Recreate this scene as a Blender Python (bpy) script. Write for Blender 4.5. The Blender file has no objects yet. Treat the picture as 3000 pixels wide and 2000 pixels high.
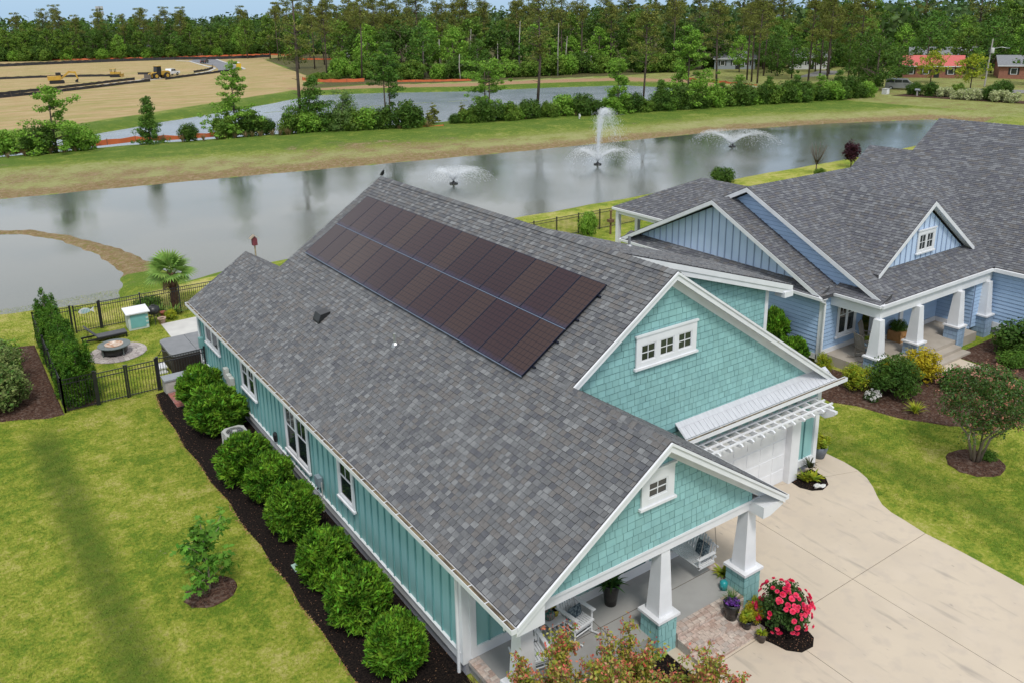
import bpy, math, random
import numpy as np
from mathutils import Vector, Matrix
R = math.radians
SC = bpy.context.scene
COL = SC.collection
rnd = random.Random(7)

# ---------------------------------------------------------------- camera
CAMP = np.array((-7.847, -12.322, 14.578))
def camera():
    yaw, pitch, roll = R(33.492), R(15.814), R(-1.118)
    f = Vector((math.sin(yaw)*math.cos(pitch), math.cos(yaw)*math.cos(pitch), -math.sin(pitch)))
    r = Vector((math.cos(yaw), -math.sin(yaw), 0)); u = r.cross(f)
    c, s = math.cos(roll), math.sin(roll)
    r2 = r*c + u*s; u2 = u*c - r*s
    cd = bpy.data.cameras.new('camera'); o = bpy.data.objects.new('camera', cd); COL.objects.link(o)
    m = Matrix(((r2.x, u2.x, -f.x, CAMP[0]), (r2.y, u2.y, -f.y, CAMP[1]), (r2.z, u2.z, -f.z, CAMP[2]), (0, 0, 0, 1)))
    o.matrix_world = m
    cd.sensor_width = 36; cd.lens = 29.563; cd.shift_x = .01918; cd.shift_y = -.08607
    cd.clip_start = .5; cd.clip_end = 6000
    SC.camera = o
camera()

# ---------------------------------------------------------------- world, sun, exposure
SUN_EL, SUN_AZ = 56, 206      # azimuth clockwise from +Y
def world():
    w = bpy.data.worlds.new('World'); SC.world = w; w.use_nodes = True
    N, L = w.node_tree.nodes, w.node_tree.links; N.clear()
    out = N.new('ShaderNodeOutputWorld'); bg = N.new('ShaderNodeBackground')
    sky = N.new('ShaderNodeTexSky'); sky.sky_type = 'NISHITA'; sky.sun_disc = False
    sky.sun_elevation = R(SUN_EL); sky.sun_rotation = R(SUN_AZ); sky.air_density = 1.0; sky.dust_density = .1; sky.ozone_density = 5.0
    # broken thin cloud: a white veil laid over the blue by direction
    tc = N.new('ShaderNodeTexCoord'); mp = N.new('ShaderNodeMapping'); mp.inputs['Scale'].default_value = (1, 1, 2.2)
    nz = N.new('ShaderNodeTexNoise'); nz.inputs['Scale'].default_value = 1.7; nz.inputs['Detail'].default_value = 6; nz.inputs['Roughness'].default_value = .55
    rp = N.new('ShaderNodeValToRGB'); rp.color_ramp.elements[0].position = .34; rp.color_ramp.elements[1].position = .56
    rp.color_ramp.elements[0].color = (.06, .06, .06, 1); rp.color_ramp.elements[1].color = (.9, .9, .9, 1)
    mx = N.new('ShaderNodeMix'); mx.data_type = 'RGBA'; mx.inputs['B'].default_value = (10.8, 11.0, 11.2, 1)
    L.new(tc.outputs['Generated'], mp.inputs['Vector']); L.new(mp.outputs[0], nz.inputs['Vector']); L.new(nz.outputs['Fac'], rp.inputs[0])
    sz = N.new('ShaderNodeSeparateXYZ'); L.new(tc.outputs['Generated'], sz.inputs[0]); el = N.new('ShaderNodeMapRange'); el.interpolation_type = 'SMOOTHSTEP'; el.inputs['From Min'].default_value = .0; el.inputs['From Max'].default_value = .22; el.inputs['To Min'].default_value = .0; L.new(sz.outputs[2], el.inputs['Value'])
    ml = N.new('ShaderNodeMath'); ml.operation = 'MULTIPLY_ADD'; L.new(el.outputs[0], ml.inputs[0]); ml.inputs[1].default_value = -.85; ml.inputs[2].default_value = .85; mm = N.new('ShaderNodeMath'); mm.operation = 'MAXIMUM'; mc = N.new('ShaderNodeMath'); mc.operation = 'MULTIPLY'; L.new(rp.outputs[0], mc.inputs[0]); L.new(el.outputs[0], mc.inputs[1]); L.new(ml.outputs[0], mm.inputs[0]); L.new(mc.outputs[0], mm.inputs[1]); L.new(mm.outputs[0], mx.inputs['Factor'])
    hz = N.new('ShaderNodeMix'); hz.data_type = 'RGBA'; hz.inputs['A'].default_value = (2.9, 4.7, 6.9, 1); hz.inputs['B'].default_value = (10.8, 11.0, 11.2, 1); L.new(el.outputs[0], hz.inputs['Factor']); L.new(hz.outputs['Result'], mx.inputs['B']); L.new(sky.outputs[0], mx.inputs['A']); L.new(mx.outputs['Result'], bg.inputs[0])
    bg.inputs[1].default_value = .078
    L.new(bg.outputs[0], out.inputs[0])
    sd = bpy.data.lights.new('sun', 'SUN'); sd.energy = 1.5; sd.angle = R(11); sd.color = (1, .96, .9)
    so = bpy.data.objects.new('sun', sd); COL.objects.link(so)
    az, el = R(SUN_AZ), R(SUN_EL)
    d = Vector((math.sin(az)*math.cos(el), math.cos(az)*math.cos(el), math.sin(el)))
    so.rotation_euler = d.to_track_quat('Z', 'Y').to_euler(); so.location = (0, 0, 60)
world()
SC.render.engine = 'CYCLES'
SC.view_settings.view_transform = 'Standard'; SC.view_settings.look = 'None'
SC.view_settings.exposure = 0.60; SC.view_settings.gamma = 1.0; SC.view_settings.use_curve_mapping = False
SC.cycles.max_bounces = 6; SC.cycles.transparent_max_bounces = 12

# ---------------------------------------------------------------- materials
MATS = {}
def lin(r, g, b):
    f = lambda c: (c/12.92 if c <= .04045 else ((c+.055)/1.055)**2.4)
    return (f(r/255), f(g/255), f(b/255), 1)
def M(name, c1, c2=None, rough=.6, vs=4, isl=0., bump=0., bs=60, metal=0., spec=.5, trans=0., stretch=None, lo=.35, hi=.65, ramp=None, c3=None, s3=.6, marks=None):
    """procedural material: two colours mixed by noise, a brightness change per piece, fine relief"""
    if name in MATS: return MATS[name]
    m = bpy.data.materials.new(name); m.use_nodes = True; MATS[name] = m
    N, L = m.node_tree.nodes, m.node_tree.links; N.clear()
    out = N.new('ShaderNodeOutputMaterial'); p = N.new('ShaderNodeBsdfPrincipled')
    p.inputs['Roughness'].default_value = rough; p.inputs['Metallic'].default_value = metal; p.inputs['Specular IOR Level'].default_value = spec
    geo = N.new('ShaderNodeNewGeometry'); pos = geo.outputs['Position']
    if stretch:
        mp = N.new('ShaderNodeMapping'); mp.inputs['Scale'].default_value = stretch; L.new(pos, mp.inputs['Vector']); pos = mp.outputs[0]
    c2 = c2 or c1
    if len(c1) == 3: c1 = (*c1, 1)
    if len(c2) == 3: c2 = (*c2, 1)
    nz = N.new('ShaderNodeTexNoise'); nz.inputs['Scale'].default_value = vs; nz.inputs['Detail'].default_value = 5; L.new(pos, nz.inputs['Vector'])
    rp = N.new('ShaderNodeMapRange'); rp.inputs['From Min'].default_value = lo; rp.inputs['From Max'].default_value = hi; L.new(nz.outputs['Fac'], rp.inputs['Value'])
    mx = N.new('ShaderNodeMix'); mx.data_type = 'RGBA'; mx.inputs['A'].default_value = c1; mx.inputs['B'].default_value = c2; L.new(rp.outputs[0], mx.inputs['Factor'])
    col = mx.outputs['Result']
    if c3:
        n3 = N.new('ShaderNodeTexNoise'); n3.inputs['Scale'].default_value = s3; n3.inputs['Detail'].default_value = 4; L.new(geo.outputs['Position'], n3.inputs['Vector'])
        r3 = N.new('ShaderNodeMapRange'); r3.inputs['From Min'].default_value = .5; r3.inputs['From Max'].default_value = .68; L.new(n3.outputs['Fac'], r3.inputs['Value'])
        m3 = N.new('ShaderNodeMix'); m3.data_type = 'RGBA'; m3.inputs['B'].default_value = (*c3[:3], 1); L.new(r3.outputs[0], m3.inputs['Factor']); L.new(col, m3.inputs['A']); col = m3.outputs['Result']
    if marks:      # worn streaks: colour, noise scale per axis, lower and upper threshold
        for mc_, ms_, l0, l1, amt in marks:
            mq = N.new('ShaderNodeMapping'); mq.inputs['Scale'].default_value = ms_; mq.inputs['Rotation'].default_value = (0, 0, R(4)); L.new(geo.outputs['Position'], mq.inputs['Vector']); nq = N.new('ShaderNodeTexNoise'); nq.inputs['Scale'].default_value = 1; nq.inputs['Detail'].default_value = 4; L.new(mq.outputs[0], nq.inputs['Vector'])
            rq = N.new('ShaderNodeMapRange'); rq.inputs['From Min'].default_value = l0; rq.inputs['From Max'].default_value = l1; rq.inputs['To Max'].default_value = amt; L.new(nq.outputs['Fac'], rq.inputs['Value']); m4 = N.new('ShaderNodeMix'); m4.data_type = 'RGBA'; m4.inputs['B'].default_value = (*mc_, 1); L.new(rq.outputs[0], m4.inputs['Factor']); L.new(col, m4.inputs['A']); col = m4.outputs['Result']
    if isl or ramp:
        oi = N.new('ShaderNodeObjectInfo'); ad = N.new('ShaderNodeMath'); ad.operation = 'ADD'
        L.new(oi.outputs['Random'], ad.inputs[0]); L.new(geo.outputs['Random Per Island'], ad.inputs[1])
        wn = N.new('ShaderNodeTexWhiteNoise'); wn.noise_dimensions = '1D'; L.new(ad.outputs[0], wn.inputs['W'])
        if ramp:
            cr = N.new('ShaderNodeValToRGB'); cr.color_ramp.interpolation = 'CONSTANT'
            e = cr.color_ramp.elements
            while len(e) < len(ramp): e.new(.5)
            for i, c in enumerate(ramp): e[i].position = i/len(ramp); e[i].color = (*c[:3], 1)
            L.new(wn.outputs['Value'], cr.inputs[0])
            mm = N.new('ShaderNodeMix'); mm.data_type = 'RGBA'; mm.blend_type = 'MULTIPLY'; mm.inputs['Factor'].default_value = 1
            L.new(cr.outputs[0], mm.inputs['A']); L.new(col, mm.inputs['B']); col = mm.outputs['Result']
        if isl:
            hs = N.new('ShaderNodeHueSaturation'); mr = N.new('ShaderNodeMapRange'); mr.inputs['To Min'].default_value = 1-isl; mr.inputs['To Max'].default_value = 1+isl
            L.new(wn.outputs['Value'], mr.inputs['Value']); L.new(mr.outputs[0], hs.inputs['Value']); L.new(col, hs.inputs['Color'])
            mh = N.new('ShaderNodeMapRange'); mh.inputs['To Min'].default_value = .5-isl*.05; mh.inputs['To Max'].default_value = .5+isl*.05
            L.new(wn.outputs['Color'], mh.inputs['Value']); L.new(mh.outputs[0], hs.inputs['Hue']); col = hs.outputs[0]
    L.new(col, p.inputs['Base Color'])
    if bump:
        b = N.new('ShaderNodeBump'); b.inputs['Strength'].default_value = bump; b.inputs['Distance'].default_value = .02
        nb = N.new('ShaderNodeTexNoise'); nb.inputs['Scale'].default_value = bs; nb.inputs['Detail'].default_value = 4; L.new(pos, nb.inputs['Vector'])
        L.new(nb.outputs['Fac'], b.inputs['Height']); L.new(b.outputs[0], p.inputs['Normal'])
    sh = p.outputs[0]
    if trans:
        t = N.new('ShaderNodeBsdfTranslucent'); L.new(col, t.inputs[0]); ms = N.new('ShaderNodeMixShader'); ms.inputs[0].default_value = trans
        L.new(sh, ms.inputs[1]); L.new(t.outputs[0], ms.inputs[2]); sh = ms.outputs[0]
    L.new(sh, out.inputs[0])
    return m
def leafmat(name, c1, c2, isl=.35, vs=1.2, trans=.28, rough=.55): return M(name, c1, c2, rough=.65, vs=vs, isl=isl, trans=trans, spec=.18)

# ---------------------------------------------------------------- mesh helpers
def wloc(o):
    v = Vector((0, 0, 0))
    while o: v += o.location; o = o.parent
    return v
def link(name, me, parent=None, loc=None):
    o = bpy.data.objects.new(name, me); COL.objects.link(o)
    if parent: o.parent = parent
    if loc is not None: o.location = loc
    return o
def tag(o, label=None, cat=None, group=None, kind=None):
    if label: o['label'] = label
    if cat: o['category'] = cat
    if group: o['group'] = group
    if kind: o['kind'] = kind
    return o
def thing(name, loc, label=None, cat=None, group=None): return tag(link(name, None, None, loc), label, cat, group)
def copy_tree(o, parent=None, **kw):
    c = o.copy(); COL.objects.link(c); c.parent = parent
    for ch in o.children: copy_tree(ch, c)
    return c
class MB:
    def __init__(s): s.v = []; s.f = []
    def poly(s, pts, flip=False):
        n = len(s.v); s.v += [tuple(p) for p in pts]; i = list(range(n, n+len(pts))); s.f.append(i[::-1] if flip else i); return s
    def hexa(s, p):   # 8 points: bottom 4 ccw, top 4 ccw
        n = len(s.v); s.v += [tuple(q) for q in p]
        for f in ((3, 2, 1, 0), (4, 5, 6, 7), (0, 1, 5, 4), (1, 2, 6, 5), (2, 3, 7, 6), (3, 0, 4, 7)): s.f.append([n+i for i in f])
        return s
    def box(s, x0, x1, y0, y1, z0, z1): return s.hexa([(x0, y0, z0), (x1, y0, z0), (x1, y1, z0), (x0, y1, z0), (x0, y0, z1), (x1, y0, z1), (x1, y1, z1), (x0, y1, z1)])
    def obox(s, O, u, v, n, u0, u1, v0, v1, n0, n1):
        O, u, v, n = (np.array(a, float) for a in (O, u, v, n))
        P = lambda a, b, c: O+u*a+v*b+n*c
        return s.hexa([P(u0, v0, n0), P(u1, v0, n0), P(u1, v1, n0), P(u0, v1, n0), P(u0, v0, n1), P(u1, v0, n1), P(u1, v1, n1), P(u0, v1, n1)])
    def prism(s, pts, d):
        pts = [np.array(p, float) for p in pts]; d = np.array(d, float); k = len(pts); n = len(s.v)
        s.v += [tuple(p) for p in pts]+[tuple(p+d) for p in pts]
        s.f.append(list(range(n, n+k))[::-1]); s.f.append(list(range(n+k, n+2*k)))
        for i in range(k): j = (i+1) % k; s.f.append([n+i, n+j, n+k+j, n+k+i])
        return s
    def tube(s, path, rad, n=8, cap=True):
        path = [np.array(p, float) for p in path]
        if not hasattr(rad, '__len__'): rad = [rad]*len(path)
        b = len(s.v)
        for i, p in enumerate(path):
            t = path[min(i+1, len(path)-1)]-path[max(i-1, 0)]; t = t/(np.linalg.norm(t)+1e-9)
            a = np.cross(t, (0, 0, 1) if abs(t[2]) < .95 else (1, 0, 0)); a /= np.linalg.norm(a); c = np.cross(t, a)
            for k in range(n):
                an = 2*math.pi*k/n; s.v.append(tuple(p+rad[i]*(math.cos(an)*a+math.sin(an)*c)))
        for i in range(len(path)-1):
            for k in range(n):
                q = (k+1) % n; s.f.append([b+i*n+k, b+(i+1)*n+k, b+(i+1)*n+q, b+i*n+q])
        if cap: s.f.append([b+k for k in range(n)]); s.f.append([b+(len(path)-1)*n+k for k in range(n)][::-1])
        return s
    def lathe(s, c, prof, n=16, sx=1, sy=1):   # prof: (radius, z)
        b = len(s.v)
        for r, z in prof:
            for k in range(n):
                an = 2*math.pi*k/n; s.v.append((c[0]+r*sx*math.cos(an), c[1]+r*sy*math.sin(an), c[2]+z))
        for i in range(len(prof)-1):
            for k in range(n):
                q = (k+1) % n; s.f.append([b+i*n+k, b+i*n+q, b+(i+1)*n+q, b+(i+1)*n+k])
        s.f.append([b+k for k in range(n)][::-1]); s.f.append([b+(len(prof)-1)*n+k for k in range(n)])
        return s
    def build(s, name, mat, parent=None, smooth=False, loc=None):
        me = bpy.data.meshes.new(name); off = wloc(parent) if parent else Vector(loc or (0, 0, 0))
        me.from_pydata([(a-off.x, b-off.y, c-off.z) for a, b, c in s.v], [], s.f); me.update()
        if mat: me.materials.append(mat)
        if smooth: me.polygons.foreach_set('use_smooth', [True]*len(me.polygons))
        return link(name, me, parent, None if parent else off)
def npmesh(name, V, F, mat, smooth=False):
    me = bpy.data.meshes.new(name); V = np.ascontiguousarray(V, np.float32); F = np.ascontiguousarray(F, np.int32); k = F.shape[1]
    me.vertices.add(len(V)); me.vertices.foreach_set('co', V.ravel())
    me.loops.add(F.size); me.loops.foreach_set('vertex_index', F.ravel())
    me.polygons.add(len(F)); me.polygons.foreach_set('loop_start', np.arange(0, F.size, k, dtype=np.int32)); me.polygons.foreach_set('loop_total', np.full(len(F), k, np.int32))
    if smooth: me.polygons.foreach_set('use_smooth', np.ones(len(F), bool))
    me.update(calc_edges=True); me.validate()
    if mat: me.materials.append(mat)
    return me
# ---- small alike pieces: the 300 nearest are objects that share one mesh, the rest one joined part
UNIT = {}
def unit(kind, mat, edge=None):
    k = (kind, mat.name, edge and edge.name)
    if k in UNIT: return UNIT[k]
    me = bpy.data.meshes.new('piece')
    t0, t1 = {'wedge': (1, .25), 'box': (1, 1)}[kind]
    v = [(-.5, -.5, 0), (.5, -.5, 0), (.5, .5, 0), (-.5, .5, 0), (-.5, -.5, t0), (.5, -.5, t0), (.5, .5, t1), (-.5, .5, t1)]
    me.from_pydata(v, [], [(4, 5, 6, 7), (0, 1, 5, 4), (1, 2, 6, 5), (2, 3, 7, 6), (3, 0, 4, 7)]); me.update(); me.materials.append(mat)
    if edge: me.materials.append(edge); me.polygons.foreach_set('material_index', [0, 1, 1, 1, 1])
    UNIT[k] = me; return me
def clip(poly, hp):      # convex clip of a uv polygon by half planes (a,b,c): a*u+b*v<=c
    for a, b, c in hp:
        out = []
        for i in range(len(poly)):
            p, q = poly[i], poly[(i+1) % len(poly)]; dp = a*p[0]+b*p[1]-c; dq = a*q[0]+b*q[1]-c
            if dp <= 0: out.append(p)
            if dp*dq < 0: t = dp/(dp-dq); out.append((p[0]+t*(q[0]-p[0]), p[1]+t*(q[1]-p[1])))
        poly = out
        if len(poly) < 3: return []
    return poly
def halfplanes(poly):    # ccw uv polygon
    hp = []
    for i in range(len(poly)):
        (x0, y0), (x1, y1) = poly[i], poly[(i+1) % len(poly)]
        a, b = (y1-y0), -(x1-x0); hp.append((a, b, a*x0+b*y0))
    return hp
class Pieces:
    """gathers shingles, shakes, boards, bricks of one thing"""
    def __init__(s, name, mat, kind='wedge', edge=None): s.name, s.mat, s.kind, s.reg, s.cut, s.edge = name, mat, kind, [], [], edge  # edge: dark side faces that draw the shadow lines between courses in colour
    def add(s, O, u, v, n, uc, vc, w, h, t):
        s.reg.append((O+u*uc+v*vc, u, v, n, w, h, t))
    def cutpoly(s, O, u, v, n, poly, v0, h, t):
        lo = [O+u*a+v*b for a, b in poly]
        k = (.75 if s.kind == 'wedge' else 0)
        hi = [O+u*a+v*b+n*t*(1-k*min(max((b-v0)/h, 0), 1)) for a, b in poly]
        s.cut.append((lo, hi))
    def plane(s, O, u, v, poly, expo, w0, w1, t, seed=1, gap=.004, lift=0., hgap=0., drop=.003):
        O, u, v = (np.array(a, float) for a in (O, u, v)); n = np.cross(u, v); O = O+n*lift; rg = random.Random(seed)
        hp = halfplanes(poly); us = [p[0] for p in poly]; vs = [p[1] for p in poly]
        j = 0; vv = min(vs)
        while vv < max(vs)-1e-6:
            row = clip([(min(us)-1, vv), (max(us)+1, vv), (max(us)+1, vv+expo), (min(us)-1, vv+expo)], hp)
            if row:
                a0, a1 = min(p[0] for p in row), max(p[0] for p in row); x = a0-rg.random()*w0
                while x < a1:
                    w = rg.uniform(w0, w1); x0, x1 = x+gap/2, x+w-gap/2; x += w
                    tt = t*rg.choice((.8, 1, 1.15)) if s.kind == 'wedge' else t
                    dr = rg.uniform(-drop, drop) if s.kind == 'wedge' else 0
                    q = [(x0, vv+dr+hgap/2), (x1, vv+dr+hgap/2), (x1, vv+expo+.012-hgap), (x0, vv+expo+.012-hgap)]
                    if all(a*p[0]+b*p[1] <= c+1e-6 for a, b, c in hp for p in q): s.add(O, u, v, n, (x0+x1)/2, (q[0][1]+q[2][1])/2, x1-x0, q[2][1]-q[0][1], tt)
                    else:
                        cp = clip(q, hp)
                        if len(cp) > 2 and (max(p[0] for p in cp)-min(p[0] for p in cp)) > .01: s.cutpoly(O, u, v, n, cp, vv, expo, tt)
            vv += expo; j += 1
    def finish(s, parent, limit=300, stuff_name=None):
        off = np.array(wloc(parent)); s.reg.sort(key=lambda r: float(np.sum((r[0]-CAMP)**2)))
        me = unit(s.kind, s.mat, s.edge); V = []; F = []; I = []
        for i, (c, u, v, n, w, h, t) in enumerate(s.reg):
            if i < limit:
                o = link(s.name, me, parent); cc = c-off
                o.matrix_basis = Matrix(((u[0]*w, v[0]*h, n[0]*t, cc[0]), (u[1]*w, v[1]*h, n[1]*t, cc[1]), (u[2]*w, v[2]*h, n[2]*t, cc[2]), (0, 0, 0, 1)))
            else:
                b = len(V); t1 = t*(.25 if s.kind == 'wedge' else 1)
                for a, e, d in ((-.5, -.5, 0), (.5, -.5, 0), (.5, .5, 0), (-.5, .5, 0), (-.5, -.5, t), (.5, -.5, t), (.5, .5, t1), (-.5, .5, t1)): V.append(tuple(c-off+u*a*w+v*e*h+n*d))
                F += [(b+4, b+5, b+6, b+7), (b, b+1, b+5, b+4), (b+1, b+2, b+6, b+5), (b+2, b+3, b+7, b+6), (b+3, b, b+4, b+7)]; I += [0, 1, 1, 1, 1]
        for lo, hi in s.cut:
            b = len(V); k = len(lo); V += [tuple(p-off) for p in lo]+[tuple(p-off) for p in hi]
            F.append(tuple(range(b+k, b+2*k))); I += [0]+[1]*k
            for i in range(k): j = (i+1) % k; F.append((b+i, b+j, b+k+j, b+k+i))
        if V:
            m2 = bpy.data.meshes.new(s.name); m2.from_pydata(V, [], F); m2.update(); m2.materials.append(s.mat)
            if s.edge: m2.materials.append(s.edge); m2.polygons.foreach_set('material_index', I)
            tag(link(stuff_name or s.name+'s', m2, parent), kind='stuff')
# ---------------------------------------------------------------- palette
SH = [(0.107, 0.11, 0.116), (0.13, 0.133, 0.137), (0.15, 0.154, 0.159), (0.134, 0.127, 0.123), (0.141, 0.135, 0.131), (0.191, 0.196, 0.199), (0.091, 0.094, 0.104), (0.141, 0.144, 0.149), (0.121, 0.123, 0.127)]
m_shingle = M('asphalt_shingle', (1, 1, 1), (.84, .84, .85), rough=.9, vs=9, ramp=SH, bump=.25, bs=220, stretch=(1, 1, 1))
m_shingleB = M('asphalt_shingle_slate', (1, 1, 1), (.78, .78, .8), rough=.9, vs=9, bump=.2, bs=200, ramp=[(.098,.102,.115), (.127,.13,.14), (.15,.155,.166), (.125,.12,.118), (.115,.118,.128), (.175,.181,.19), (.098,.10,.117)])
m_deck = M('roof_underlay', (.05, .05, .055), (.07, .07, .075), rough=.95)
m_shedge = M('shingle_cut_edge', (.035, .036, .042), (.05, .05, .056), rough=.95)  # dark asphalt edge, its colour also painting the course shadow lines
m_white = M('white_trim_paint', (.72, .73, .75), (.66, .67, .69), rough=.45, vs=2, bump=.03, bs=90)
m_white2 = M('white_trim_weathered', (.62, .63, .64), (.52, .53, .53), rough=.55, vs=3)
m_teal = M('teal_board_siding', (.255, .475, .465), (.23, .44, .435), rough=.55, vs=1.2, bump=.06, bs=40, stretch=(6, 6, .6))
m_tealshake = M('teal_shake_siding', (.245, .46, .455), (.215, .415, .415), rough=.6, vs=3, isl=.08, bump=.06, bs=40)
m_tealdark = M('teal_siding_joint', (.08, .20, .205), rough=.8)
m_tealbat = M('teal_batten', (.15, .34, .34), (.13, .31, .31), rough=.6)  # teal darkened so the battens carry the shade lines in their colour
m_blue = M('blue_lap_siding', (.35, .49, .68), (.32, .455, .64), rough=.55, vs=2, isl=.04, bump=.05, bs=40)
m_bluebb = M('blue_board_siding', (.50, .62, .80), (.46, .58, .76), rough=.55, vs=1.5)
m_blueshake = M('blue_shake_siding', (.27, .37, .49), (.235, .33, .445), rough=.6, vs=3, isl=.12)
m_bluedark = M('blue_siding_joint', (.14, .19, .29), rough=.8)
m_stucco = M('gray_stucco', (.33, .33, .355), (.25, .25, .275), rough=.95, vs=60, bump=.5, bs=70)
m_glass = M('window_glass', (.012, .018, .02), (.03, .04, .04), rough=.06, vs=.7, spec=.8)
m_dark = M('black_metal', (.012, .013, .014), (.02, .02, .022), rough=.4, spec=.5)
m_gutterdirt = M('gutter_debris', (.20, .16, .09), (.07, .055, .035), rough=.95, vs=7, bump=.4, bs=30, stretch=(4, .5, 1), lo=.42, hi=.58)
m_concrete = M('driveway_concrete', (.53, .45, .35), (.495, .42, .33), rough=.85, vs=.7, bump=.12, bs=130, c3=(.475, .405, .325), s3=2.6, marks=[((.30, .265, .225), (3.2, .55, 1), .60, .74, .7), ((.27, .24, .205), (7, 2.2, 1), .68, .76, .8), ((.58, .50, .41), (.5, .5, 1), .55, .75, .5)])
m_concretegray = M('porch_concrete', (.34, .335, .32), (.27, .265, .255), rough=.8, vs=1.1, bump=.08, bs=110)
m_concretewhite = M('patio_slab_concrete', (.55, .54, .51), (.47, .46, .44), rough=.8, vs=1.3)
m_joint = M('joint_filler', (.13, .105, .08), (.09, .075, .06), rough=.95)
m_brick = M('tumbled_pink_brick', (1, .97, .95), (.72, .70, .68), rough=.9, vs=14, ramp=[(.50,.40,.345), (.56,.47,.41), (.44,.335,.285), (.60,.53,.47), (.52,.42,.37), (.48,.42,.38)], bump=.3, bs=60)
m_mortar = M('pale_mortar', (.40, .37, .33), (.33, .30, .27), rough=.95, vs=20)
m_redbrick = M('red_paver_brick', (1, 1, 1), (.8, .8, .8), rough=.9, vs=14, ramp=[(.30,.10,.075), (.36,.13,.10), (.26,.085,.07), (.33,.14,.12)], bump=.2)
m_paver = M('gray_paver', (1, 1, 1), (.8, .8, .8), rough=.9, vs=14, ramp=[(.38,.34,.32), (.45,.41,.38), (.32,.28,.27), (.42,.37,.35)], bump=.2)
m_mulch = M('black_mulch', (.007, .006, .006), (.022, .016, .013), rough=.98, spec=.05, vs=22, bump=.9, bs=35, lo=.4, hi=.62)
m_mulchbrown = M('brown_mulch', (.10, .055, .038), (.035, .02, .016), rough=.98, spec=.05, vs=16, bump=.9, bs=35, c3=(.14, .10, .08), s3=9)
m_trunk = M('gray_brown_bark', (.14, .105, .08), (.075, .055, .042), rough=.95, vs=6, bump=.5, bs=14, stretch=(1, 1, .3))
m_pinebark = M('pine_bark', (.12, .085, .065), (.065, .05, .04), rough=.95, vs=3, stretch=(1, 1, .35))
m_palebark = M('pale_bark', (.34, .28, .21), (.24, .19, .14), rough=.9, vs=5)
m_snag = M('bleached_dead_wood', (.40, .375, .345), (.24, .215, .19), rough=.95, vs=1.2, stretch=(1, 1, .25))
L_ = leafmat
m_lshrub = L_('glossy_shrub_leaf', (.035, .105, .006), (.155, .31, .022), isl=.6, vs=2.5, trans=.15)
m_lvar = L_('variegated_shrub_leaf', (.06, .14, .018), (.25, .29, .10), isl=.5, vs=4)
m_larb = L_('arborvitae_spray', (.04, .115, .010), (.11, .225, .018), isl=.45, vs=2)
m_loak = L_('dark_broadleaf', (.045, .10, .015), (.09, .165, .022), isl=.4, vs=.6)
m_lbright = L_('bright_spring_leaf', (.15, .30, .03), (.22, .38, .05), isl=.35, vs=.7)
m_lmid = L_('mid_green_leaf', (.085, .165, .02), (.17, .265, .036), isl=.4, vs=.5)
m_lpine = L_('pine_needles', (.11, .14, .024), (.19, .20, .04), isl=.4, vs=.5, trans=.15)
m_lcyp = L_('cypress_leaf', (.06, .14, .02), (.12, .23, .03), isl=.4, vs=.8)
m_lyellow = L_('golden_shrub_leaf', (.50, .37, .015), (.38, .34, .02), isl=.3, vs=3)
m_lyg = L_('yellow_green_leaf', (.18, .29, .025), (.40, .39, .025), isl=.4, vs=5)
m_lmaple = L_('lobed_tree_leaf', (.085, .215, .022), (.15, .315, .038), isl=.35, vs=4)
m_lred = M('red_tipped_leaf', (1, 1, 1), (.7, .7, .7), rough=.45, vs=7, ramp=[(.40,.38,.04), (.46,.40,.06), (.30,.36,.04), (.26,.34,.035), (.50,.36,.07), (.58,.24,.14), (.42,.40,.07), (.24,.32,.04), (.52,.42,.12), (.33,.37,.04), (.22,.30,.04)], trans=.25)
m_lcrape = M('crape_myrtle_leaf', (1, 1, 1), (.7, .7, .7), rough=.6, vs=4, ramp=[(.045,.11,.012), (.065,.145,.016), (.05,.125,.014), (.28,.12,.07), (.06,.12,.016), (.075,.155,.016), (.055,.13,.012)], trans=.2)
m_lpurple = L_('purple_leaf', (.035, .012, .018), (.07, .02, .03), isl=.4, vs=3)
m_rose = L_('rose_petal', (.72, .02, .10), (.85, .10, .20), isl=.25, vs=9, trans=.15)
m_roseleaf = L_('rose_leaf', (.04, .09, .022), (.065, .125, .028), isl=.4, vs=6)
m_whiteflower = L_('white_petal', (.72, .70, .68), (.8, .78, .76), isl=.1)
m_creamflower = L_('cream_blossom', (.50, .50, .30), (.35, .42, .16), isl=.3, vs=3)
m_purpleflower = L_('purple_petal', (.16, .05, .33), (.24, .08, .42), isl=.2)
m_drygrass = L_('dry_reed', (.30, .22, .12), (.22, .17, .07), isl=.3, vs=1)
m_palm = L_('palm_frond', (.15, .28, .05), (.24, .36, .085), isl=.25, vs=3)
m_palmdead = L_('dry_palm_frond', (.28, .19, .09), (.20, .14, .06), isl=.2)
m_palmtrunk = M('palm_trunk_boot', (.19, .10, .065), (.10, .05, .035), rough=.95, vs=9, isl=.3)
m_fern = L_('fern_frond', (.045, .125, .025), (.075, .175, .035), isl=.35)

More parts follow.
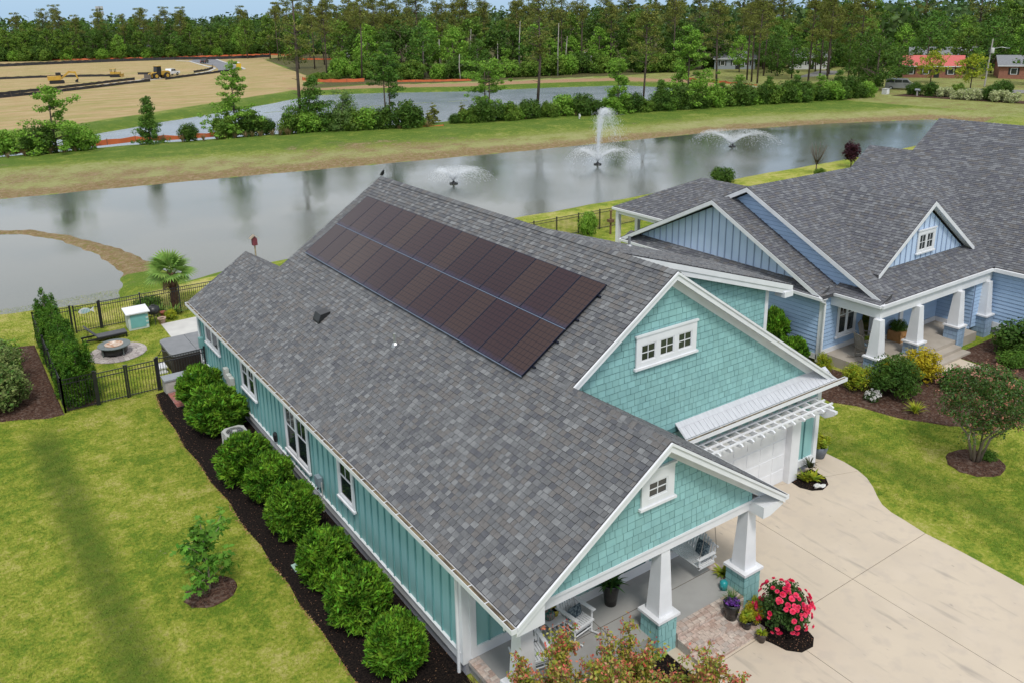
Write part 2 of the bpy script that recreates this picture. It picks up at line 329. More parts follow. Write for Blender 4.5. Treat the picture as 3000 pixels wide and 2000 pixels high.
# ---------------------------------------------------------------- the ground
P1 = [(-70,40),(-20,39.4),(-6.4,38.7),(-.6,37.6),(5.7,39.5),(17,39.9),(30,39.8),(54.8,39.85),(71,39.8),(90,40.5),(104,43),(110.5,47.5),(108.6,52.4),(94.6,58.6),(81.5,62.5),(67.3,64.2),(48.7,66.4),(33.2,69.1),(19.5,71.4),(7.2,73.3),(-3.6,74.9),(-20,76.5),(-70,78)]
P2 = [(-40,103.5),(9,102),(25,100),(45,97.5),(60,94.5),(80,91),(98,93),(112,101),(121,113),(119,126),(103,133.4),(86,138.4),(72,148.6),(59,153.7),(41,139.4),(23,127.2),(10.7,117.8),(-5,111),(-40,107)]
SPIT = [(-14,63.5,.8),(-6,61.3,.5),(-3.1,59.2,.7),(-.8,55.2,.6),(.7,50.5,.85),(1.5,46.2,1.05),(1.8,43,1.2),(1.7,40,1.6),(1.6,37,2.5)]
def sdpoly(x, y, P):     # signed distance, negative inside
    d = np.full(x.shape, 1e9); ins = np.zeros(x.shape, bool)
    for i in range(len(P)):
        ax, ay = P[i]; bx, by = P[(i+1) % len(P)]; ex, ey = bx-ax, by-ay
        t = np.clip(((x-ax)*ex+(y-ay)*ey)/(ex*ex+ey*ey), 0, 1); d = np.minimum(d, np.hypot(x-ax-t*ex, y-ay-t*ey))
        c = (ay > y) != (by > y); ins ^= c & (x < (bx-ax)*(y-ay)/((by-ay) if by != ay else 1e-9)+ax)
    return np.where(ins, -d, d)
def sdspit(x, y):
    d = np.full(x.shape, 1e9)
    for (ax, ay, aw), (bx, by, bw) in zip(SPIT, SPIT[1:]):
        ex, ey = bx-ax, by-ay; t = np.clip(((x-ax)*ex+(y-ay)*ey)/(ex*ex+ey*ey), 0, 1)
        d = np.minimum(d, np.hypot(x-ax-t*ex, y-ay-t*ey)-(aw+(bw-aw)*t))
    return d
def wob(x, y): return .35*np.sin(x*.9+1.3*np.sin(y*.7))+.3*np.sin(y*1.3+x*.37)+.2*np.sin(x*2.3-y*1.9)
def height(x, y):
    d1 = sdpoly(x, y, P1)+.25*wob(x, y)*np.clip(1, 0, 1); d2 = sdpoly(x, y, P2)+.3*wob(x*.5, y*.5)
    near = y < 45
    s1 = np.where(near, .30, .10)
    h1 = np.where(d1 < 0, -.7+d1*.35, np.minimum(-.7+d1*s1, 0)); h1 = np.maximum(h1, -2.0)
    far = np.clip((y-70)/8, 0, 1)
    h1 = np.where((d1 > 0) & (~near), np.minimum(-.7+d1*.085, .25)*far+(1-far)*np.minimum(-.7+d1*.14, 0), h1)
    h2 = np.where(d2 < 0, -.7+d2*.3, np.minimum(-.7+d2*.22, 0)); h2 = np.maximum(h2, -2.0)
    h = np.minimum(h1, np.where(d2 < 6, h2, 9)); h = np.where((d2 >= 6) & (d1 > 0) & (y > 105), 0, h)
    sp = sdspit(x, y)+.22*wob(x*1.7, y*1.7)
    h = np.maximum(h, np.where(sp < .9, -.56-.36*np.clip(sp+.45, 0, 2), -9))
    bar = np.abs((y-129.5)+(x-38.8)*.235-.0012*(x-38.8)**2-.6*wob(x*.3, y*.2)); h = np.where((bar < .9) & (x > 37) & (x < 77), np.maximum(h, -.66-.3*np.clip(bar-.5, 0, 1)), h)
    return h
def zones(x, y):
    d1 = sdpoly(x, y, P1); d2 = sdpoly(x, y, P2); sp = sdspit(x, y)
    w = wob(x*.23, y*.23)+.5*wob(x*.7+3, y*.6)
    lush = np.full(x.shape, .62); dirt = np.zeros(x.shape); sand = np.zeros(x.shape); clay = np.zeros(x.shape)
    far = (y > 45) & (d1 > 0) & (y < 110)
    lush = np.where(far, np.clip((d1-5+w*1.8-np.clip(30-x, 0, 30)*.18)/6, 0, 1)*.75+.12, lush)
    dirt = np.where(far, np.clip(.85-(d1-.8+.5*w)*.30, 0, .9)+np.clip(.52-np.abs(d1-5.5)*.06+.22*w, 0, .7)*np.clip((75-x)/40, .45, 1), dirt)
    nb = (y <= 45) & (y > 31.5) & (d1 > 0)
    lush = np.where(nb, .45+.25*w, lush); dirt = np.where(nb, np.clip(.5-(d1-.4)*.45, 0, .5)+.1*np.clip(w, 0, 1), dirt)
    sp2 = (sp < 1.1) & (y > 39.3); dirt = np.where(sp2, 1, dirt)
    gsp = (sp < 2.6) & (y <= 42.2) & (y > 36.5); lush = np.where(gsp, .9, lush); dirt = np.where(gsp, .1, dirt)
    b2 = (d2 > 0) & (y > 92) & (d2 < 40)
    lush = np.where(b2 & (y > 104), np.clip(1.2-(d2-3)*.12+.4*w, 0, .95), lush)
    fy = np.interp(x, [-300,-30,10,23,41,59,66,72,100,130,400], [105,119,125,134,147,160,172,180,300,340,340])
    fld = (y > fy) & (x < 122+(y-300)*.02) & (y < 394-(x-20)*.48)
    k = np.clip((y-fy)/5, 0, 1); sand = np.where(fld, k*np.clip(.95-.12*w, 0, 1), sand)
    cl = (d2 > 2.0) & (d2 < 13) & (x > 58) & (y > 118) | (d2 > 2) & (d2 < 8) & (x > 112)
    clay = np.where(cl, np.clip((d2-2.5)*.3, 0, .85), clay)
    wood = (x > 62) & (y > 165-.35*(x-62)) & (sand < .05) & (d2 > 12) | (y > 394-(x-20)*.48) | (x > 190)
    lush = np.where(wood, 2., lush); dirt = np.where(wood, 0, dirt); yard = (x > 118) & (y < 140) & (y > 45) & (sand < .05) & (d2 > 8) & (x < 200); lush = np.where(yard, .35, lush); dirt = np.where(yard, .35, dirt)
    return lush, dirt, sand, clay
def ground():
    def ax(segs):
        r = []
        for a, b, s in segs: r += list(np.arange(a, b, s))
        return np.array(r)
    xs = ax([(-900,-200,60),(-200,-60,12),(-60,-14,2.5),(-14,14,.45),(14,120,1.3),(120,240,4),(240,600,20),(600,1400,80)]); ys = ax([(-60,-20,10),(-20,30,2.2),(30,46,.4),(46,64,.45),(64,84,.6),(84,160,1.6),(160,420,6),(420,1000,30),(1000,2001,100)])
    X, Y = np.meshgrid(xs, ys); Z = height(X, Y); nx, ny = len(xs), len(ys)
    V = np.stack([X, Y, Z], -1).reshape(-1, 3); i = np.arange(nx*ny).reshape(ny, nx)
    F = np.stack([i[:-1,:-1], i[:-1,1:], i[1:,1:], i[1:,:-1]], -1).reshape(-1, 4)
    m = bpy.data.materials.new('grass_and_soil'); m.use_nodes = True; N, Lk = m.node_tree.nodes, m.node_tree.links
    p = N['Principled BSDF']; p.inputs['Roughness'].default_value = .95; p.inputs['Specular IOR Level'].default_value = .15
    at = N.new('ShaderNodeAttribute'); at.attribute_name = 'zone'; sx = N.new('ShaderNodeSeparateColor'); Lk.new(at.outputs['Color'], sx.inputs[0])
    geo = N.new('ShaderNodeNewGeometry')
    def noise(s, d=5, r=.6, st=None):
        n = N.new('ShaderNodeTexNoise'); n.inputs['Scale'].default_value = s; n.inputs['Detail'].default_value = d; n.inputs['Roughness'].default_value = r
        src = geo.outputs['Position']
        if st: mp = N.new('ShaderNodeMapping'); mp.inputs['Scale'].default_value = st; mp.inputs['Rotation'].default_value = (0, 0, R(12)); Lk.new(src, mp.inputs[0]); src = mp.outputs[0]
        Lk.new(src, n.inputs['Vector']); return n.outputs['Fac']
    def mth(op, a, b):
        n = N.new('ShaderNodeMath'); n.operation = op
        for k, q in enumerate((a, b)):
            if isinstance(q, (int, float)): n.inputs[k].default_value = q
            else: Lk.new(q, n.inputs[k])
        return n.outputs[0]
    def rng(a, lo, hi, t0=0, t1=1):
        n = N.new('ShaderNodeMapRange'); n.inputs['From Min'].default_value = lo; n.inputs['From Max'].default_value = hi; n.inputs['To Min'].default_value = t0; n.inputs['To Max'].default_value = t1; Lk.new(a, n.inputs['Value']); return n.outputs[0]
    def mix(f, a, b):
        n = N.new('ShaderNodeMix'); n.data_type = 'RGBA'; Lk.new(f, n.inputs['Factor'])
        for k, q in (('A', a), ('B', b)):
            if isinstance(q, tuple): n.inputs[k].default_value = (*q, 1)
            else: Lk.new(q, n.inputs[k])
        return n.outputs['Result']
    big = noise(.35, 4); mid = noise(1.8, 5, .65); fine = noise(9, 6, .7); blade = noise(55, 3, .7)
    # mowing stripes, in the turf itself
    sp = N.new('ShaderNodeSeparateXYZ'); Lk.new(geo.outputs['Position'], sp.inputs[0])
    warp = mth('ADD', mth('ADD', sp.outputs[0], mth('MULTIPLY', sp.outputs[1], .02)), mth('MULTIPLY', mth('ADD', mid, mth('MULTIPLY', big, 2)), .36))
    st1 = rng(mth('ABSOLUTE', mth('ADD', warp, 5.3), 0), .25, .85, 1, 0); st2 = rng(mth('ABSOLUTE', mth('ADD', warp, 8.7), 0), .2, .9, 1, 0); st3 = rng(mth('ABSOLUTE', mth('ADD', warp, -17.2), 0), .2, 1.0, .6, 0); st = mth('MULTIPLY', mth('ADD', st3, mth('MAXIMUM', st1, st2)), rng(sp.outputs[1], 19.5, 21.5, 1, 0))
    t = mth('ADD', sx.outputs[0], mth('ADD', mth('MULTIPLY', mth('SUBTRACT', big, .5), 1.6), mth('ADD', mth('MULTIPLY', mth('SUBTRACT', mid, .5), 1.7), mth('MULTIPLY', mth('SUBTRACT', fine, .5), 1.9))))
    g = mix(rng(t, .0, .50), (.42, .375, .13), (.255, .285, .032)); g = mix(rng(t, .48, .90), g, (.10, .175, .011)); 
    g = mix(mth('MULTIPLY', st, rng(fine, .35, .65, .9, .4)), g, (.045, .088, .008))
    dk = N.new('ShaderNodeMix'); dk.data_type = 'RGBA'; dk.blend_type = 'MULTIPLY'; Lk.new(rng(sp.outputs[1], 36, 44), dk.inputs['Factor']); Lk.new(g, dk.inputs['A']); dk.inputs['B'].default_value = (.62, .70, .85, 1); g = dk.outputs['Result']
    dv = mth('ADD', sx.outputs[1], mth('MULTIPLY', mth('ADD', mth('SUBTRACT', mth('ADD', mid, fine), 1.0), mth('MULTIPLY', mth('SUBTRACT', big, .5), 1.1)), 1.0))
    soil = mix(rng(mid, .4, .62), (.17, .10, .05), (.25, .18, .105)); soil = mix(rng(fine, .58, .68), soil, (.55, .48, .39)); soil = mix(rng(noise(3.2, 4), .5, .62), soil, (.15, .13, .04))
    c = mix(rng(dv, .32, .62), g, soil)
    sd = mth('ADD', sx.outputs[2], mth('MULTIPLY', mth('SUBTRACT', mid, .5), .5))
    field = mix(rng(big, .4, .62), (.37, .25, .13), (.41, .30, .165)); field = mix(rng(noise(.22, 5, .6, (.35, 1.6, 1)), .44, .62), field, (.27, .235, .085))
    c = mix(rng(sd, .35, .6), c, field)
    cl = mth('ADD', at.outputs['Alpha'], mth('MULTIPLY', mth('SUBTRACT', mid, .5), .9))
    c = mix(rng(cl, .4, .7), c, mix(rng(fine, .4, .6), (.27, .13, .07), (.36, .25, .16)))
    hv = N.new('ShaderNodeHueSaturation'); Lk.new(c, hv.inputs['Color']); oi = N.new('ShaderNodeObjectInfo'); Lk.new(mth('ADD', rng(geo.outputs['Random Per Island'], 0, 1, .55, 1.55), mth('MULTIPLY', at.outputs['Alpha'], 0)), hv.inputs['Value']); bl = N.new('ShaderNodeAttribute'); bl.attribute_name = 'blade'; c = mix(bl.outputs['Fac'], c, hv.outputs[0])
    c = mix(rng(sx.outputs[0], 1.4, 1.6), c, mix(rng(fine, .4, .6), (.045, .045, .02), (.09, .08, .03))); c = mix(rng(mth('ABSOLUTE', mth('SUBTRACT', blade, .5), 0), .03, .20, .0, .55), c, mix(rng(blade, .49, .51), (.035, .045, .008), (.42, .42, .13))); Lk.new(c, p.inputs['Base Color'])
    b = N.new('ShaderNodeBump'); b.inputs['Strength'].default_value = .7; b.inputs['Distance'].default_value = .03; Lk.new(mth('ADD', blade, fine), b.inputs['Height']); Lk.new(b.outputs[0], p.inputs['Normal'])
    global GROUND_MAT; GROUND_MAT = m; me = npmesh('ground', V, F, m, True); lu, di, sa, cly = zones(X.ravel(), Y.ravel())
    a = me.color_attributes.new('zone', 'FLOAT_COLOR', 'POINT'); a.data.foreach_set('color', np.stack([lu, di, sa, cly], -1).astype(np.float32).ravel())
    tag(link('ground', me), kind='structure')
ground()
def grass():
    rg = np.random.default_rng(4); Vs = []
    def blades(x0, x1, y0, y1, dens, L0, wd):
        n = int((x1-x0)*(y1-y0)*dens); return np.column_stack([rg.uniform(x0, x1, n), rg.uniform(y0, y1, n)]), L0, wd
    keep = []
    for P_, L0, wd in (blades(-11, -1.7, 3, 21.8, 900, .05, .011), blades(13.7, 22, -6, 7, 620, .05, .013), blades(-8, 3, 21.8, 37.3, 330, .06, .016)):
        x, y = P_.T
        ok = (sdpoly(x, y, [(.3,.0),(-.2,-1.2),(-1.3,-.6),(-1.84,1.5),(-1.9,6),(-1.95,9),(-2.04,11.9),(-2.14,15),(-2.17,18.5),(-2.05,21.5),(-1.2,21.75),(.3,21.75)]) > rg.uniform(-.05, .04, len(x)))
        for Q in ([(-5.36,21.7),(-5.95,21.7),(-7.0,22.3),(-8.2,22.7),(-9.5,24),(-9.5,29.5),(-7.5,31),(-6.2,30.9),(-5.45,30.6)], [(13.5,-12),(13.85,-4.32),(13.97,-2.71),(13.99,-1.59),(14.19,-.41),(14.35,-.02),(14.62,.3),(15.02,.71),(15.35,1.14),(15.54,1.59),(15.65,2.17),(15.66,3.2),(8,3.2),(4,-12)], [(21.9,7.6),(20.3,7.4),(19.4,6.3),(19.2,5.2),(19.72,4.36),(19.89,3.53),(20.11,2.77),(20.55,2.15),(20.92,1.52),(21.74,.86),(23.5,.3),(25.0,.7),(24.9,4.6)], [(0,25),(9,25),(9,30),(.1,30)]): ok &= sdpoly(x, y, Q) > rg.uniform(-.03, .03, len(x))
        for cx, cy, r in ((-3.7,7.8,.66),(-8.5,19,.74),(19.1,-.36,.92),(-2.42,27.2,1.26),(.2,24.1,1.4)): ok &= np.hypot(x-cx, y-cy) > r
        ok &= ~((x > .2) & (x < 14.7) & (y < 22.7)) & ~((x > -5.25) & (x < -4.1) & (y > 21.9) & (y < 30.7)); P_ = P_[ok]; n = len(P_)
        a = rg.uniform(0, 6.283, n); l = L0*rg.uniform(.5, 1.3, n); ln = rg.uniform(.2, 1.1, n); d = np.column_stack([np.cos(a), np.sin(a)]); s = np.column_stack([-d[:, 1], d[:, 0]])*wd*.5
        z0 = np.zeros(n)+.002; tip = P_+d*(l*np.sin(ln))[:, None]; q = np.stack([np.column_stack([P_-s, z0]), np.column_stack([P_+s, z0]), np.column_stack([tip, z0+l*np.cos(ln)])], 1); keep.append(q.reshape(-1, 3))
    V = np.vstack(keep); me = npmesh('lawn_grass', V, np.arange(len(V)).reshape(-1, 3), GROUND_MAT); k = len(V)
    at = me.color_attributes.new('zone', 'FLOAT_COLOR', 'POINT'); at.data.foreach_set('color', np.tile(np.array((.62, 0, 0, 0), np.float32), (k, 1)).ravel()); b = me.attributes.new('blade', 'FLOAT', 'POINT'); b.data.foreach_set('value', np.ones(k, np.float32))
    tag(link('lawn_grass', me), 'short green grass blades of the lawns', 'grass', None, 'stuff')
grass()
def water(name, P, zl, rough, murk_sky, st, rip=.065):
    m = bpy.data.materials.new(name+'_water'); m.use_nodes = True; N, Lk = m.node_tree.nodes, m.node_tree.links; p = N['Principled BSDF']
    p.inputs['Base Color'].default_value = (*murk_sky, 1); p.inputs['Roughness'].default_value = rough; p.inputs['IOR'].default_value = 1.52
    geo = N.new('ShaderNodeNewGeometry'); mp = N.new('ShaderNodeMapping'); mp.inputs['Scale'].default_value = st; mp.inputs['Rotation'].default_value = (0, 0, R(-25)); Lk.new(geo.outputs['Position'], mp.inputs[0])
    n1 = N.new('ShaderNodeTexNoise'); n1.inputs['Scale'].default_value = 6.0; n1.inputs['Detail'].default_value = 5; n1.inputs['Roughness'].default_value = .6; Lk.new(mp.outputs[0], n1.inputs['Vector'])
    n2 = N.new('ShaderNodeTexNoise'); n2.inputs['Scale'].default_value = .09; n2.inputs['Detail'].default_value = 3; Lk.new(geo.outputs['Position'], n2.inputs['Vector'])
    mr = N.new('ShaderNodeMapRange'); mr.inputs['From Min'].default_value = .35; mr.inputs['From Max'].default_value = .65; mr.inputs['To Min'].default_value = rip*.2; mr.inputs['To Max'].default_value = rip; Lk.new(n2.outputs['Fac'], mr.inputs[0])
    b = N.new('ShaderNodeBump'); b.inputs['Distance'].default_value = .25; Lk.new(mr.outputs[0], b.inputs['Strength']); Lk.new(n1.outputs['Fac'], b.inputs['Height']); Lk.new(b.outputs[0], p.inputs['Normal'])
    cx, cy = sum(q[0] for q in P)/len(P), sum(q[1] for q in P)/len(P)
    mb = MB(); mb.poly([(x+(3 if x > cx else -3), y+(2.2 if y > cy else -2.2), zl) for x, y in P]); tag(mb.build(name, m), kind='structure')
water('pond', P1, -.7, .06, (.075, .085, .07), (1, 2.2, 1))
water('far_pond', P2, -.7, .22, (.15, .185, .235), (1, 1.6, 1), .25)  # bluish base colour paints in the reflected horizon sky
# ---------------------------------------------------------------- building helpers
Z3 = np.array((0, 0, 1.))
def frame_of(pts):
    p = [np.array(q, float) for q in pts]; n = np.zeros(3)
    for i in range(len(p)): n += np.cross(p[i]-p[0], p[(i+1) % len(p)]-p[0])
    n /= np.linalg.norm(n)
    if n[2] < 0: n = -n
    v = Z3-n*n[2]; v /= np.linalg.norm(v); u = np.cross(v, n); return p, u, v, n
def roof(pcs, deck, pts, th=.13, expo=.143, w=(.12, .22), t=.024, seed=1):
    p, u, v, n = frame_of(pts); O = min(p, key=lambda q: q[2]); uv = [(float((q-O)@u), float((q-O)@v)) for q in p]
    ar = sum(uv[i][0]*uv[(i+1) % len(uv)][1]-uv[(i+1) % len(uv)][0]*uv[i][1] for i in range(len(uv)))
    if ar < 0: uv = uv[::-1]; p = p[::-1]
    pcs.plane(O, u, v, uv, expo, w[0], w[1], t, seed, gap=.008, lift=.003)
    deck.prism([q-np.array((0, 0, th)) for q in p], (0, 0, th))
def wallpieces(pcs, O, u, poly, expo, w0, w1, t, seed=1, gap=.008, lift=0, hgap=0): pcs.plane(O, u, Z3, poly, expo, w0, w1, t*.72, seed, gap*.75, lift, .02, .004)
CAPM = {}
def ridgecaps(parent, a, b, slope, mat, name='ridge_cap', step=.17, w=.16, limit=300):
    a, b = np.array(a, float), np.array(b, float); d = b-a; L = np.linalg.norm(d); d /= L; k = (slope, mat.name, w)
    if k not in CAPM:
        z = -slope*w; me = bpy.data.meshes.new('ridge_cap')
        me.from_pydata([(0, -w, z+.022), (0, 0, .034), (0, w, z+.022), (.2, -w, z+.01), (.2, 0, .014), (.2, w, z+.01), (0, -w, z), (0, 0, .0), (0, w, z)], [], [(0, 1, 4, 3), (1, 2, 5, 4), (6, 7, 1, 0), (7, 8, 2, 1)]); me.update(); me.materials.append(mat); CAPM[k] = me
    s = np.cross(Z3, d); off = np.array(wloc(parent))
    for i in range(int(L/step)):
        c = a+d*i*step-off; o = link(name, CAPM[k], parent)
        up = np.cross(d, s)
        o.matrix_basis = Matrix(((d[0], s[0], up[0], c[0]), (d[1], s[1], up[1], c[1]), (d[2], s[2], up[2], c[2]), (0, 0, 0, 1)))
def window(parent, O, u, n, w, h, cols=1, trim=.13, muntin=(1, 1), mull=.09, head=.0, sill=True, name='window', mid=0.):
    """O is the lower left corner of the trim; u runs along the wall, n points out of it"""
    f = MB(); z = Z3
    f.obox(O, u, z, n, 0, trim, 0, h, 0, .045); f.obox(O, u, z, n, w-trim, w, 0, h, 0, .045)
    f.obox(O, u, z, n, trim, w-trim, h-trim-head, h, 0, .046); f.obox(O, u, z, n, trim, w-trim, 0, trim*.8, 0, .046)
    if head: f.obox(O, u, z, n, -.04, w+.04, h-.02, h+.03, 0, .075)
    iw = w-2*trim; cw = (iw-mull*(cols-1))/cols; v0, v1 = trim*.8, h-trim-head
    for c in range(1, cols): x = trim+c*cw+(c-1)*mull; f.obox(O, u, z, n, x, x+mull, v0, v1, 0, .043)
    wo = f.build(name, m_white, parent)
    for c in range(cols):
        x0 = trim+c*(cw+mull); g = MB(); g.obox(O, u, z, n, x0, x0+cw, v0, v1, .004, .012); g.build('pane', m_glass, wo)
        sf = MB(); s = .035
        for q in ((x0, x0+s, v0, v1), (x0+cw-s, x0+cw, v0, v1), (x0+s, x0+cw-s, v0, v0+s), (x0+s, x0+cw-s, v1-s, v1)): sf.obox(O, u, z, n, *q, .006, .032)
        if mid: sf.obox(O, u, z, n, x0+s, x0+cw-s, v0+(v1-v0)*mid-.02, v0+(v1-v0)*mid+.02, .006, .03)
        sf.build('sash', m_white, wo)
        mt = MB()
        for i in range(1, muntin[0]): xx = x0+cw*i/muntin[0]; mt.obox(O, u, z, n, xx-.011, xx+.011, (v0+(v1-v0)*mid+.02 if mid else v0+s), v1-s, .008, .022)
        for j in range(1, muntin[1]): vv = v0+(v1-v0)*j/muntin[1]; mt.obox(O, u, z, n, x0+s, x0+cw-s, vv-.011, vv+.011, .008, .023)
        if mt.v: mt.build('muntin', m_white, wo)
    if sill: sl = MB(); sl.obox(O, u, z, n, -.06, w+.06, -.06, .0, 0, .085); sl.build('sill', m_white, wo)
    return wo
def column(parent, cx, cy, z0, zc, zt, ped, top, bot, shake, mat_shake, dark, seed):
    c = MB(); b, t = bot/2, top/2
    c.hexa([(cx-b, cy-b, zc), (cx+b, cy-b, zc), (cx+b, cy+b, zc), (cx-b, cy+b, zc), (cx-t, cy-t, zt), (cx+t, cy-t, zt), (cx+t, cy+t, zt), (cx-t, cy+t, zt)])
    co = c.build('porch_column', m_white, parent); h = ped/2
    MB().box(cx-h-.05, cx+h+.05, cy-h-.05, cy+h+.05, zc-.07, zc-.001).build('cap', m_white, co)
    MB().box(cx-h+.02, cx+h-.02, cy-h+.02, cy+h-.02, z0, zc-.07).build('pedestal', dark, co)
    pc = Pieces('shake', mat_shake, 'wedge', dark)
    for O, u in (((cx-h, cy-h+.02, z0), (1, 0, 0)), ((cx-h+.02, cy+h, z0), (0, -1, 0))):
        O = np.array(O, float); u = np.array(u, float); pc.plane(O, u, Z3, [(0, 0), (ped, 0), (ped, zc-.07-z0), (0, zc-.07-z0)], .2, .1, .26, .014, seed, gap=.009, drop=.004, hgap=.02)
    pc.finish(co, 300, 'shakes')
    return co

# ---------------------------------------------------------------- the teal house
S = 2/3; ZE = 3.15; Y0, YB, YR, YK = -1.046, 2.264, 19.24, 22.92; XM, XF, XK = 7.49, 4.045, 2.634; XR = 14.98; XFR = 8.09
zl = lambda x: ZE+S*x
def teal_house():
    H = thing('teal_house', (7.4, 10.5, 0), 'teal craftsman house with gray shingle roof, white trim and front porch', 'house')
    # --- roof
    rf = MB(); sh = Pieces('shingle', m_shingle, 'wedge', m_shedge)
    P = lambda x, y, z: (x, y, z)
    G = lambda x0, y0, x1, y1: [(x0, y0, zl(x0)), (x1, y0, zl(x1)), (x1, y1, zl(x1)), (x0, y1, zl(x0))]
    roof(sh, rf, G(0, Y0, XF, YB), seed=3); roof(sh, rf, G(0, YB, XM, YR), seed=4); roof(sh, rf, G(0, YR, XK, YK), seed=5)
    zr = lambda x: zl(XF)-S*(x-XF); roof(sh, rf, [(XF, Y0, zr(XF)), (XFR, Y0, zr(XFR)), (XFR, 2.62, zr(XFR)), (XF, 2.62, zr(XF))], seed=6)
    zm = lambda x: zl(XM)-S*(x-XM); roof(sh, rf, [(XM, YB, zm(XM)), (XR, YB, zm(XR)), (XR, 4.9, zm(XR)), (XM, 4.9, zm(XM))], seed=7)
    zs = lambda x: zl(XM)+.004-.316*(x-XM); roof(sh, rf, [(XM, 4.55, zs(XM)), (15.4, 4.55, zs(15.4)), (15.4, 8.04, zs(15.4)), (XM, 8.04, zs(XM))], seed=8)
    roof(sh, rf, [(XM, 8.04, zm(XM)-.01), (XR, 8.04, zm(XR)-.01), (XR, YR, zm(XR)-.01), (XM, YR, zm(XM)-.01)], expo=.3, w=(.6, 1.2), seed=9)
    zk = lambda x: zl(XK)-S*(x-XK); roof(sh, rf, [(XK, YR-.4, zk(XK)), (2*XK, YR-.4, zk(2*XK)), (2*XK, YK, zk(2*XK)), (XK, YK, zk(XK))], seed=10)
    ro = rf.build('roof', m_deck, H); sh.finish(ro, 300)
    ridgecaps(ro, (XF, Y0, zl(XF)+.004), (XF, YB+.3, zl(XF)+.004), S, m_shingle); ridgecaps(ro, (XM, YB, zl(XM)+.004), (XM, YR, zl(XM)+.004), S*.7, m_shingle); ridgecaps(ro, (XK, YR-.3, zl(XK)+.004), (XK, YK, zl(XK)+.004), S, m_shingle)
    # --- rakes, fascia and soffits
    def rake(x0, z0, x1, z1, y, h=.21, t=.035, nm='rake_board', dz=-.012):
        MB().prism([(x0, y, z0+dz), (x1, y, z1+dz), (x1, y, z1+dz-h), (x0, y, z0+dz-h)][::(1 if x1 > x0 else -1)], (0, t, 0)).build(nm, m_white, H)
    def gable_trim(xl, zl0, xp, zp, xr, zr0, y, wall, lw=True):
        rake(xl, zl0, xp, zp, y-.02); rake(xp, zp, xr, zr0, y-.02)
        rake(xl, zl0, xp, zp, y-.055, .07, nm='rake_moulding', dz=.004); rake(xp, zp, xr, zr0, y-.055, .07, nm='rake_moulding', dz=.004)
        for a, b, c, d in ((xl, zl0, xp, zp), (xp, zp, xr, zr0)):
            MB().prism([(a, y+.015, b-.135), (c, y+.015, d-.135), (c, y+.015, d-.17), (a, y+.015, b-.17)], (0, wall-y-.015, 0)).build('soffit', m_white, H)
            MB().prism([(a, wall-.03, b-.17), (c, wall-.03, d-.17), (c, wall-.03, d-.40), (a, wall-.03, b-.40)], (0, .05, 0)).build('frieze_board', m_white2 if 0 else m_white, H)
    gable_trim(0, ZE, XF, zl(XF), XFR, zr(XFR), Y0, -.60)
    gable_trim(4.0, zl(4.0), XM, zl(XM), XR, zm(XR), YB, 2.6)
    rake(0, ZE, XK, zl(XK), YK-.015, t=.035); rake(XK, zl(XK), XM, zl(XM), YR-.015); rake(XK, zl(XK), 2*XK, zk(2*XK), YK-.015)
    # boxed eave returns of the porch gable
    MB().prism([(7.35, Y0+.03, 3.02), (XFR-.02, Y0+.03, 3.02), (XFR-.02, Y0+.03, 2.88), (7.62, Y0+.03, 2.72), (7.35, Y0+.03, 2.72)], (0, .45, 0)).build('eave_return', m_white, H)
    MB().prism([(.02, Y0+.03, 3.02), (.72, Y0+.03, 3.45), (.72, Y0+.03, 2.86), (.02, Y0+.03, 2.86)], (0, .45, 0)).build('eave_return', m_white, H)
    # shed roof fascia and wall
    MB().prism([(XM+.2, 4.53, zs(XM+.2)-.02), (15.42, 4.53, zs(15.42)-.02), (15.42, 4.53, zs(15.42)-.19), (XM+.2, 4.53, zs(XM+.2)-.19)], (0, .03, 0)).build('fascia', m_white, H)
    MB().prism([(XM+1, 4.56, zs(XM+1)-.17), (15.38, 4.56, zs(15.38)-.17), (15.38, 4.56, zs(15.38)-.36), (XM+1, 4.56, zs(XM+1)-.36)], (0, .03, 0)).build('fascia', m_white, H)
    MB().box(14.98, 15.42, 4.5, 4.9, zs(15.4)-.38, zs(15.4)-.19).build('eave_return', m_white, H)
    w3 = MB().prism([(7.5, 4.9, 3.4), (14.6, 4.9, 3.4), (14.6, 4.9, zs(14.6)-.15), (7.5, 4.9, zs(7.5)-.15)], (0, .15, 0)).build('upper_wall', m_tealdark, H)
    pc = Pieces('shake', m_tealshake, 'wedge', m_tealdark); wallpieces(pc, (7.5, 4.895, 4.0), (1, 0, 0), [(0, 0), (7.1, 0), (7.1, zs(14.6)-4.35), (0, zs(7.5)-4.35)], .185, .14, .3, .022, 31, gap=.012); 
    MB().box(14.47, 14.63, 4.87, 5.05, 2.9, zs(14.6)-.3).build('corner_board', m_white, H)
    pc.finish(w3, 300)
    # --- front porch gable wall
    gw = MB().prism([(.72, -.60, 3.0), (7.4, -.60, 3.0), (7.4, -.60, zr(7.4)-.16), (XF, -.60, zl(XF)-.16), (.72, -.60, zl(.72)-.16)], (0, .12, 0)).build('porch_gable', m_tealdark, H)
    pc = Pieces('shake', m_tealshake, 'wedge', m_tealdark); zz = lambda x: zl(x)-.2
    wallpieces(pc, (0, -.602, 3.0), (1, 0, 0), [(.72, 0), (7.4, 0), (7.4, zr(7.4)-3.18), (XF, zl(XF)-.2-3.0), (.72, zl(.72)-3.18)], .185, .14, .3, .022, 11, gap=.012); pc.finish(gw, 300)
    window(H, np.array((3.62, -.625, 4.2)), np.array((1, 0, 0)), np.array((0, -1, 0)), .98, .83, 1, .2, (2, 2), head=.08, name='gable_window')
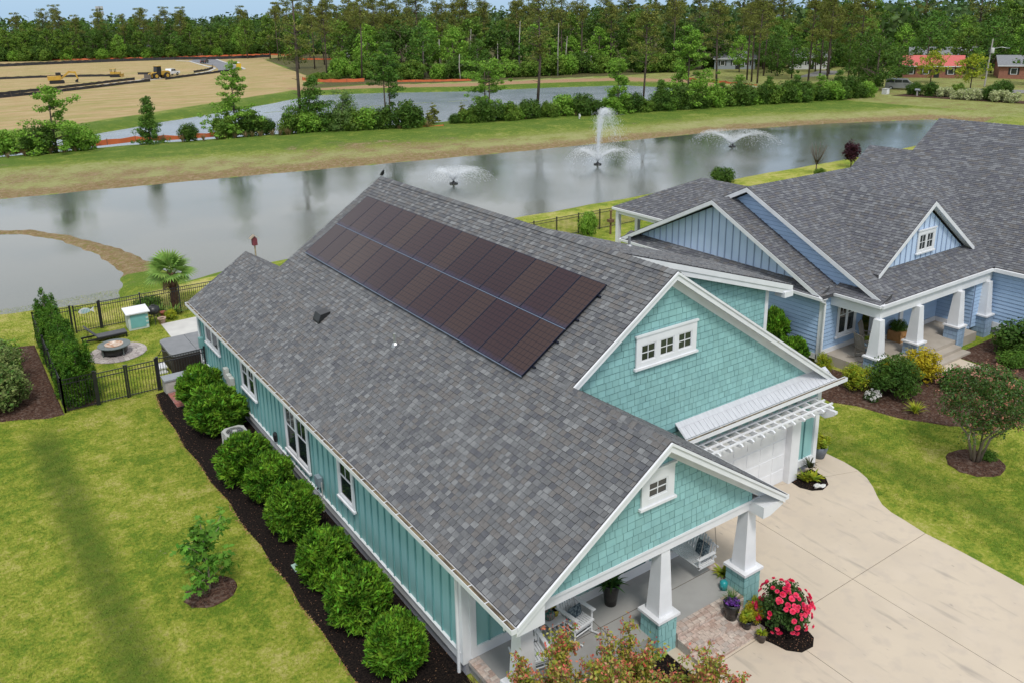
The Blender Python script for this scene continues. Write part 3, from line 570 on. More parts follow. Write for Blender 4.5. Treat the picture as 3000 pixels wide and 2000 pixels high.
    # --- garage gable wall
    gb = MB().prism([(3.95, 2.6, 3.3), (14.6, 2.6, 3.3), (14.6, 2.6, zm(14.6)-.15), (XM, 2.6, zl(XM)-.16), (3.95, 2.6, zl(3.95)-.16)], (0, .14, 0)).build('garage_gable', m_tealdark, H)
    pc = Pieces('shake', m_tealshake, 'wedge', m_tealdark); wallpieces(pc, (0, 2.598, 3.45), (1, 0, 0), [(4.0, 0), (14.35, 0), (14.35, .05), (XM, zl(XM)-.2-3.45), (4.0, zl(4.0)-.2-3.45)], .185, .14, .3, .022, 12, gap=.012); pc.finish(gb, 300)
    window(H, np.array((6.40, 2.57, 5.64)), np.array((1, 0, 0)), np.array((0, -1, 0)), 2.22, .86, 3, .17, (2, 2), .15, head=.08, name='gable_window')
    # --- metal pent roof over the garage, gutter
    a = np.array((8.0, 2.59, 3.56)); dn = np.array((0, -.42, -.30)); L = np.linalg.norm(dn); v = -dn/L; u = np.array((1., 0, 0)); n = np.cross(u, v)
    met = M('standing_seam_metal', (.60, .61, .64), (.52, .53, .56), rough=.42, metal=.2, vs=3, stretch=(6, 1, 1))
    pr_ = MB(); pr_.obox(a+dn, u, v, n, 0, 6.72, 0, L, -.02, .0); po = pr_.build('pent_roof', met, H)
    MB().obox(a, u, v, n, 0, 6.5, -.16, .03, .002, .012).build('flashing', met, po)
    for i in range(36): MB().obox(a+dn, u, v, n, .03+i*.19, .042+i*.19, 0, L-.17, .001, .014).build('standing_seam', met, po)
    def gutter(x0, x1, y0, y1, z, ax='x', nm='gutter'):
        g = MB(); 
        if ax == 'x': g.box(x0, x1, y0, y1, z-.12, z-.10); g.box(x0, x1, y0, y0+.012, z-.10, z); g.box(x0, x1, y1-.012, y1, z-.10, z-.01); g.box(x0-.01, x0, y0, y1, z-.12, z); g.box(x1, x1+.01, y0, y1, z-.12, z)
        else: g.box(x0, x1, y0, y1, z-.12, z-.10); g.box(x0, x0+.012, y0, y1, z-.10, z); g.box(x1-.012, x1, y0, y1, z-.10, z-.01); g.box(x0, x1, y0-.01, y0, z-.12, z); g.box(x0, x1, y1, y1+.01, z-.12, z)
        go = g.build(nm, m_white, H)
        MB().box(x0+.012, x1-.012, y0+.012, y1-.012, z-.099, z-.035).build('gutter_debris', m_gutterdirt, go); return go
    gutter(8.0, 15.15, 2.04, 2.17, 3.25)
    gl = gutter(-.135, -.002, Y0-.02, YK+.02, 3.14, 'y'); gutter(XFR+.002, XFR+.12, Y0-.02, 2.5, 3.12, 'y')
    for i in range(37): MB().box(-.125, .0, Y0+.3+i*.645, Y0+.316+i*.645, 3.11, 3.122).build('gutter_hanger', m_white, gl)
    MB().box(0, .30, Y0+.05, YK, 2.94, 2.97).build('soffit', m_white, H); MB().box(-.002, .02, Y0+.04, YK, 2.94, 3.04).build('fascia', m_white, H)
    MB().box(XFR-.35, XFR, Y0+.3, 2.6, 2.96, 2.99).build('soffit', m_white, H)
    ds = MB(); ds.tube([(-.02, 1.95, 3.0), (.02, 1.9, 2.86), (.18, 1.62, 2.72), (.2, 1.56, 2.6), (.2, 1.56, .05)], .045, 6); ds.build('downspout', m_white, H)
    ds = MB(); ds.tube([(-.03, 22.3, 3.0), (.1, 22.45, 2.8), (.2, 22.5, 2.6), (.2, 22.5, .05)], .045, 6); ds.build('downspout', m_white, H)
    # --- left wall: board and batten over a stucco base
    lw = MB().box(.28, .45, 1.45, 22.6, .6, 2.95).build('side_wall', m_teal, H)
    for i in range(51):
        y = 1.98+i*.408
        MB().box(.247, .28, y-.022, y+.022, .605, 2.945).build('batten', m_tealbat, lw)
    MB().box(.235, .28, 1.5, 22.6, .33, .60).build('skirt_board', m_white, H); MB().box(.2, .24, 1.5, 22.6, .595, .615).build('drip_cap', m_white, H)
    MB().box(.30, .5, 1.42, 22.6, -.1, .33).build('foundation', m_stucco, H); MB().box(.3, 15, 22.4, 22.55, -.1, 3.0).build('rear_wall', m_teal, H)
    MB().box(.22, .42, 1.40, 1.60, .33, 2.95).build('corner_board', m_white, H); MB().box(.235, .40, 22.5, 22.65, .33, 2.95).build('corner_board', m_white, H)
    X = np.array((0, -1., 0)); NX = np.array((-1., 0, 0))
    for (ya, yb, za, c, mid) in ((21.55, 19.62, 1.78, 2, 0), (16.88, 15.28, 1.5, 2, .5), (12.4, 10.38, .96, 2, .5), (8.12, 7.06, 1.36, 1, .5)):
        window(H, np.array((.245, ya, za)), X, NX, ya-yb, 2.9-za, c, .13, (2, 1) if mid else (1, 1), .12, mid=mid, name='side_window')
    # --- front wall behind the porch
    fw = MB().box(.42, 8.0, 1.42, 1.6, .42, 3.1).build('front_wall', m_teal, H)
    for i in range(14): x = .95+i*.42; MB().box(x-.022, x+.022, 1.39, 1.42, .68, 3.0).build('batten', m_tealbat, fw)
    MB().box(.42, 7.9, 1.375, 1.42, .42, .68).build('skirt_board', m_white, H); MB().box(.42, .58, 1.37, 1.42, .68, 3.0).build('corner_board', m_white, H)
    fd = MB(); fd.box(4.9, 5.95, 1.36, 1.42, .68, 2.75); fdo = fd.build('front_door', m_white, H); MB().box(5.05, 5.8, 1.335, 1.36, .75, 2.6).build('door_panel', M('door_paint', (.04, .12, .14), rough=.4), fdo)
    # --- porch: floor, brick border, steps, beams, columns
    MB().box(.42, 7.62, -.45, 1.42, 0, .42).build('porch_floor', m_concretegray, H)
    MB().box(3.5, 3.515, -.45, 1.37, .42, .4225).build('floor_joint', m_joint, H); MB().box(.66, 7.3, .46, .475, .42, .4225).build('floor_joint', m_joint, H)
    st = MB(); st.box(4.86, 7.18, -.73, -.45, 0, .38); st.box(7.82, 7.9, -.4, -.3, 0, .02); st.box(4.86, 6.98, -1.15, -.73, 0, .24); st.box(4.84, 7.0, -1.56, -1.15, 0, .11); st.box(.34, .62, -.45, 1.36, .30, .385); st.box(7.3, 7.66, -.45, 1.9, 0, .385); so = st.build('brick_steps', m_mortar, H)
    bk = Pieces('brick', m_brick, 'box'); ux, uy = np.array((1., 0, 0)), np.array((0, 1., 0))
    bk.plane((0, 0, .38), ux, uy, [(4.86, -.745), (7.18, -.745), (7.18, -.45), (4.86, -.45)], .0985, .2, .2, .042, 1, gap=.012, hgap=.01)
    for y0, y1, z, x0, x1 in ((-1.165, -.745, .24, 4.86, 6.98), (-1.575, -1.165, .11, 4.84, 7.0)): bk.plane((0, 0, z), ux, uy, [(x0, y0), (x1, y0), (x1, y1), (x0, y1)], .105, .2, .2, .042, int(z*100), gap=.012, hgap=.01)
    for y, z0, z1, x0, x1 in ((-.735, .02, .38, 4.86, 7.18), (-1.155, 0, .24, 4.86, 6.98), (-1.565, 0, .11, 4.84, 7.0)): bk.plane((0, y, z0), ux, Z3, [(x0, 0), (x1, 0), (x1, z1-z0), (x0, z1-z0)], .075, .2, .2, .018, 5, gap=.012, hgap=.01)
    bk.plane((0, 0, .385), ux, uy, [(.34, -.45), (.62, -.45), (.62, 1.36), (.34, 1.36)], .1, .28, .28, .037, 6, gap=.01, hgap=.01); bk.plane((0, 0, .385), ux, uy, [(7.3, -.45), (7.66, -.45), (7.66, 1.9), (7.3, 1.9)], .1, .36, .36, .037, 7, gap=.01, hgap=.01)
    bk.finish(so, 300)
    MB().box(.42, 7.68, -.59, -.27, 2.74, 3.0).build('porch_beam', m_white, H); MB().box(.40, 7.70, -.63, -.59, 2.96, 3.03).build('beam_moulding', m_white, H)
    MB().box(7.36, 7.64, -.27, 2.6, 2.74, 3.0).build('porch_beam', m_white, H); MB().box(.45, .72, -.27, 1.4, 2.74, 2.95).build('porch_beam', m_white, H)
    MB().box(.5, 7.5, -.27, 1.42, 2.98, 3.02).build('porch_ceiling', m_white, H)
    for i, cx in enumerate((.59, 4.54, 7.5)): column(H, cx, -.42, 0.0, 1.04, 2.74, .6, .27, .43, None, m_tealshake, m_tealdark, 40+i)
    # --- garage front
    MB().box(7.7, 14.58, 2.62, 2.9, .30, 3.3).build('garage_wall', m_teal, H); MB().box(13.3, 14.58, 2.64, 2.9, -.1, .30).build('foundation', m_stucco, H)
    MB().box(14.45, 14.6, 2.9, 22.5, -.1, 3.1).build('right_wall', m_teal, H)
    gd = MB().box(8.0, 13.02, 2.575, 2.62, 0.0, 2.22).build('garage_door', m_white, H)
    for r_ in range(4):
        for c in range(8):
            x = 8.07+c*.617; z = .06+r_*.54; MB().box(x, x+.56, 2.562, 2.575, z, z+.43).build('door_panel', m_white, gd)
    t = MB(); t.box(13.0, 13.42, 2.36, 2.62, 0.0, 2.5); t.build('door_post', m_white, H); MB().box(7.8, 13.0, 2.50, 2.62, 2.22, 2.52).build('door_header', m_white, H)
    for q in ((13.42, 13.5, 2.55, 2.62, .26, 3.1), (14.43, 14.62, 2.55, 2.66, -.05, 3.1), (13.5, 14.43, 2.55, 2.62, .26, .50)): MB().box(*q).build('garage_trim', m_white, H)
    MB().box(13.94, 13.98, 2.59, 2.62, .5, 3.05).build('batten', m_tealdark, H)
    # --- pergola over the garage door
    pg = MB(); pg.box(8.0, 14.15, 2.0, 2.09, 2.40, 2.60); po = pg.build('pergola_beam', m_white, H)
    for i in range(13):
        x = 8.35+i*.46; MB().prism([(x-.03, 2.55, 2.60), (x-.03, 1.62, 2.68), (x-.03, 1.60, 2.74), (x-.03, 1.66, 2.78), (x-.03, 2.55, 2.78)], (.06, 0, 0)).build('pergola_rafter', m_white, po)
    for y in (1.74, 2.02, 2.30): MB().box(7.95, 14.0, y-.025, y+.025, 2.78, 2.83).build('pergola_slat', m_white, po)
    MB().prism([(14.08, 2.55, 2.40), (14.08, 2.35, 2.22), (14.08, 2.0, 2.16), (14.08, 1.72, 2.34), (14.08, 1.66, 2.42), (14.08, 1.66, 2.5), (14.08, 2.55, 2.5)], (.12, 0, 0)).build('pergola_bracket', m_white, po)
    # --- fittings
    MB().prism([(2.05, 13.45, zl(2.05)+.02), (2.5, 13.45, zl(2.5)+.02), (2.5, 13.45, zl(2.5)+.09), (2.15, 13.45, zl(2.15)+.27), (2.05, 13.45, zl(2.05)+.10)], (0, .5, 0)).build('roof_vent', m_dark, H)
    m_pipe = M('galvanised_pipe', (.42, .43, .44), (.34, .35, .36), rough=.4, metal=.7)
    for x, y, z in ((2.79, 9.19, zl(2.79)), (10.6, 7.4, zs(10.6))):
        vp = MB().tube([(x, y, z-.05), (x, y, z+.36)], .045, 8).build('vent_pipe', m_pipe, H); MB().lathe((x, y, z), [(.13, -.05), (.10, .03), (.055, .08)], 8).build('pipe_flashing', m_pipe, vp)
    m_box = M('meter_box_paint', (.52, .52, .49), (.45, .45, .42), rough=.5)
    for y, z, h in ((18.75, 1.15, .42), (18.42, 1.0, .42), (18.1, .85, .55)):
        bo = MB().box(.08, .245, y-.13, y+.13, z, z+h).build('meter_box', m_box, H); MB().tube([(.17, y, z), (.17, y, .1)], .025, 6).build('conduit', m_box, bo)
    mb = MB().box(.1, .245, 9.45, 9.75, .95, 1.25).build('disconnect_box', M('gray_box_paint', (.20, .25, .28), rough=.5), H)
    MB().tube([(.16, 9.52, .95), (.1, 9.55, .85), (.13, 9.66, .8), (.2, 9.62, .95)], .02, 6).build('cable', m_dark, mb); MB().tube([(.2, 9.44, 1.1), (.2, 9.42, .1)], .016, 6).build('conduit', m_box, mb)
    MB().lathe((.2, 13.49, .9), [(.09, -.18), (.12, -.1), (.12, .08), (.07, .14)], 10, .6).build('dryer_vent', m_dark, H)
    MB().box(.06, .245, 22.0, 22.25, 1.3, 1.75).build('meter_box', M('teal_box_paint', (.16, .33, .32), rough=.5), H)
teal_house()

def solar():
    k = math.sqrt(1+S*S); v = np.array((1, 0, S))/k; n = np.array((-S, 0, 1))/k; u = np.array((0, -1., 0)); O = np.array((0, 0, ZE))+n*.12
    A = thing('solar_array', (3.7, 3.78, zl(3.7)), 'array of dark solar panels in two rows on the main roof slope', 'solar panels')
    cell = bpy.data.materials.new('solar_cells'); cell.use_nodes = True; N, Lk = cell.node_tree.nodes, cell.node_tree.links; p = N['Principled BSDF']
    p.inputs['Roughness'].default_value = .14; p.inputs['Specular IOR Level'].default_value = .2
    tc = N.new('ShaderNodeTexCoord'); sx = N.new('ShaderNodeSeparateXYZ'); Lk.new(tc.outputs['Object'], sx.inputs[0])
    def mt(op, a, b):
        q = N.new('ShaderNodeMath'); q.operation = op
        for i, w in enumerate((a, b)):
            if isinstance(w, (int, float)): q.inputs[i].default_value = w
            else: Lk.new(w, q.inputs[i])
        return q.outputs[0]
    gx = mt('LESS_THAN', mt('FRACT', mt('DIVIDE', sx.outputs[0], .171), 0), .10); gy = mt('LESS_THAN', mt('FRACT', mt('DIVIDE', sx.outputs[1], .168), 0), .10)
    g = mt('MAXIMUM', gx, gy)
    oi = N.new('ShaderNodeObjectInfo'); cr = N.new('ShaderNodeValToRGB'); e = cr.color_ramp.elements
    for i, c in enumerate(((.036, .020, .022), (.041, .023, .024), (.050, .030, .027), (.038, .021, .024), (.045, .026, .025))):
        q = e[i] if i < 2 else e.new(.5)
        q.position = i/5; q.color = (*c, 1)
    cr.color_ramp.interpolation = 'CONSTANT'; Lk.new(oi.outputs['Random'], cr.inputs[0])
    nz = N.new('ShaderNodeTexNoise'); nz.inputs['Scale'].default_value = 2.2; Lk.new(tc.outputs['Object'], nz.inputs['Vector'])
    mx = N.new('ShaderNodeMix'); mx.data_type = 'RGBA'; mx.inputs['B'].default_value = (.03, .045, .12, 1); mr = N.new('ShaderNodeMapRange'); mr.inputs['From Min'].default_value = .30; mr.inputs['From Max'].default_value = .0; mr.inputs['To Max'].default_value = .55; Lk.new(mt('ADD', sx.outputs[1], mt('MULTIPLY', nz.outputs['Fac'], .25)), mr.inputs[0]); Lk.new(mr.outputs[0], mx.inputs['Factor']); Lk.new(cr.outputs[0], mx.inputs['A'])  # blue sky reflection painted into the cell colour along the lower edge
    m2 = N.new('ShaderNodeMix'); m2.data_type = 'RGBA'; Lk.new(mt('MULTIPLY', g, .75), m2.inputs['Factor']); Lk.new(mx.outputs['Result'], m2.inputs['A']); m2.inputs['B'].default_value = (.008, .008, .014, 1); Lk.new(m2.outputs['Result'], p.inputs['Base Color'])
    alu = M('panel_frame', (.012, .016, .035), rough=.35, metal=.6); ral = M('rail_aluminium', (.22, .27, .36), rough=.4, metal=.6)
    W, Lh, pit, rows = 1.03, 1.685, 1.045, (4.449, 6.154)
    fm = MB(); t = .035
    for q in ((0, W, 0, .02), (0, W, Lh-.02, Lh), (0, .02, .02, Lh-.02), (W-.02, W, .02, Lh-.02)): fm.box(q[0], q[1], q[2], q[3], -t, .003)
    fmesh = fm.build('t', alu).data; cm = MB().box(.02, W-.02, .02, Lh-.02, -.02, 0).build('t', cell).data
    for o in [o for o in bpy.data.objects if o.name.startswith('t') and o.data in (fmesh, cm)]: bpy.data.objects.remove(o)
    off = np.array(wloc(A))
    for r_ in rows:
        for i in range(14):
            c = O+v*r_+u*(-(3.782+14*pit)+i*pit)-off
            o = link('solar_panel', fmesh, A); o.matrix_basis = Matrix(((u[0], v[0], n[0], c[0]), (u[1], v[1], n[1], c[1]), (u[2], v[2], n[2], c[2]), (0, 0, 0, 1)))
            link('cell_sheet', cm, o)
        MB().obox(O+v*(r_-.02), u, v, n, -(3.782+14*pit), -3.782-.015, -.002, .014, -.03, .004).build('trim_rail', ral, A)
        for a in (.4, 1.3): MB().obox(O+v*(r_+a), u, v, n, -(3.75+14*pit), -3.7, -.02, .02, -.085, -.036).build('mounting_rail', alu, A)
solar()
# ---------------------------------------------------------------- paving and beds
def sheet(name, pts, z, mat, kind='structure', th=.0, parent=None):
    mb = MB()
    if th: mb.prism([(x, y, z-th) for x, y in pts], (0, 0, th))
    else: mb.poly([(x, y, z) for x, y in pts])
    o = mb.build(name, mat, parent)
    if kind: tag(o, kind=kind)
    return o
DRV = [(4.55,-12),(13.5,-12),(13.8,-4.9),(13.85,-4.32),(13.91,-3.56),(13.97,-2.71),(13.99,-1.59),(14.12,-.89),(14.19,-.41),(14.35,-.02),(14.62,.3),(15.02,.71),(15.35,1.14),(15.54,1.59),(15.65,2.17),(15.66,2.95),(7.68,2.95),(7.68,-.45),(4.55,-.45)]
def driveway():
    dv = sheet('driveway', DRV, .012, m_joint)
    def cutp(poly, a, b, g=.008):      # split by the line a-b with a joint between
        nx, ny = b[1]-a[1], -(b[0]-a[0]); l = math.hypot(nx, ny); nx /= l; ny /= l; c = nx*a[0]+ny*a[1]
        return [q for q in (clip(poly, [(nx, ny, c-g)]), clip(poly, [(-nx, -ny, -c-g)])) if q]
    top, bot = cutp(DRV, (4, -1.66), (16, -1.57))[::1]
    out = []
    for p in cutp(DRV, (4, -1.66), (16, -1.57)):
        for q in cutp(p, (10.62, 3), (10.2, -12)):
            out.append(q)
    res = []
    for q in out:
        cx = sum(a for a, b in q)/len(q); cy = sum(b for a, b in q)/len(q)
        if cx < 10 and cy < -1.6: res += cutp(q, (7.3, -2), (7.2, -12))
        elif cx > 10.6 and cy > -1.6:
            for s in cutp(q, (13.9, 2.1), (15.49, 1.56)): res += [s]
        else: res.append(q)
    for q in res:
        if len(q) > 2: MB().prism([(x, y, .010) for x, y in q], (0, 0, .016)).build('concrete_slab', m_concrete, dv)
driveway()
def bed(name, pts, mat, h=.05, z=.006, litter=0, litmat=None, seed=1, sub=True):
    """planting bed: a low mound of bark with chips lying on it"""
    cx = sum(p[0] for p in pts)/len(pts); cy = sum(p[1] for p in pts)/len(pts)
    mb = MB(); n = len(pts); rings = ((1, 0), (.96, h*.7), (.6, h), (.25, h*1.1))
    for k, (s, hh) in enumerate(rings): mb.v += [(cx+(x-cx)*s, cy+(y-cy)*s, z+hh) for x, y in pts]
    for k in range(len(rings)-1):
        for i in range(n): j = (i+1) % n; mb.f.append([k*n+i, k*n+j, (k+1)*n+j, (k+1)*n+i])
    mb.f.append([(len(rings)-1)*n+i for i in range(n)])
    o = tag(mb.build(name, mat), kind='structure')
    if litter:
        rg = np.random.default_rng(seed); px = np.array(pts); lo, hi = px.min(0), px.max(0); q = rg.uniform(lo, hi, (litter*3, 2)); d = sdpoly(q[:, 0], q[:, 1], pts); q = q[d < -.02][:litter]
        c = np.column_stack([q, np.full(len(q), z+h*1.15)]); V, F = leafquads(c, np.tile((0, 0, 1.), (len(c), 1)), .035, .4, rg, .5)
        tag(link('bark_chips', npmesh('bark_chips', V-np.array(o.location), F, litmat), o), kind='stuff')
    return o
def leafquads(C, Nn, size, aspect, rg, jit=.6, bend=0.):
    """diamond leaves at C facing Nn"""
    k = len(C); Nn = Nn+rg.normal(0, jit, (k, 3)); Nn /= np.linalg.norm(Nn, axis=1)[:, None]
    t = rg.normal(0, 1, (k, 3)); t -= Nn*(t*Nn).sum(1)[:, None]; t /= np.linalg.norm(t, axis=1)[:, None]; b = np.cross(Nn, t)
    s = size*rg.uniform(.65, 1.3, (k, 1))
    V = np.stack([C-t*s*.5, C+b*s*aspect*.5+Nn*s*bend, C+t*s*.5, C-b*s*aspect*.5+Nn*s*bend], 1).reshape(-1, 3)
    return V, np.arange(4*k).reshape(-1, 4)
chips_red = leafmat('bark_and_leaf_litter', (.16, .075, .045), (.28, .15, .09), isl=.5, vs=9, trans=0)
chips_pale = leafmat('pale_bark_chips', (.20, .15, .12), (.10, .06, .045), isl=.5, vs=9, trans=0)
bed('side_mulch_bed', [(.3,.0),(-.2,-1.2),(-1.3,-.6),(-1.82,1.5),(-1.88,3),(-1.86,4.7),(-1.95,5.9),(-1.88,6.9),(-1.97,8),(-1.92,9),(-2.04,10.3),(-1.98,11.9),(-2.12,13.3),(-2.1,15),(-2.22,16.4),(-2.14,17.9),(-2.2,19.6),(-2.1,20.8),(-2.02,21.5),(-1.2,21.75),(.3,21.75)], m_mulch, .04, .006, 2400, chips_red, 1)
def edge_litter(P_, n, seed, spread=.05):
    rg = np.random.default_rng(seed); P_ = np.array(P_, float); seg = np.linalg.norm(np.diff(P_, axis=0), axis=1); c = np.concatenate([[0], np.cumsum(seg)]); t = rg.uniform(0, c[-1], n); q = np.stack([np.interp(t, c, P_[:, i]) for i in (0, 1)], 1)+rg.normal(0, spread, (n, 2)); C = np.column_stack([q, np.full(n, .03)]); V, F = leafquads(C, np.tile((0, 0, 1.), (n, 1)), .055, .35, rg, .5); tag(link('dry_leaf_litter', npmesh('dry_leaf_litter', V, F, leafmat('dry_oak_leaf', (.30, .14, .055), (.38, .24, .12), isl=.4, vs=8, trans=0))), 'dry brown leaves lying along the edge of the black mulch', 'leaves', None, 'stuff')
edge_litter([(-1.82,1.5),(-1.88,3),(-1.86,4.7),(-1.95,5.9),(-1.88,6.9),(-1.97,8),(-1.92,9),(-2.04,10.3),(-1.98,11.9),(-2.12,13.3),(-2.1,15),(-2.22,16.4),(-2.14,17.9),(-2.2,19.6),(-2.1,20.8),(-2.02,21.5)], 1500, 3)
bed('porch_front_bed', [(.35,-.75),(4.55,-.75),(4.55,-3.6),(2.5,-4.6),(0,-4.2),(-1,-2.8),(-.9,-1.3)], m_mulch, .04, .004, 500, chips_red, 2)
bed('hedge_mulch_bed', [(-5.36,21.7),(-5.95,21.7),(-7.0,22.3),(-8.2,22.7),(-9.5,24),(-9.5,29.5),(-7.5,31),(-6.2,30.9),(-5.45,30.6)], m_mulchbrown, .03, .006, 2600, chips_pale, 3)
bed('arborvitae_bed', [(-5.2,21.95),(-4.15,21.95),(-4.1,23),(-4.1,30.5),(-5.2,30.7)], m_mulchbrown, .02, .006, 500, chips_pale, 4)
ring = lambda cx, cy, rx, ry, k=22, a=0: [(cx+rx*math.cos(2*math.pi*i/k)*(1+.04*math.sin(3*i+a)), cy+ry*math.sin(2*math.pi*i/k)*(1+.03*math.cos(2*i+a))) for i in range(k)]
bed('young_tree_mulch_ring', ring(-3.7, 7.8, .68, .62), m_mulchbrown, .05, .006, 420, chips_pale, 5)
bed('lawn_mulch_ring', ring(-8.5, 19.0, .75, .7), m_mulchbrown, .05, .006, 250, chips_pale, 6)
bed('crape_myrtle_mulch_ring', ring(19.1, -.36, .95, .85), m_mulchbrown, .06, .006, 420, chips_pale, 7)
bed('rose_mulch_bed', [(7.72,-.62),(7.9,-.75),(7.92,-1.3),(7.9,-2.1),(7.8,-2.38),(7.52,-2.56),(7.14,-2.53),(6.9,-2.28),(6.82,-1.95),(6.72,-1.66),(7.05,-1.55),(7.1,-.75)], m_mulch, .03, .028, 300, chips_red, 8)
bed('garage_mulch_bed', [(13.46,2.54),(13.17,2.36),(13.12,2.01),(13.28,1.68),(13.59,1.51),(14.01,1.6),(14.3,1.9),(14.4,2.54)], m_mulch, .03, .028, 160, chips_red, 9)
bed('blue_house_bed', [(21.9,7.6),(20.3,7.4),(19.4,6.3),(19.2,5.2),(19.72,4.36),(19.89,3.53),(20.11,2.77),(20.55,2.15),(20.92,1.52),(21.74,.86),(23.5,.3),(25.0,.7),(24.6,3.0),(24.9,4.6),(22.2,5.0)], m_mulchbrown, .04, .006, 1800, chips_pale, 10)
bed('blue_garage_bed', [(27.3,4.9),(27.4,3.2),(26.9,1.4),(28.5,.2),(31.2,.6),(31.2,4.9)], m_mulchbrown, .05, .006, 900, chips_pale, 11)
sheet('blue_house_walk', [(24.6,4.9),(25.3,2.4),(24.2,.2),(25.4,-.4),(26.8,1.6),(27.2,3.6),(27.3,4.9)], .016, m_concrete)

# ---------------------------------------------------------------- the blue house and the house beyond
def lap_wall(H, nm, O, u, poly, expo=.178, seed=1, mat=None, dark=None):
    """wall of horizontal lap boards; poly in wall coordinates"""
    O = np.array(O, float); u = np.array(u, float); n = np.cross(u, Z3); pts = [O+u*a+Z3*b for a, b in poly]
    w = MB().prism([p-n*.12 for p in pts], n*.118).build(nm, dark or m_bluedark, H)
    hp = halfplanes(poly); v0, v1 = min(p[1] for p in poly), max(p[1] for p in poly); a0, a1 = min(p[0] for p in poly), max(p[0] for p in poly); vv = v0
    while vv < v1-.02:
        cp = clip([(a0, vv), (a1, vv), (a1, vv+expo-.02), (a0, vv+expo-.02)], hp)
        if cp:
            lo = [O+u*a+Z3*b for a, b in cp]; hi = [p+n*(.03-.025*(q[1]-vv)/expo) for p, q in zip(lo, cp)]
            mb = MB(); k = len(lo); mb.v = [tuple(p) for p in lo]+[tuple(p) for p in hi]; mb.f.append(list(range(k, 2*k)))
            for i in range(k): j = (i+1) % k; mb.f.append([i, j, k+j, k+i])
            mb.build('siding_board', mat or m_blue, w)
        vv += expo
    return w
m_bluebat = M('blue_batten_shade', (.26, .33, .46), rough=.6)  # whole batten coloured dark to stand in for its shadow line
def batten_wall(H, nm, O, u, poly, step=.42, mat=None):
    O = np.array(O, float); u = np.array(u, float); n = np.cross(u, Z3); pts = [O+u*a+Z3*b for a, b in poly]
    w = MB().prism([p-n*.12 for p in pts], n*.12).build(nm, mat or m_bluebb, H); hp = halfplanes(poly); a = min(p[0] for p in poly)+.2
    while a < max(p[0] for p in poly):
        cp = clip([(a-.02, -9), (a+.02, -9), (a+.02, 20), (a-.02, 20)], hp)
        if len(cp) > 2:
            z0, z1 = min(p[1] for p in cp), max(p[1] for p in cp); mb = MB(); mb.obox(O, u, Z3, n, a-.02, a+.02, z0, z1-.02, 0, .03); mb.build('batten', m_bluebat, w)
        a += step
    return w
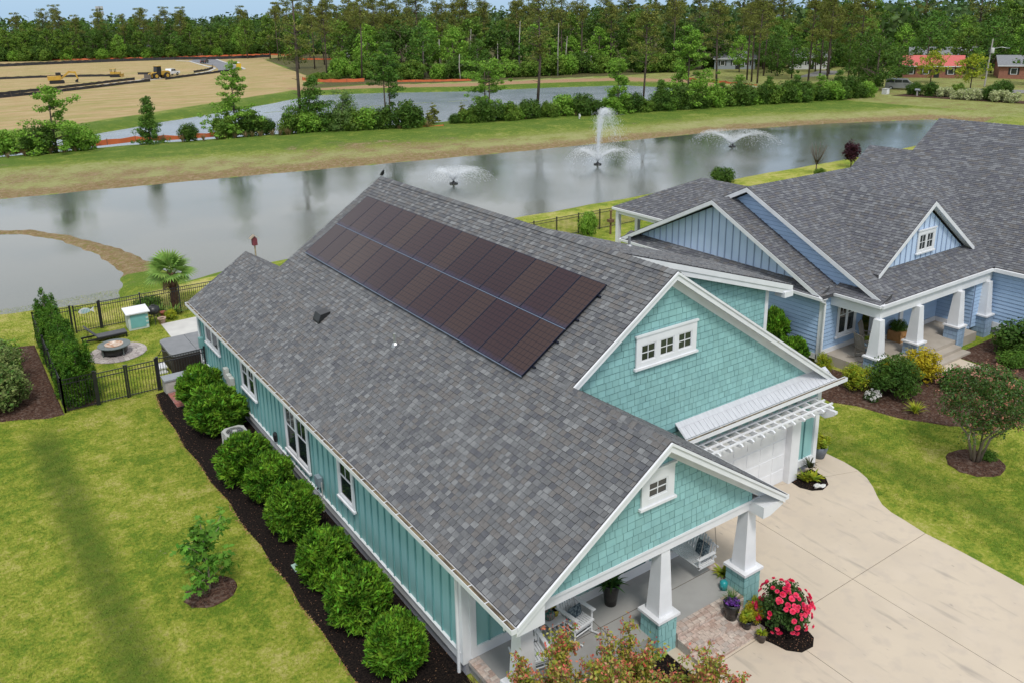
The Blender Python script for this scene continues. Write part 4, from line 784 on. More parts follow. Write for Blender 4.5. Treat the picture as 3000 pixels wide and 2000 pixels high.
def blue_house():
    H = thing('blue_house', (28, 11, 0), 'pale blue craftsman house with slate roof, front dormer and columned porch', 'house')
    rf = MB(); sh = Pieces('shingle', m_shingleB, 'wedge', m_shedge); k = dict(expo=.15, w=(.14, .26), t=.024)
    zf = lambda y: .5+.5*y; zb_ = lambda y: 6.8-.5*(y-12.6); zw = lambda x: 3.2+.5*(x-31.0)
    roof(sh, rf, [(22.6, 5.4, 3.2), (31.0, 5.4, 3.2), (36.7, 11.1, 6.05), (31.04, 12.6, 6.8), (22.6, 12.6, 6.8)], seed=1, **k)
    roof(sh, rf, [(22.6, 12.6, 6.8), (31.04, 12.6, 6.8), (31.04, 19.8, 3.2), (22.6, 19.8, 3.2)], seed=2, **k)
    roof(sh, rf, [(31.0, 5.4, 3.2), (31.0, -3, 3.2), (36.7, -3, 6.05), (36.7, 11.1, 6.05)], seed=3, **k)
    roof(sh, rf, [(36.7, 11.1, 6.05), (36.7, 12.7, 6.05), (34.9, 14.5, 5.15), (33.2, 12.1, 5.6)], seed=33, **k)
    roof(sh, rf, [(36.7, -3, 6.05), (42.4, -3, 3.2), (42.4, 12.7, 3.2), (36.7, 12.7, 6.05)], expo=.3, w=(.6, 1.2), t=.016, seed=4)
    # low gable in front of the side wall
    zg = lambda y: 6.2-.5*abs(y-13.6)
    roof(sh, rf, [(21.45, 7.5, zg(7.5)), (23.2, 7.5, zg(7.5)), (23.2, 13.6, 6.2), (21.45, 13.6, 6.2)], seed=5, **k); roof(sh, rf, [(21.45, 13.6, 6.2), (22.9, 13.6, 6.2), (22.9, 19.7, zg(19.7)), (21.45, 19.7, zg(19.7))], seed=6, **k)
    roof(sh, rf, [(21.42, 7.6, 3.12), (22.1, 7.6, 3.46), (22.1, 19.6, 3.46), (21.42, 19.6, 3.12)], seed=7, **k)
    # small return roof beside the porch corner
    roof(sh, rf, [(22.35, 5.45, 3.16), (23.1, 5.45, 3.5), (23.1, 7.7, 3.5), (22.35, 7.7, 3.16)], seed=17, **k)
    # dormer
    DY, DZ, DX = 6.8, 6.53, 27.5; sd = 2.63/3.75
    roof(sh, rf, [(DX-3.75, DY-.3, 3.9), (DX, DY-.3, DZ), (DX, 12.06, DZ), (DX-3.75, DY, 3.9)], seed=8, **k); roof(sh, rf, [(DX, DY-.3, DZ), (DX+3.75, DY-.3, 3.9), (DX+3.75, DY, 3.9), (DX, 12.06, DZ)], seed=9, **k)
    # rear porch hip
    roof(sh, rf, [(26.1, 16.2, 3.15), (29.8, 16.2, 5), (29.8, 21.8, 5), (26.1, 25.5, 3.15)], seed=10, **k); roof(sh, rf, [(26.1, 25.5, 3.15), (29.8, 21.8, 5), (33.5, 25.5, 3.15)], seed=11, **k); roof(sh, rf, [(29.8, 16.2, 5), (33.5, 16.2, 3.15), (33.5, 25.5, 3.15), (29.8, 21.8, 5)], expo=.3, w=(.6, 1.2), t=.016, seed=12)
    ro = rf.build('roof', m_deck, H); sh.finish(ro, 300)
    for a, b, s in (((22.6, 12.6, 6.81), (31.04, 12.6, 6.81), .5), ((36.7, -3, 6.06), (36.7, 12.7, 6.06), .5), ((DX, DY-.3, DZ+.01), (DX, 11.9, DZ+.01), .7), ((29.8, 17, 5.01), (29.8, 21.8, 5.01), .5), ((21.45, 13.6, 6.21), (22.6, 13.6, 6.21), .5)): ridgecaps(ro, a, b, s, m_shingleB, step=.2)
    # rake boards: the gables that face left lie in x, the dormer in y
    def rx(x, y0, z0, y1, z1, h=.2): MB().prism([(x, y0, z0-.01), (x, y1, z1-.01), (x, y1, z1-.01-h), (x, y0, z0-.01-h)], (.035, 0, 0)).build('rake_board', m_white, H); MB().prism([(x+.03, y0, z0-.15), (x+.03, y1, z1-.15), (x+.03, y1, z1-.18), (x+.03, y0, z0-.18)], (.45, 0, 0)).build('soffit', m_white, H)
    def ry(y, x0, z0, x1, z1, h=.2): MB().prism([(x0, y, z0-.01), (x1, y, z1-.01), (x1, y, z1-.01-h), (x0, y, z0-.01-h)], (0, .035, 0)).build('rake_board', m_white, H); MB().prism([(x0, y+.03, z0-.15), (x1, y+.03, z1-.15), (x1, y+.03, z1-.18), (x0, y+.03, z0-.18)], (0, .3, 0)).build('soffit', m_white, H)
    rx(21.43, 7.5, zg(7.5), 13.6, 6.2); rx(21.43, 13.6, 6.2, 19.7, zg(19.7)); rx(22.58, 5.4, 3.2, 12.6, 6.8); rx(22.58, 12.6, 6.8, 14.0, 6.1)
    ry(DY-.32, DX-3.75, 3.9, DX, DZ); ry(DY-.32, DX, DZ, DX+3.75, 3.9)
    # walls
    batten_wall(H, 'side_gable', (22.0, 19.6, 3.4), (0, -1, 0), [(.8, 0), (11.2, 0), (6.0, 2.52)], .42)
    lap_wall(H, 'upper_gable', (22.95, 19.6, 3.3), (0, -1, 0), [(.5, 0), (13.5, 0), (7, 3.22)])
    lap_wall(H, 'side_wall', (21.95, 19.6, .45), (0, -1, 0), [(0, 0), (11.85, 0), (11.85, 2.62), (0, 2.62)])
    lap_wall(H, 'front_wall', (21.95, 7.72, .45), (1, 0, 0), [(0, 0), (2.9, 0), (2.9, 2.6), (0, 2.6)]); lap_wall(H, 'entry_wall', (24.85, 7.15, .45), (1, 0, 0), [(0, 0), (5.0, 0), (5.0, 2.6), (0, 2.6)])
    lap_wall(H, 'porch_side_wall', (29.85, 7.15, .45), (0, -1, 0), [(0, 0), (1.6, 0), (1.6, 2.6), (0, 2.6)]); lap_wall(H, 'garage_side_wall', (31.2, 5.6, .45), (0, -1, 0), [(0, 0), (8.6, 0), (8.6, 2.65), (0, 2.65)]); lap_wall(H, 'garage_link_wall', (29.85, 5.62, .45), (1, 0, 0), [(0, 0), (1.35, 0), (1.35, 2.6), (0, 2.6)])
    MB().box(22.0, 31, 12, 19.5, 0, 3.0).build('inner_block', m_bluedark, H); MB().box(31.35, 42, -2.9, 12, 0, 3.05).build('garage_block', m_blue, H)
    dw = batten_wall(H, 'dormer_wall', (DX-3.6, DY, 3.95), (1, 0, 0), [(.4, 0), (6.8, 0), (3.6, 2.24)], .4)
    X = np.array((1., 0, 0)); NY = np.array((0, -1., 0))
    window(H, np.array((26.85, DY-.03, 4.25)), X, NY, 1.35, 1.0, 2, .14, (2, 2), .08, head=.06, name='dormer_window')
    window(H, np.array((22.95, 7.69, 1.0)), X, NY, 1.35, 1.75, 2, .13, (2, 1), .09, mid=.55, name='front_window'); window(H, np.array((28.2, 7.12, 1.55)), X, NY, .8, 1.1, 1, .13, (1, 1), name='entry_window')
    # trim
    for q in ((21.9, 22.05, 7.66, 7.85, .1, 3.1), (24.75, 24.95, 7.08, 7.3, .45, 3.0), (26.7, 26.95, 7.05, 7.15, .45, 3.0), (27.9, 28.05, 7.05, 7.15, .45, 3.0)): MB().box(*q).build('corner_board', m_white, H)
    for q in ((21.9, 21.95, 7.8, 19.6, .2, .45), (21.95, 24.8, 7.66, 7.72, .42, .62), (24.9, 29.8, 7.08, 7.15, .42, .62), (29.78, 29.85, 5.65, 7.1, .42, .62), (31.13, 31.2, -2.9, 5.6, .35, .62)): MB().box(*q).build('skirt_board', m_white, H)
    MB().box(31.2, 31.4, -2.9, 5.6, -.1, .35).build('foundation', m_stucco, H)
    for q in ((22.35, 31.0, 5.32, 5.46, 3.04, 3.18), (21.34, 21.46, 7.45, 19.7, 3.0, 3.12), (22.26, 22.37, 5.4, 7.7, 3.05, 3.16), (30.86, 31.0, -3, 5.4, 3.02, 3.18), (26.0, 26.1, 16.2, 25.5, 3.0, 3.14)): MB().box(*q).build('gutter', m_white, H)
    MB().tube([(21.4, 7.62, 3.05), (21.6, 7.55, 2.9), (21.88, 7.58, 2.75), (21.88, 7.58, .05)], .05, 6).build('downspout', m_white, H)
    # porch
    MB().box(22.42, 31.1, 5.46, 5.74, 2.58, 3.04).build('porch_beam', m_white, H); MB().box(22.42, 22.7, 5.74, 7.7, 2.58, 3.04).build('porch_beam', m_white, H); MB().box(22.4, 31.0, 5.5, 7.7, 3.045, 3.08).build('porch_ceiling', m_white, H)
    tan = M('tan_porch_concrete', (.40, .355, .30), (.33, .29, .24), rough=.85, vs=1.2)
    st = MB(); st.box(22.3, 29.85, 5.2, 7.7, 0, .42); st.build('porch_floor', tan, H); s2 = MB(); s2.box(24.9, 28.0, 4.86, 5.2, 0, .27); s2.box(24.8, 28.1, 4.5, 4.86, 0, .13); s2.build('porch_steps', tan, H)
    for i, cx in enumerate((22.4, 25.2, 28.4, 30.77)): column(H, cx, 5.47, 0., 1.04, 2.58, .62, .3, .5, None, m_blueshake, m_bluedark, 60+i)
    # bracketed awning above the window
    for x in (23.0, 24.3): MB().prism([(x, 7.69, 2.35), (x, 7.69, 2.95), (x, 7.05, 2.95), (x, 7.05, 2.85), (x, 7.55, 2.82), (x, 7.6, 2.35)], (.08, 0, 0)).build('awning_bracket', m_white, H)
    for x in (26.3, 27.9, 29.7):
        for y in (25.2,): MB().box(x-.12, x+.12, y-.12, y+.12, 0, 3.0).build('rear_porch_post', m_white, H)
    MB().box(26.2, 33.3, 25.05, 25.35, 2.75, 3.02).build('rear_porch_beam', m_white, H); MB().box(26.2, 26.5, 19.6, 25.05, 2.75, 3.02).build('rear_porch_beam', m_white, H); MB().box(26.18, 26.42, 21.3, 21.54, 0, 2.75).build('rear_porch_post', m_white, H); MB().box(26.3, 33.2, 19.5, 25.2, -.05, .2).build('rear_porch_floor', m_concretegray, H)
blue_house()
def far_house():
    H = thing('slate_roofed_house', (50, 12, 0), 'slate roofed house at the right edge behind the blue house', 'house')
    rf = MB(); sh = Pieces('shingle', m_shingleB, 'wedge', m_shedge); E0 = 44.5; z = lambda x: 3.15+S*(x-E0)
    G = lambda x0, y0, x1, y1: [(x0, y0, z(x0)), (x1, y0, z(x1)), (x1, y1, z(x1)), (x0, y1, z(x0))]
    roof(sh, rf, G(E0, -2, 50.4, 19.24), seed=1, expo=.17, w=(.25, .5)); roof(sh, rf, G(E0, 19.24, 47.5, 22.4), seed=2, expo=.17, w=(.25, .5)); q = lambda x: z(50.4)-S*(x-50.4)
    roof(sh, rf, [(50.4, -2, z(50.4)), (56.3, -2, q(56.3)), (56.3, 19.24, q(56.3)), (50.4, 19.24, z(50.4))], seed=3, expo=.34, w=(.6, 1.2)); q2 = lambda x: z(47.5)-S*(x-47.5)
    roof(sh, rf, [(47.5, 18.9, z(47.5)), (50.5, 18.9, q2(50.5)), (50.5, 22.4, q2(50.5)), (47.5, 22.4, z(47.5))], seed=4, expo=.34, w=(.6, 1.2))
    ro = rf.build('roof', m_deck, H); sh.finish(ro, 300); ridgecaps(ro, (50.4, 4, z(50.4)), (50.4, 19.24, z(50.4)), S, m_shingleB, step=.25, w=.2); ridgecaps(ro, (47.5, 19.3, z(47.5)), (47.5, 22.4, z(47.5)), S, m_shingleB, step=.25, w=.2)
    MB().box(44.9, 55.9, -1.6, 19, 0, 3.1).build('wall', M('cream_siding', (.5, .48, .42), rough=.6), H); MB().box(44.9, 50.2, 19, 22, 0, 3.1).build('wall', m_white, H)
    MB().prism([(44.9, 18.85, 3.1), (55.9, 18.85, 3.1), (50.4, 18.85, 6.7)], (0, .1, 0)).build('rear_gable', m_white, H); MB().box(44.36, 44.5, -2, 22.4, 3.0, 3.14).build('gutter', m_white, H)
far_house()
# ---------------------------------------------------------------- plants
def clump_leaves(cl, rad, per, size, aspect, rg, jit=.7, flat=1., up=.35, radial=None):
    """leaves on the shells of clumps cl (k,3) of radius rad (k,)"""
    k = len(cl); d = rg.normal(0, 1, (k, per, 3)); d /= np.linalg.norm(d, axis=2)[..., None]; r = rg.uniform(.55, 1.05, (k, per, 1))
    C = cl[:, None, :]+d*r*rad[:, None, None]*np.array((1, 1, flat)); n = d+np.array((0, 0, up))
    if radial is not None:     # leaves point outward from the heart of the plant, like sprigs
        C = C.reshape(-1, 3); t = C-np.array(radial); t /= np.linalg.norm(t, axis=1)[:, None]; t = t*.75+rg.normal(0, .5, t.shape)+np.array((0, 0, .25)); t /= np.linalg.norm(t, axis=1)[:, None]; b = np.cross(t, rg.normal(0, 1, t.shape)); b /= np.linalg.norm(b, axis=1)[:, None]; s = size*rg.uniform(.65, 1.3, (len(C), 1)); V = np.stack([C-t*s*.5, C+b*s*aspect*.5, C+t*s*.5, C-b*s*aspect*.5], 1).reshape(-1, 3); return V, np.arange(len(V)).reshape(-1, 4)
    return leafquads(C.reshape(-1, 3), n.reshape(-1, 3), size, aspect, rg, jit)
def shell_points(k, rg, rx, ry, rz, lo=-.5):
    p = rg.normal(0, 1, (k*3, 3)); p /= np.linalg.norm(p, axis=1)[:, None]; p = p[p[:, 2] > lo][:k]; return p*np.array((rx, ry, rz))
def mkplant(name, crown_me, trunk_me=None, cname='crown', tname='trunk', more=()):
    o = link(name, None); 
    if trunk_me: link(tname, trunk_me, o)
    tag(link(cname, crown_me, o))
    for nm, me in more: link(nm, me, o)
    o.location = (0, 0, -500); return o
PROTO = {}
USED = set()
def put(kind, x, y, z=0., s=1., rz=None, sz=None, label=None, cat=None, group=None, name=None):
    """a copy of a plant with copies of its parts"""
    src = PROTO[kind]
    o = src if kind not in USED else copy_tree(src)
    USED.add(kind)
    if name: o.name = name
    o.location = (x, y, z); o.rotation_euler = (0, 0, rnd.uniform(0, 6.28) if rz is None else rz); o.scale = (s, s, s if sz is None else sz)
    return tag(o, label, cat, group)
def trunkmesh(nm, paths, mat, n=7):
    mb = MB()
    for pth, rad in paths: mb.tube(pth, rad, n)
    me = bpy.data.meshes.new(nm); me.from_pydata(mb.v, [], mb.f); me.update(); me.materials.append(mat); me.polygons.foreach_set('use_smooth', [True]*len(me.polygons)); return me
def bush_proto(key, name, mat, seed, r=(.6, .6, .62), zc=.6, clumps=46, cr=.2, per=60, size=.085, aspect=.42, cname='foliage', core=None, lo=-.75, jit=.55):
    rg = np.random.default_rng(seed); p = shell_points(clumps, rg, *r, lo); p *= rg.uniform(.84, 1.03, (len(p), 1))*(1+.025*np.sin(3*np.arctan2(p[:, 1], p[:, 0])+seed))[:, None]; p[:, 2] += zc
    V, F = clump_leaves(p, rg.uniform(.75, 1.25, len(p))*cr, per, size, aspect, rg, jit, radial=(0, 0, zc*.7) if key.startswith('round') else None)
    V2, F2 = clump_leaves(p*np.array((.55, .55, .6))+np.array((0, 0, zc*.35)), np.full(len(p), cr*1.3), per//4, size*1.6, .7, rg, 1.)
    me = npmesh(cname, np.vstack([V, V2]), np.vstack([F, F2+len(V)]), mat)
    st = trunkmesh('stems', [([(0, 0, 0), (.1*math.cos(a)*r[0]*3, .1*math.sin(a)*r[0]*3, zc*.6), (.5*r[0]*math.cos(a), .5*r[0]*math.sin(a), zc)], [.025*r[0]/.6, .018*r[0]/.6, .008*r[0]/.6]) for a in (0, 1.3, 2.6, 3.9, 5.2)], m_trunk, 5)
    PROTO[key] = mkplant(name, me, st, cname, 'stems')
for i in range(3): bush_proto('round%d' % i, 'round_shrub', m_lshrub, 20+i, (.64, .64, .68), .70, 130, .12, 70, .145, .30)
bush_proto('var0', 'variegated_shrub', m_lvar, 31, (.8, .8, .9), .9, 60, .24, 60, .11, .45); bush_proto('wild0', 'broadleaf_bush', m_lmid, 33, (1, 1, .85), .75, 40, .36, 80, .16, .6); bush_proto('wild1', 'broadleaf_bush', m_loak, 34, (1, 1, .9), .8, 36, .40, 90, .15, .6); bush_proto('wild2', 'broadleaf_bush', m_lbright, 35, (1, 1, .8), .7, 34, .38, 80, .16, .6)
bush_proto('yg', 'yellow_green_shrub', m_lyg, 36, (.6, .6, .6), .62, 54, .19, 55, .08, .45); bush_proto('gold', 'golden_shrub', m_lyellow, 37, (.5, .5, .6), .62, 44, .19, 55, .08, .45); bush_proto('dense', 'dense_green_shrub', m_loak, 38, (.62, .62, .62), .64, 60, .19, 60, .08, .42)
bush_proto('blossom', 'blossoming_shrub', m_creamflower, 39, (1, 1, .7), .7, 30, .35, 40, .2, .7); bush_proto('low', 'low_evergreen_shrub', m_lcyp, 40, (.6, .6, .4), .35, 40, .2, 45, .09, .45); bush_proto('purple', 'purple_leaved_tree', m_lpurple, 41, (.55, .55, .9), 1.5, 40, .28, 40, .16, .5)
bush_proto('reed', 'small_leafy_plant', m_lyg, 42, (.3, .3, .3), .3, 26, .12, 30, .09, .35)
# --- arborvitae: upright sprays on several leaders
for q in range(3):
    rg = np.random.default_rng(50+q); cs = []; rs = []
    for lx, ly, lh, lr in ((0, 0, 1, .30), (.30, .08, .80, .20), (-.28, -.16, .88, .21), (.06, .34, .74, .19), (-.2, .26, .68, .19), (.16, -.32, .82, .20), (-.36, .1, .62, .18), (.34, -.22, .66, .18)):
        for t in np.linspace(0, 1, 22):
            for _ in range(3):
                a = rg.uniform(0, 6.28); rr = lr*(1-t**3.2)**.7*rg.uniform(.6, .95)+.015; cs.append((lx+rr*math.cos(a), ly+rr*math.sin(a), .06+t*lh*2.6)); rs.append(.085+.03*(1-t))
    V, F = clump_leaves(np.array(cs), np.array(rs), 26, .085, .38, rg, .5, 1.5, .1)
    PROTO['arb%d' % q] = mkplant('arborvitae', npmesh('foliage', V, F, m_larb), trunkmesh('trunk', [([(0, 0, 0), (0, 0, 2.3)], [.06, .015])], m_trunk), 'foliage')
# --- trees for the middle and far distance
def limbs(H, n, rg, r0, spread, base=.4):
    out = [([(0, 0, -.1), (rg.normal(0, .02)*H, rg.normal(0, .02)*H, H*.5), (rg.normal(0, .03)*H, rg.normal(0, .03)*H, H*.92)], [r0, r0*.7, r0*.2])]; tips = []
    for i in range(n):
        a = i*2.4+rg.uniform(-.4, .4); z = H*rg.uniform(base, .85); L = spread*H*rg.uniform(.5, 1)*(1.15-(z/H)*.5); m_ = np.array((math.cos(a)*L*.5, math.sin(a)*L*.5, z+L*.22)); e = np.array((math.cos(a)*L, math.sin(a)*L, z+L*rg.uniform(.3, .7)))
        out.append(([(0, 0, z), tuple(m_), tuple(e)], [r0*.45, r0*.3, r0*.1])); tips += [m_, e]
    return out, np.array(tips)
def broad_proto(key, name, mat, seed, H=12., W=4., clumps=70, per=34, size=.5, base=.25, bark=None, cr=.85, top=1., low=.3):
    rg = np.random.default_rng(seed); tr, tips = limbs(H*.9, 11, rg, H*.018, W/H*.9, base+.1); k = clumps; p = rg.normal(0, 1, (k, 3)); p /= np.linalg.norm(p, axis=1)[:, None]; p *= rg.uniform(.35, 1., (k, 1))**.5; z0 = H*base; zz = (p[:, 2]+1)/2
    prof = np.interp(zz, [0, low, .7, 1], [.55, 1., .85, .35*top]); P_ = np.column_stack([p[:, 0]*W*prof, p[:, 1]*W*prof, z0+zz*(H-z0)*.97]); P_ += rg.normal(0, .22, P_.shape)*W*.3
    V, F = clump_leaves(P_, rg.uniform(.55, 1.35, k)*cr, per, size, .6, rg, .7, .75, .45)
    PROTO[key] = mkplant(name, npmesh('crown', V, F, mat), trunkmesh('trunk', tr, bark or m_trunk, 6))
for i, (mt, W, H, tp) in enumerate(((m_lmid, 4.6, 13, 1), (m_loak, 5.0, 12, 1.2), (m_lbright, 4.0, 12, .9), (m_lmid, 3.6, 14, .8), (m_loak, 4.2, 14, 1), (m_lcyp, 4.4, 13, 1.1))): broad_proto('broad%d' % i, 'broadleaf_tree', mt, 70+i, H, W, 78, 34, .52, .12, None, 1.0, tp)
broad_proto('round', 'round_headed_tree', m_lyg, 79, 6.4, 3.2, 60, 40, .3, .22, None, .7); broad_proto('magnolia', 'magnolia_tree', m_loak, 80, 8, 4, 60, 40, .4, .05, None, .8); broad_proto('oak', 'live_oak', m_loak, 81, 10, 5.6, 90, 40, .42, .08, None, 1.)
# berm trees at about 115 m
def wisp_proto(key, name, mat, seed, H, W, levels, per=40, size=.24, r0=.12, lean=0, trunks=1, fl=.6, cr=.5):
    """open cypress-like tree: flat sprays on level branches, the crown broken into tiers"""
    rg = np.random.default_rng(seed); tr = []; cs = []; rs = []
    for t_ in range(trunks): dx = (t_-(trunks-1)/2)*.5; tr.append(([(dx, 0, -.1), (dx*1.2+lean*.4, .1, H*.5), (dx+lean, 0, H*.97)], [r0, r0*.65, r0*.15]))
    for z, rr, n in levels:
        for i in range(n):
            a = rg.uniform(0, 6.28); L = rr*W*rg.uniform(.35, 1.); zz = z*H+rg.normal(0, .055)*H; x0 = lean*z; e = (x0+math.cos(a)*L, math.sin(a)*L, zz+L*.12)
            if L > .5*W*.4: tr.append(([(x0, 0, zz-L*.1), e], [r0*.3, r0*.08]))
            for f in (.5, .8, 1.05): cs.append((x0+math.cos(a)*L*f+rg.normal(0, .15), math.sin(a)*L*f+rg.normal(0, .15), zz+L*.12*f+rg.normal(0, .12))); rs.append(cr*rg.uniform(.6, 1.2))
    V, F = clump_leaves(np.array(cs), np.array(rs), int(per*1.5), size*.8, .55, rg, .7, max(fl, .6), .6)
    PROTO[key] = mkplant(name, npmesh('crown', V, F, mat), trunkmesh('trunk', tr, m_trunk, 6))
wisp_proto('wispA', 'open_cypress', m_lbright, 90, 6.2, 4.0, [(.12, 1, 12), (.28, 1, 12), (.42, .7, 8), (.62, .55, 7), (.78, .5, 6), (.93, .28, 4)], 30, .3)
wisp_proto('wispB', 'conical_cypress', m_lcyp, 91, 5.8, 1.9, [(.08, 1, 10), (.22, .95, 9), (.36, .85, 8), (.5, .7, 7), (.64, .55, 6), (.78, .4, 5), (.92, .2, 4)], 34, .26, fl=.7, cr=.5)
wisp_proto('wispC', 'tall_open_cypress', m_lbright, 92, 8.6, 4.1, [(.06, 1, 16), (.18, 1.05, 16), (.3, .95, 14), (.42, .7, 8), (.55, .45, 7), (.68, .55, 7), (.8, .48, 6), (.9, .4, 5), (.97, .2, 3)], 32, .3)
wisp_proto('wispE', 'dense_cypress', m_lcyp, 93, 6.3, 3.2, [(.08, 1, 16), (.2, 1, 16), (.34, .9, 14), (.5, .7, 10), (.66, .5, 8), (.82, .35, 6), (.95, .15, 3)], 34, .28, fl=.6, cr=.6)
wisp_proto('wispF', 'willowy_tree', leafmat('pale_willow_leaf', (.12, .21, .05), (.17, .26, .07), isl=.35), 94, 5.2, 2.4, [(.12, 1, 12), (.3, 1.05, 12), (.48, .95, 11), (.66, .75, 9), (.84, .5, 7)], 36, .24, fl=.8, cr=.55)
wisp_proto('umbG', 'umbrella_tree', m_lcyp, 95, 9.2, 2.7, [(.3, .35, 3), (.52, .8, 8), (.64, 1, 10), (.76, .95, 10), (.88, .8, 8), (.97, .4, 4)], 34, .3, trunks=2, fl=.5)
wisp_proto('umbH', 'spreading_cypress', m_lbright, 96, 7.3, 3.9, [(.15, .5, 6), (.34, .6, 6), (.52, .75, 8), (.7, .95, 10), (.84, 1, 11), (.94, .85, 9)], 32, .3, trunks=2, fl=.35)
wisp_proto('wispJ', 'columnar_cypress', m_lbright, 97, 7.8, 2.8, [(.06, 1, 14), (.2, 1, 14), (.34, .85, 11), (.48, .6, 8), (.62, .45, 7), (.76, .55, 7), (.9, .45, 6)], 34, .28, fl=.6)
wisp_proto('spine', 'young_pine', m_lpine, 98, 2.4, .95, [(.1, 1, 8), (.3, .85, 7), (.5, .65, 6), (.7, .45, 5), (.9, .2, 3)], 22, .2, .04, fl=.5, cr=.25)
# tall pines: bare stem, tufted crown high up
def pine_proto(key, seed, H=18, cb=.62, W=3., clumps=26, per=70, size=.40, r0=.2, mat=None, broken=0):
    rg = np.random.default_rng(seed); bx, by = rg.normal(0, .25, 2); tr = [([(0, 0, -.2), (bx, by, H*.5), (bx*1.5, by*.4, H*.97)], [r0, r0*.75, r0*.25])]; cs = []; rs = []
    for i in range(clumps):
        z = H*rg.uniform(cb, 1.0); f = (z/H-cb)/(1-cb); L = W*(1-.55*f**1.5)*rg.uniform(.15, 1)*(.55+.45*min(1, f*3)); a = i*2.39+rg.uniform(-.5, .5); c = (bx*(z/H)+math.cos(a)*L, by*.6+math.sin(a)*L, z+L*.12); cs.append(c); rs.append(rg.uniform(.7, 1.3)*(1-.2*f))
        tr.append(([(bx*z/H, by*.6, z-L*.25), c], [r0*.3, r0*.08]))
    for i in range(4): z = H*rg.uniform(cb-.2, cb); a = rg.uniform(0, 6.28); tr.append(([(bx*z/H, by*.6, z), (math.cos(a)*1.1+bx*z/H, math.sin(a)*1.1+by*.6, z+.3)], [r0*.2, r0*.05]))
    V, F = clump_leaves(np.array(cs), np.array(rs), per, size, .35, rg, .9, .55, .5)
    PROTO[key] = mkplant('tall_pine', npmesh('crown', V, F, mat or m_lpine), trunkmesh('trunk', tr, m_pinebark, 7))
pine_proto('pine0', 110, 18, .50, 3.4, 40); pine_proto('pine1', 111, 17, .54, 3.1, 36); pine_proto('pine2', 112, 18, .48, 3.9, 50); pine_proto('pine3', 113, 18, .68, 2.5, 24); pine_proto('pineD', 114, 19, .46, 3.5, 36, 60, .38, .24); pine_proto('pineI', 115, 17, .50, 3.1, 44, 52, .38, .24)
def snag_proto(key, seed, H):
    rg = np.random.default_rng(seed); tr = [([(0, 0, -.2), (rg.normal(0, .1), rg.normal(0, .1), H*.5), (rg.normal(0, .2), rg.normal(0, .2), H)], [.17, .13, .07])]
    for i in range(3): z = H*rg.uniform(.5, .95); a = rg.uniform(0, 6.28); tr.append(([(0, 0, z), (math.cos(a)*.7, math.sin(a)*.7, z+.5)], [.05, .015]))
    o = link('dead_tree', None); link('trunk', trunkmesh('trunk', tr[:1], m_snag, 6), o); link('branch_stub', trunkmesh('branch_stub', tr[1:], m_snag, 5), o); o.location = (0, 0, -500); PROTO[key] = o
snag_proto('snag0', 1, 9); snag_proto('snag1', 2, 12); snag_proto('snag2', 3, 6)
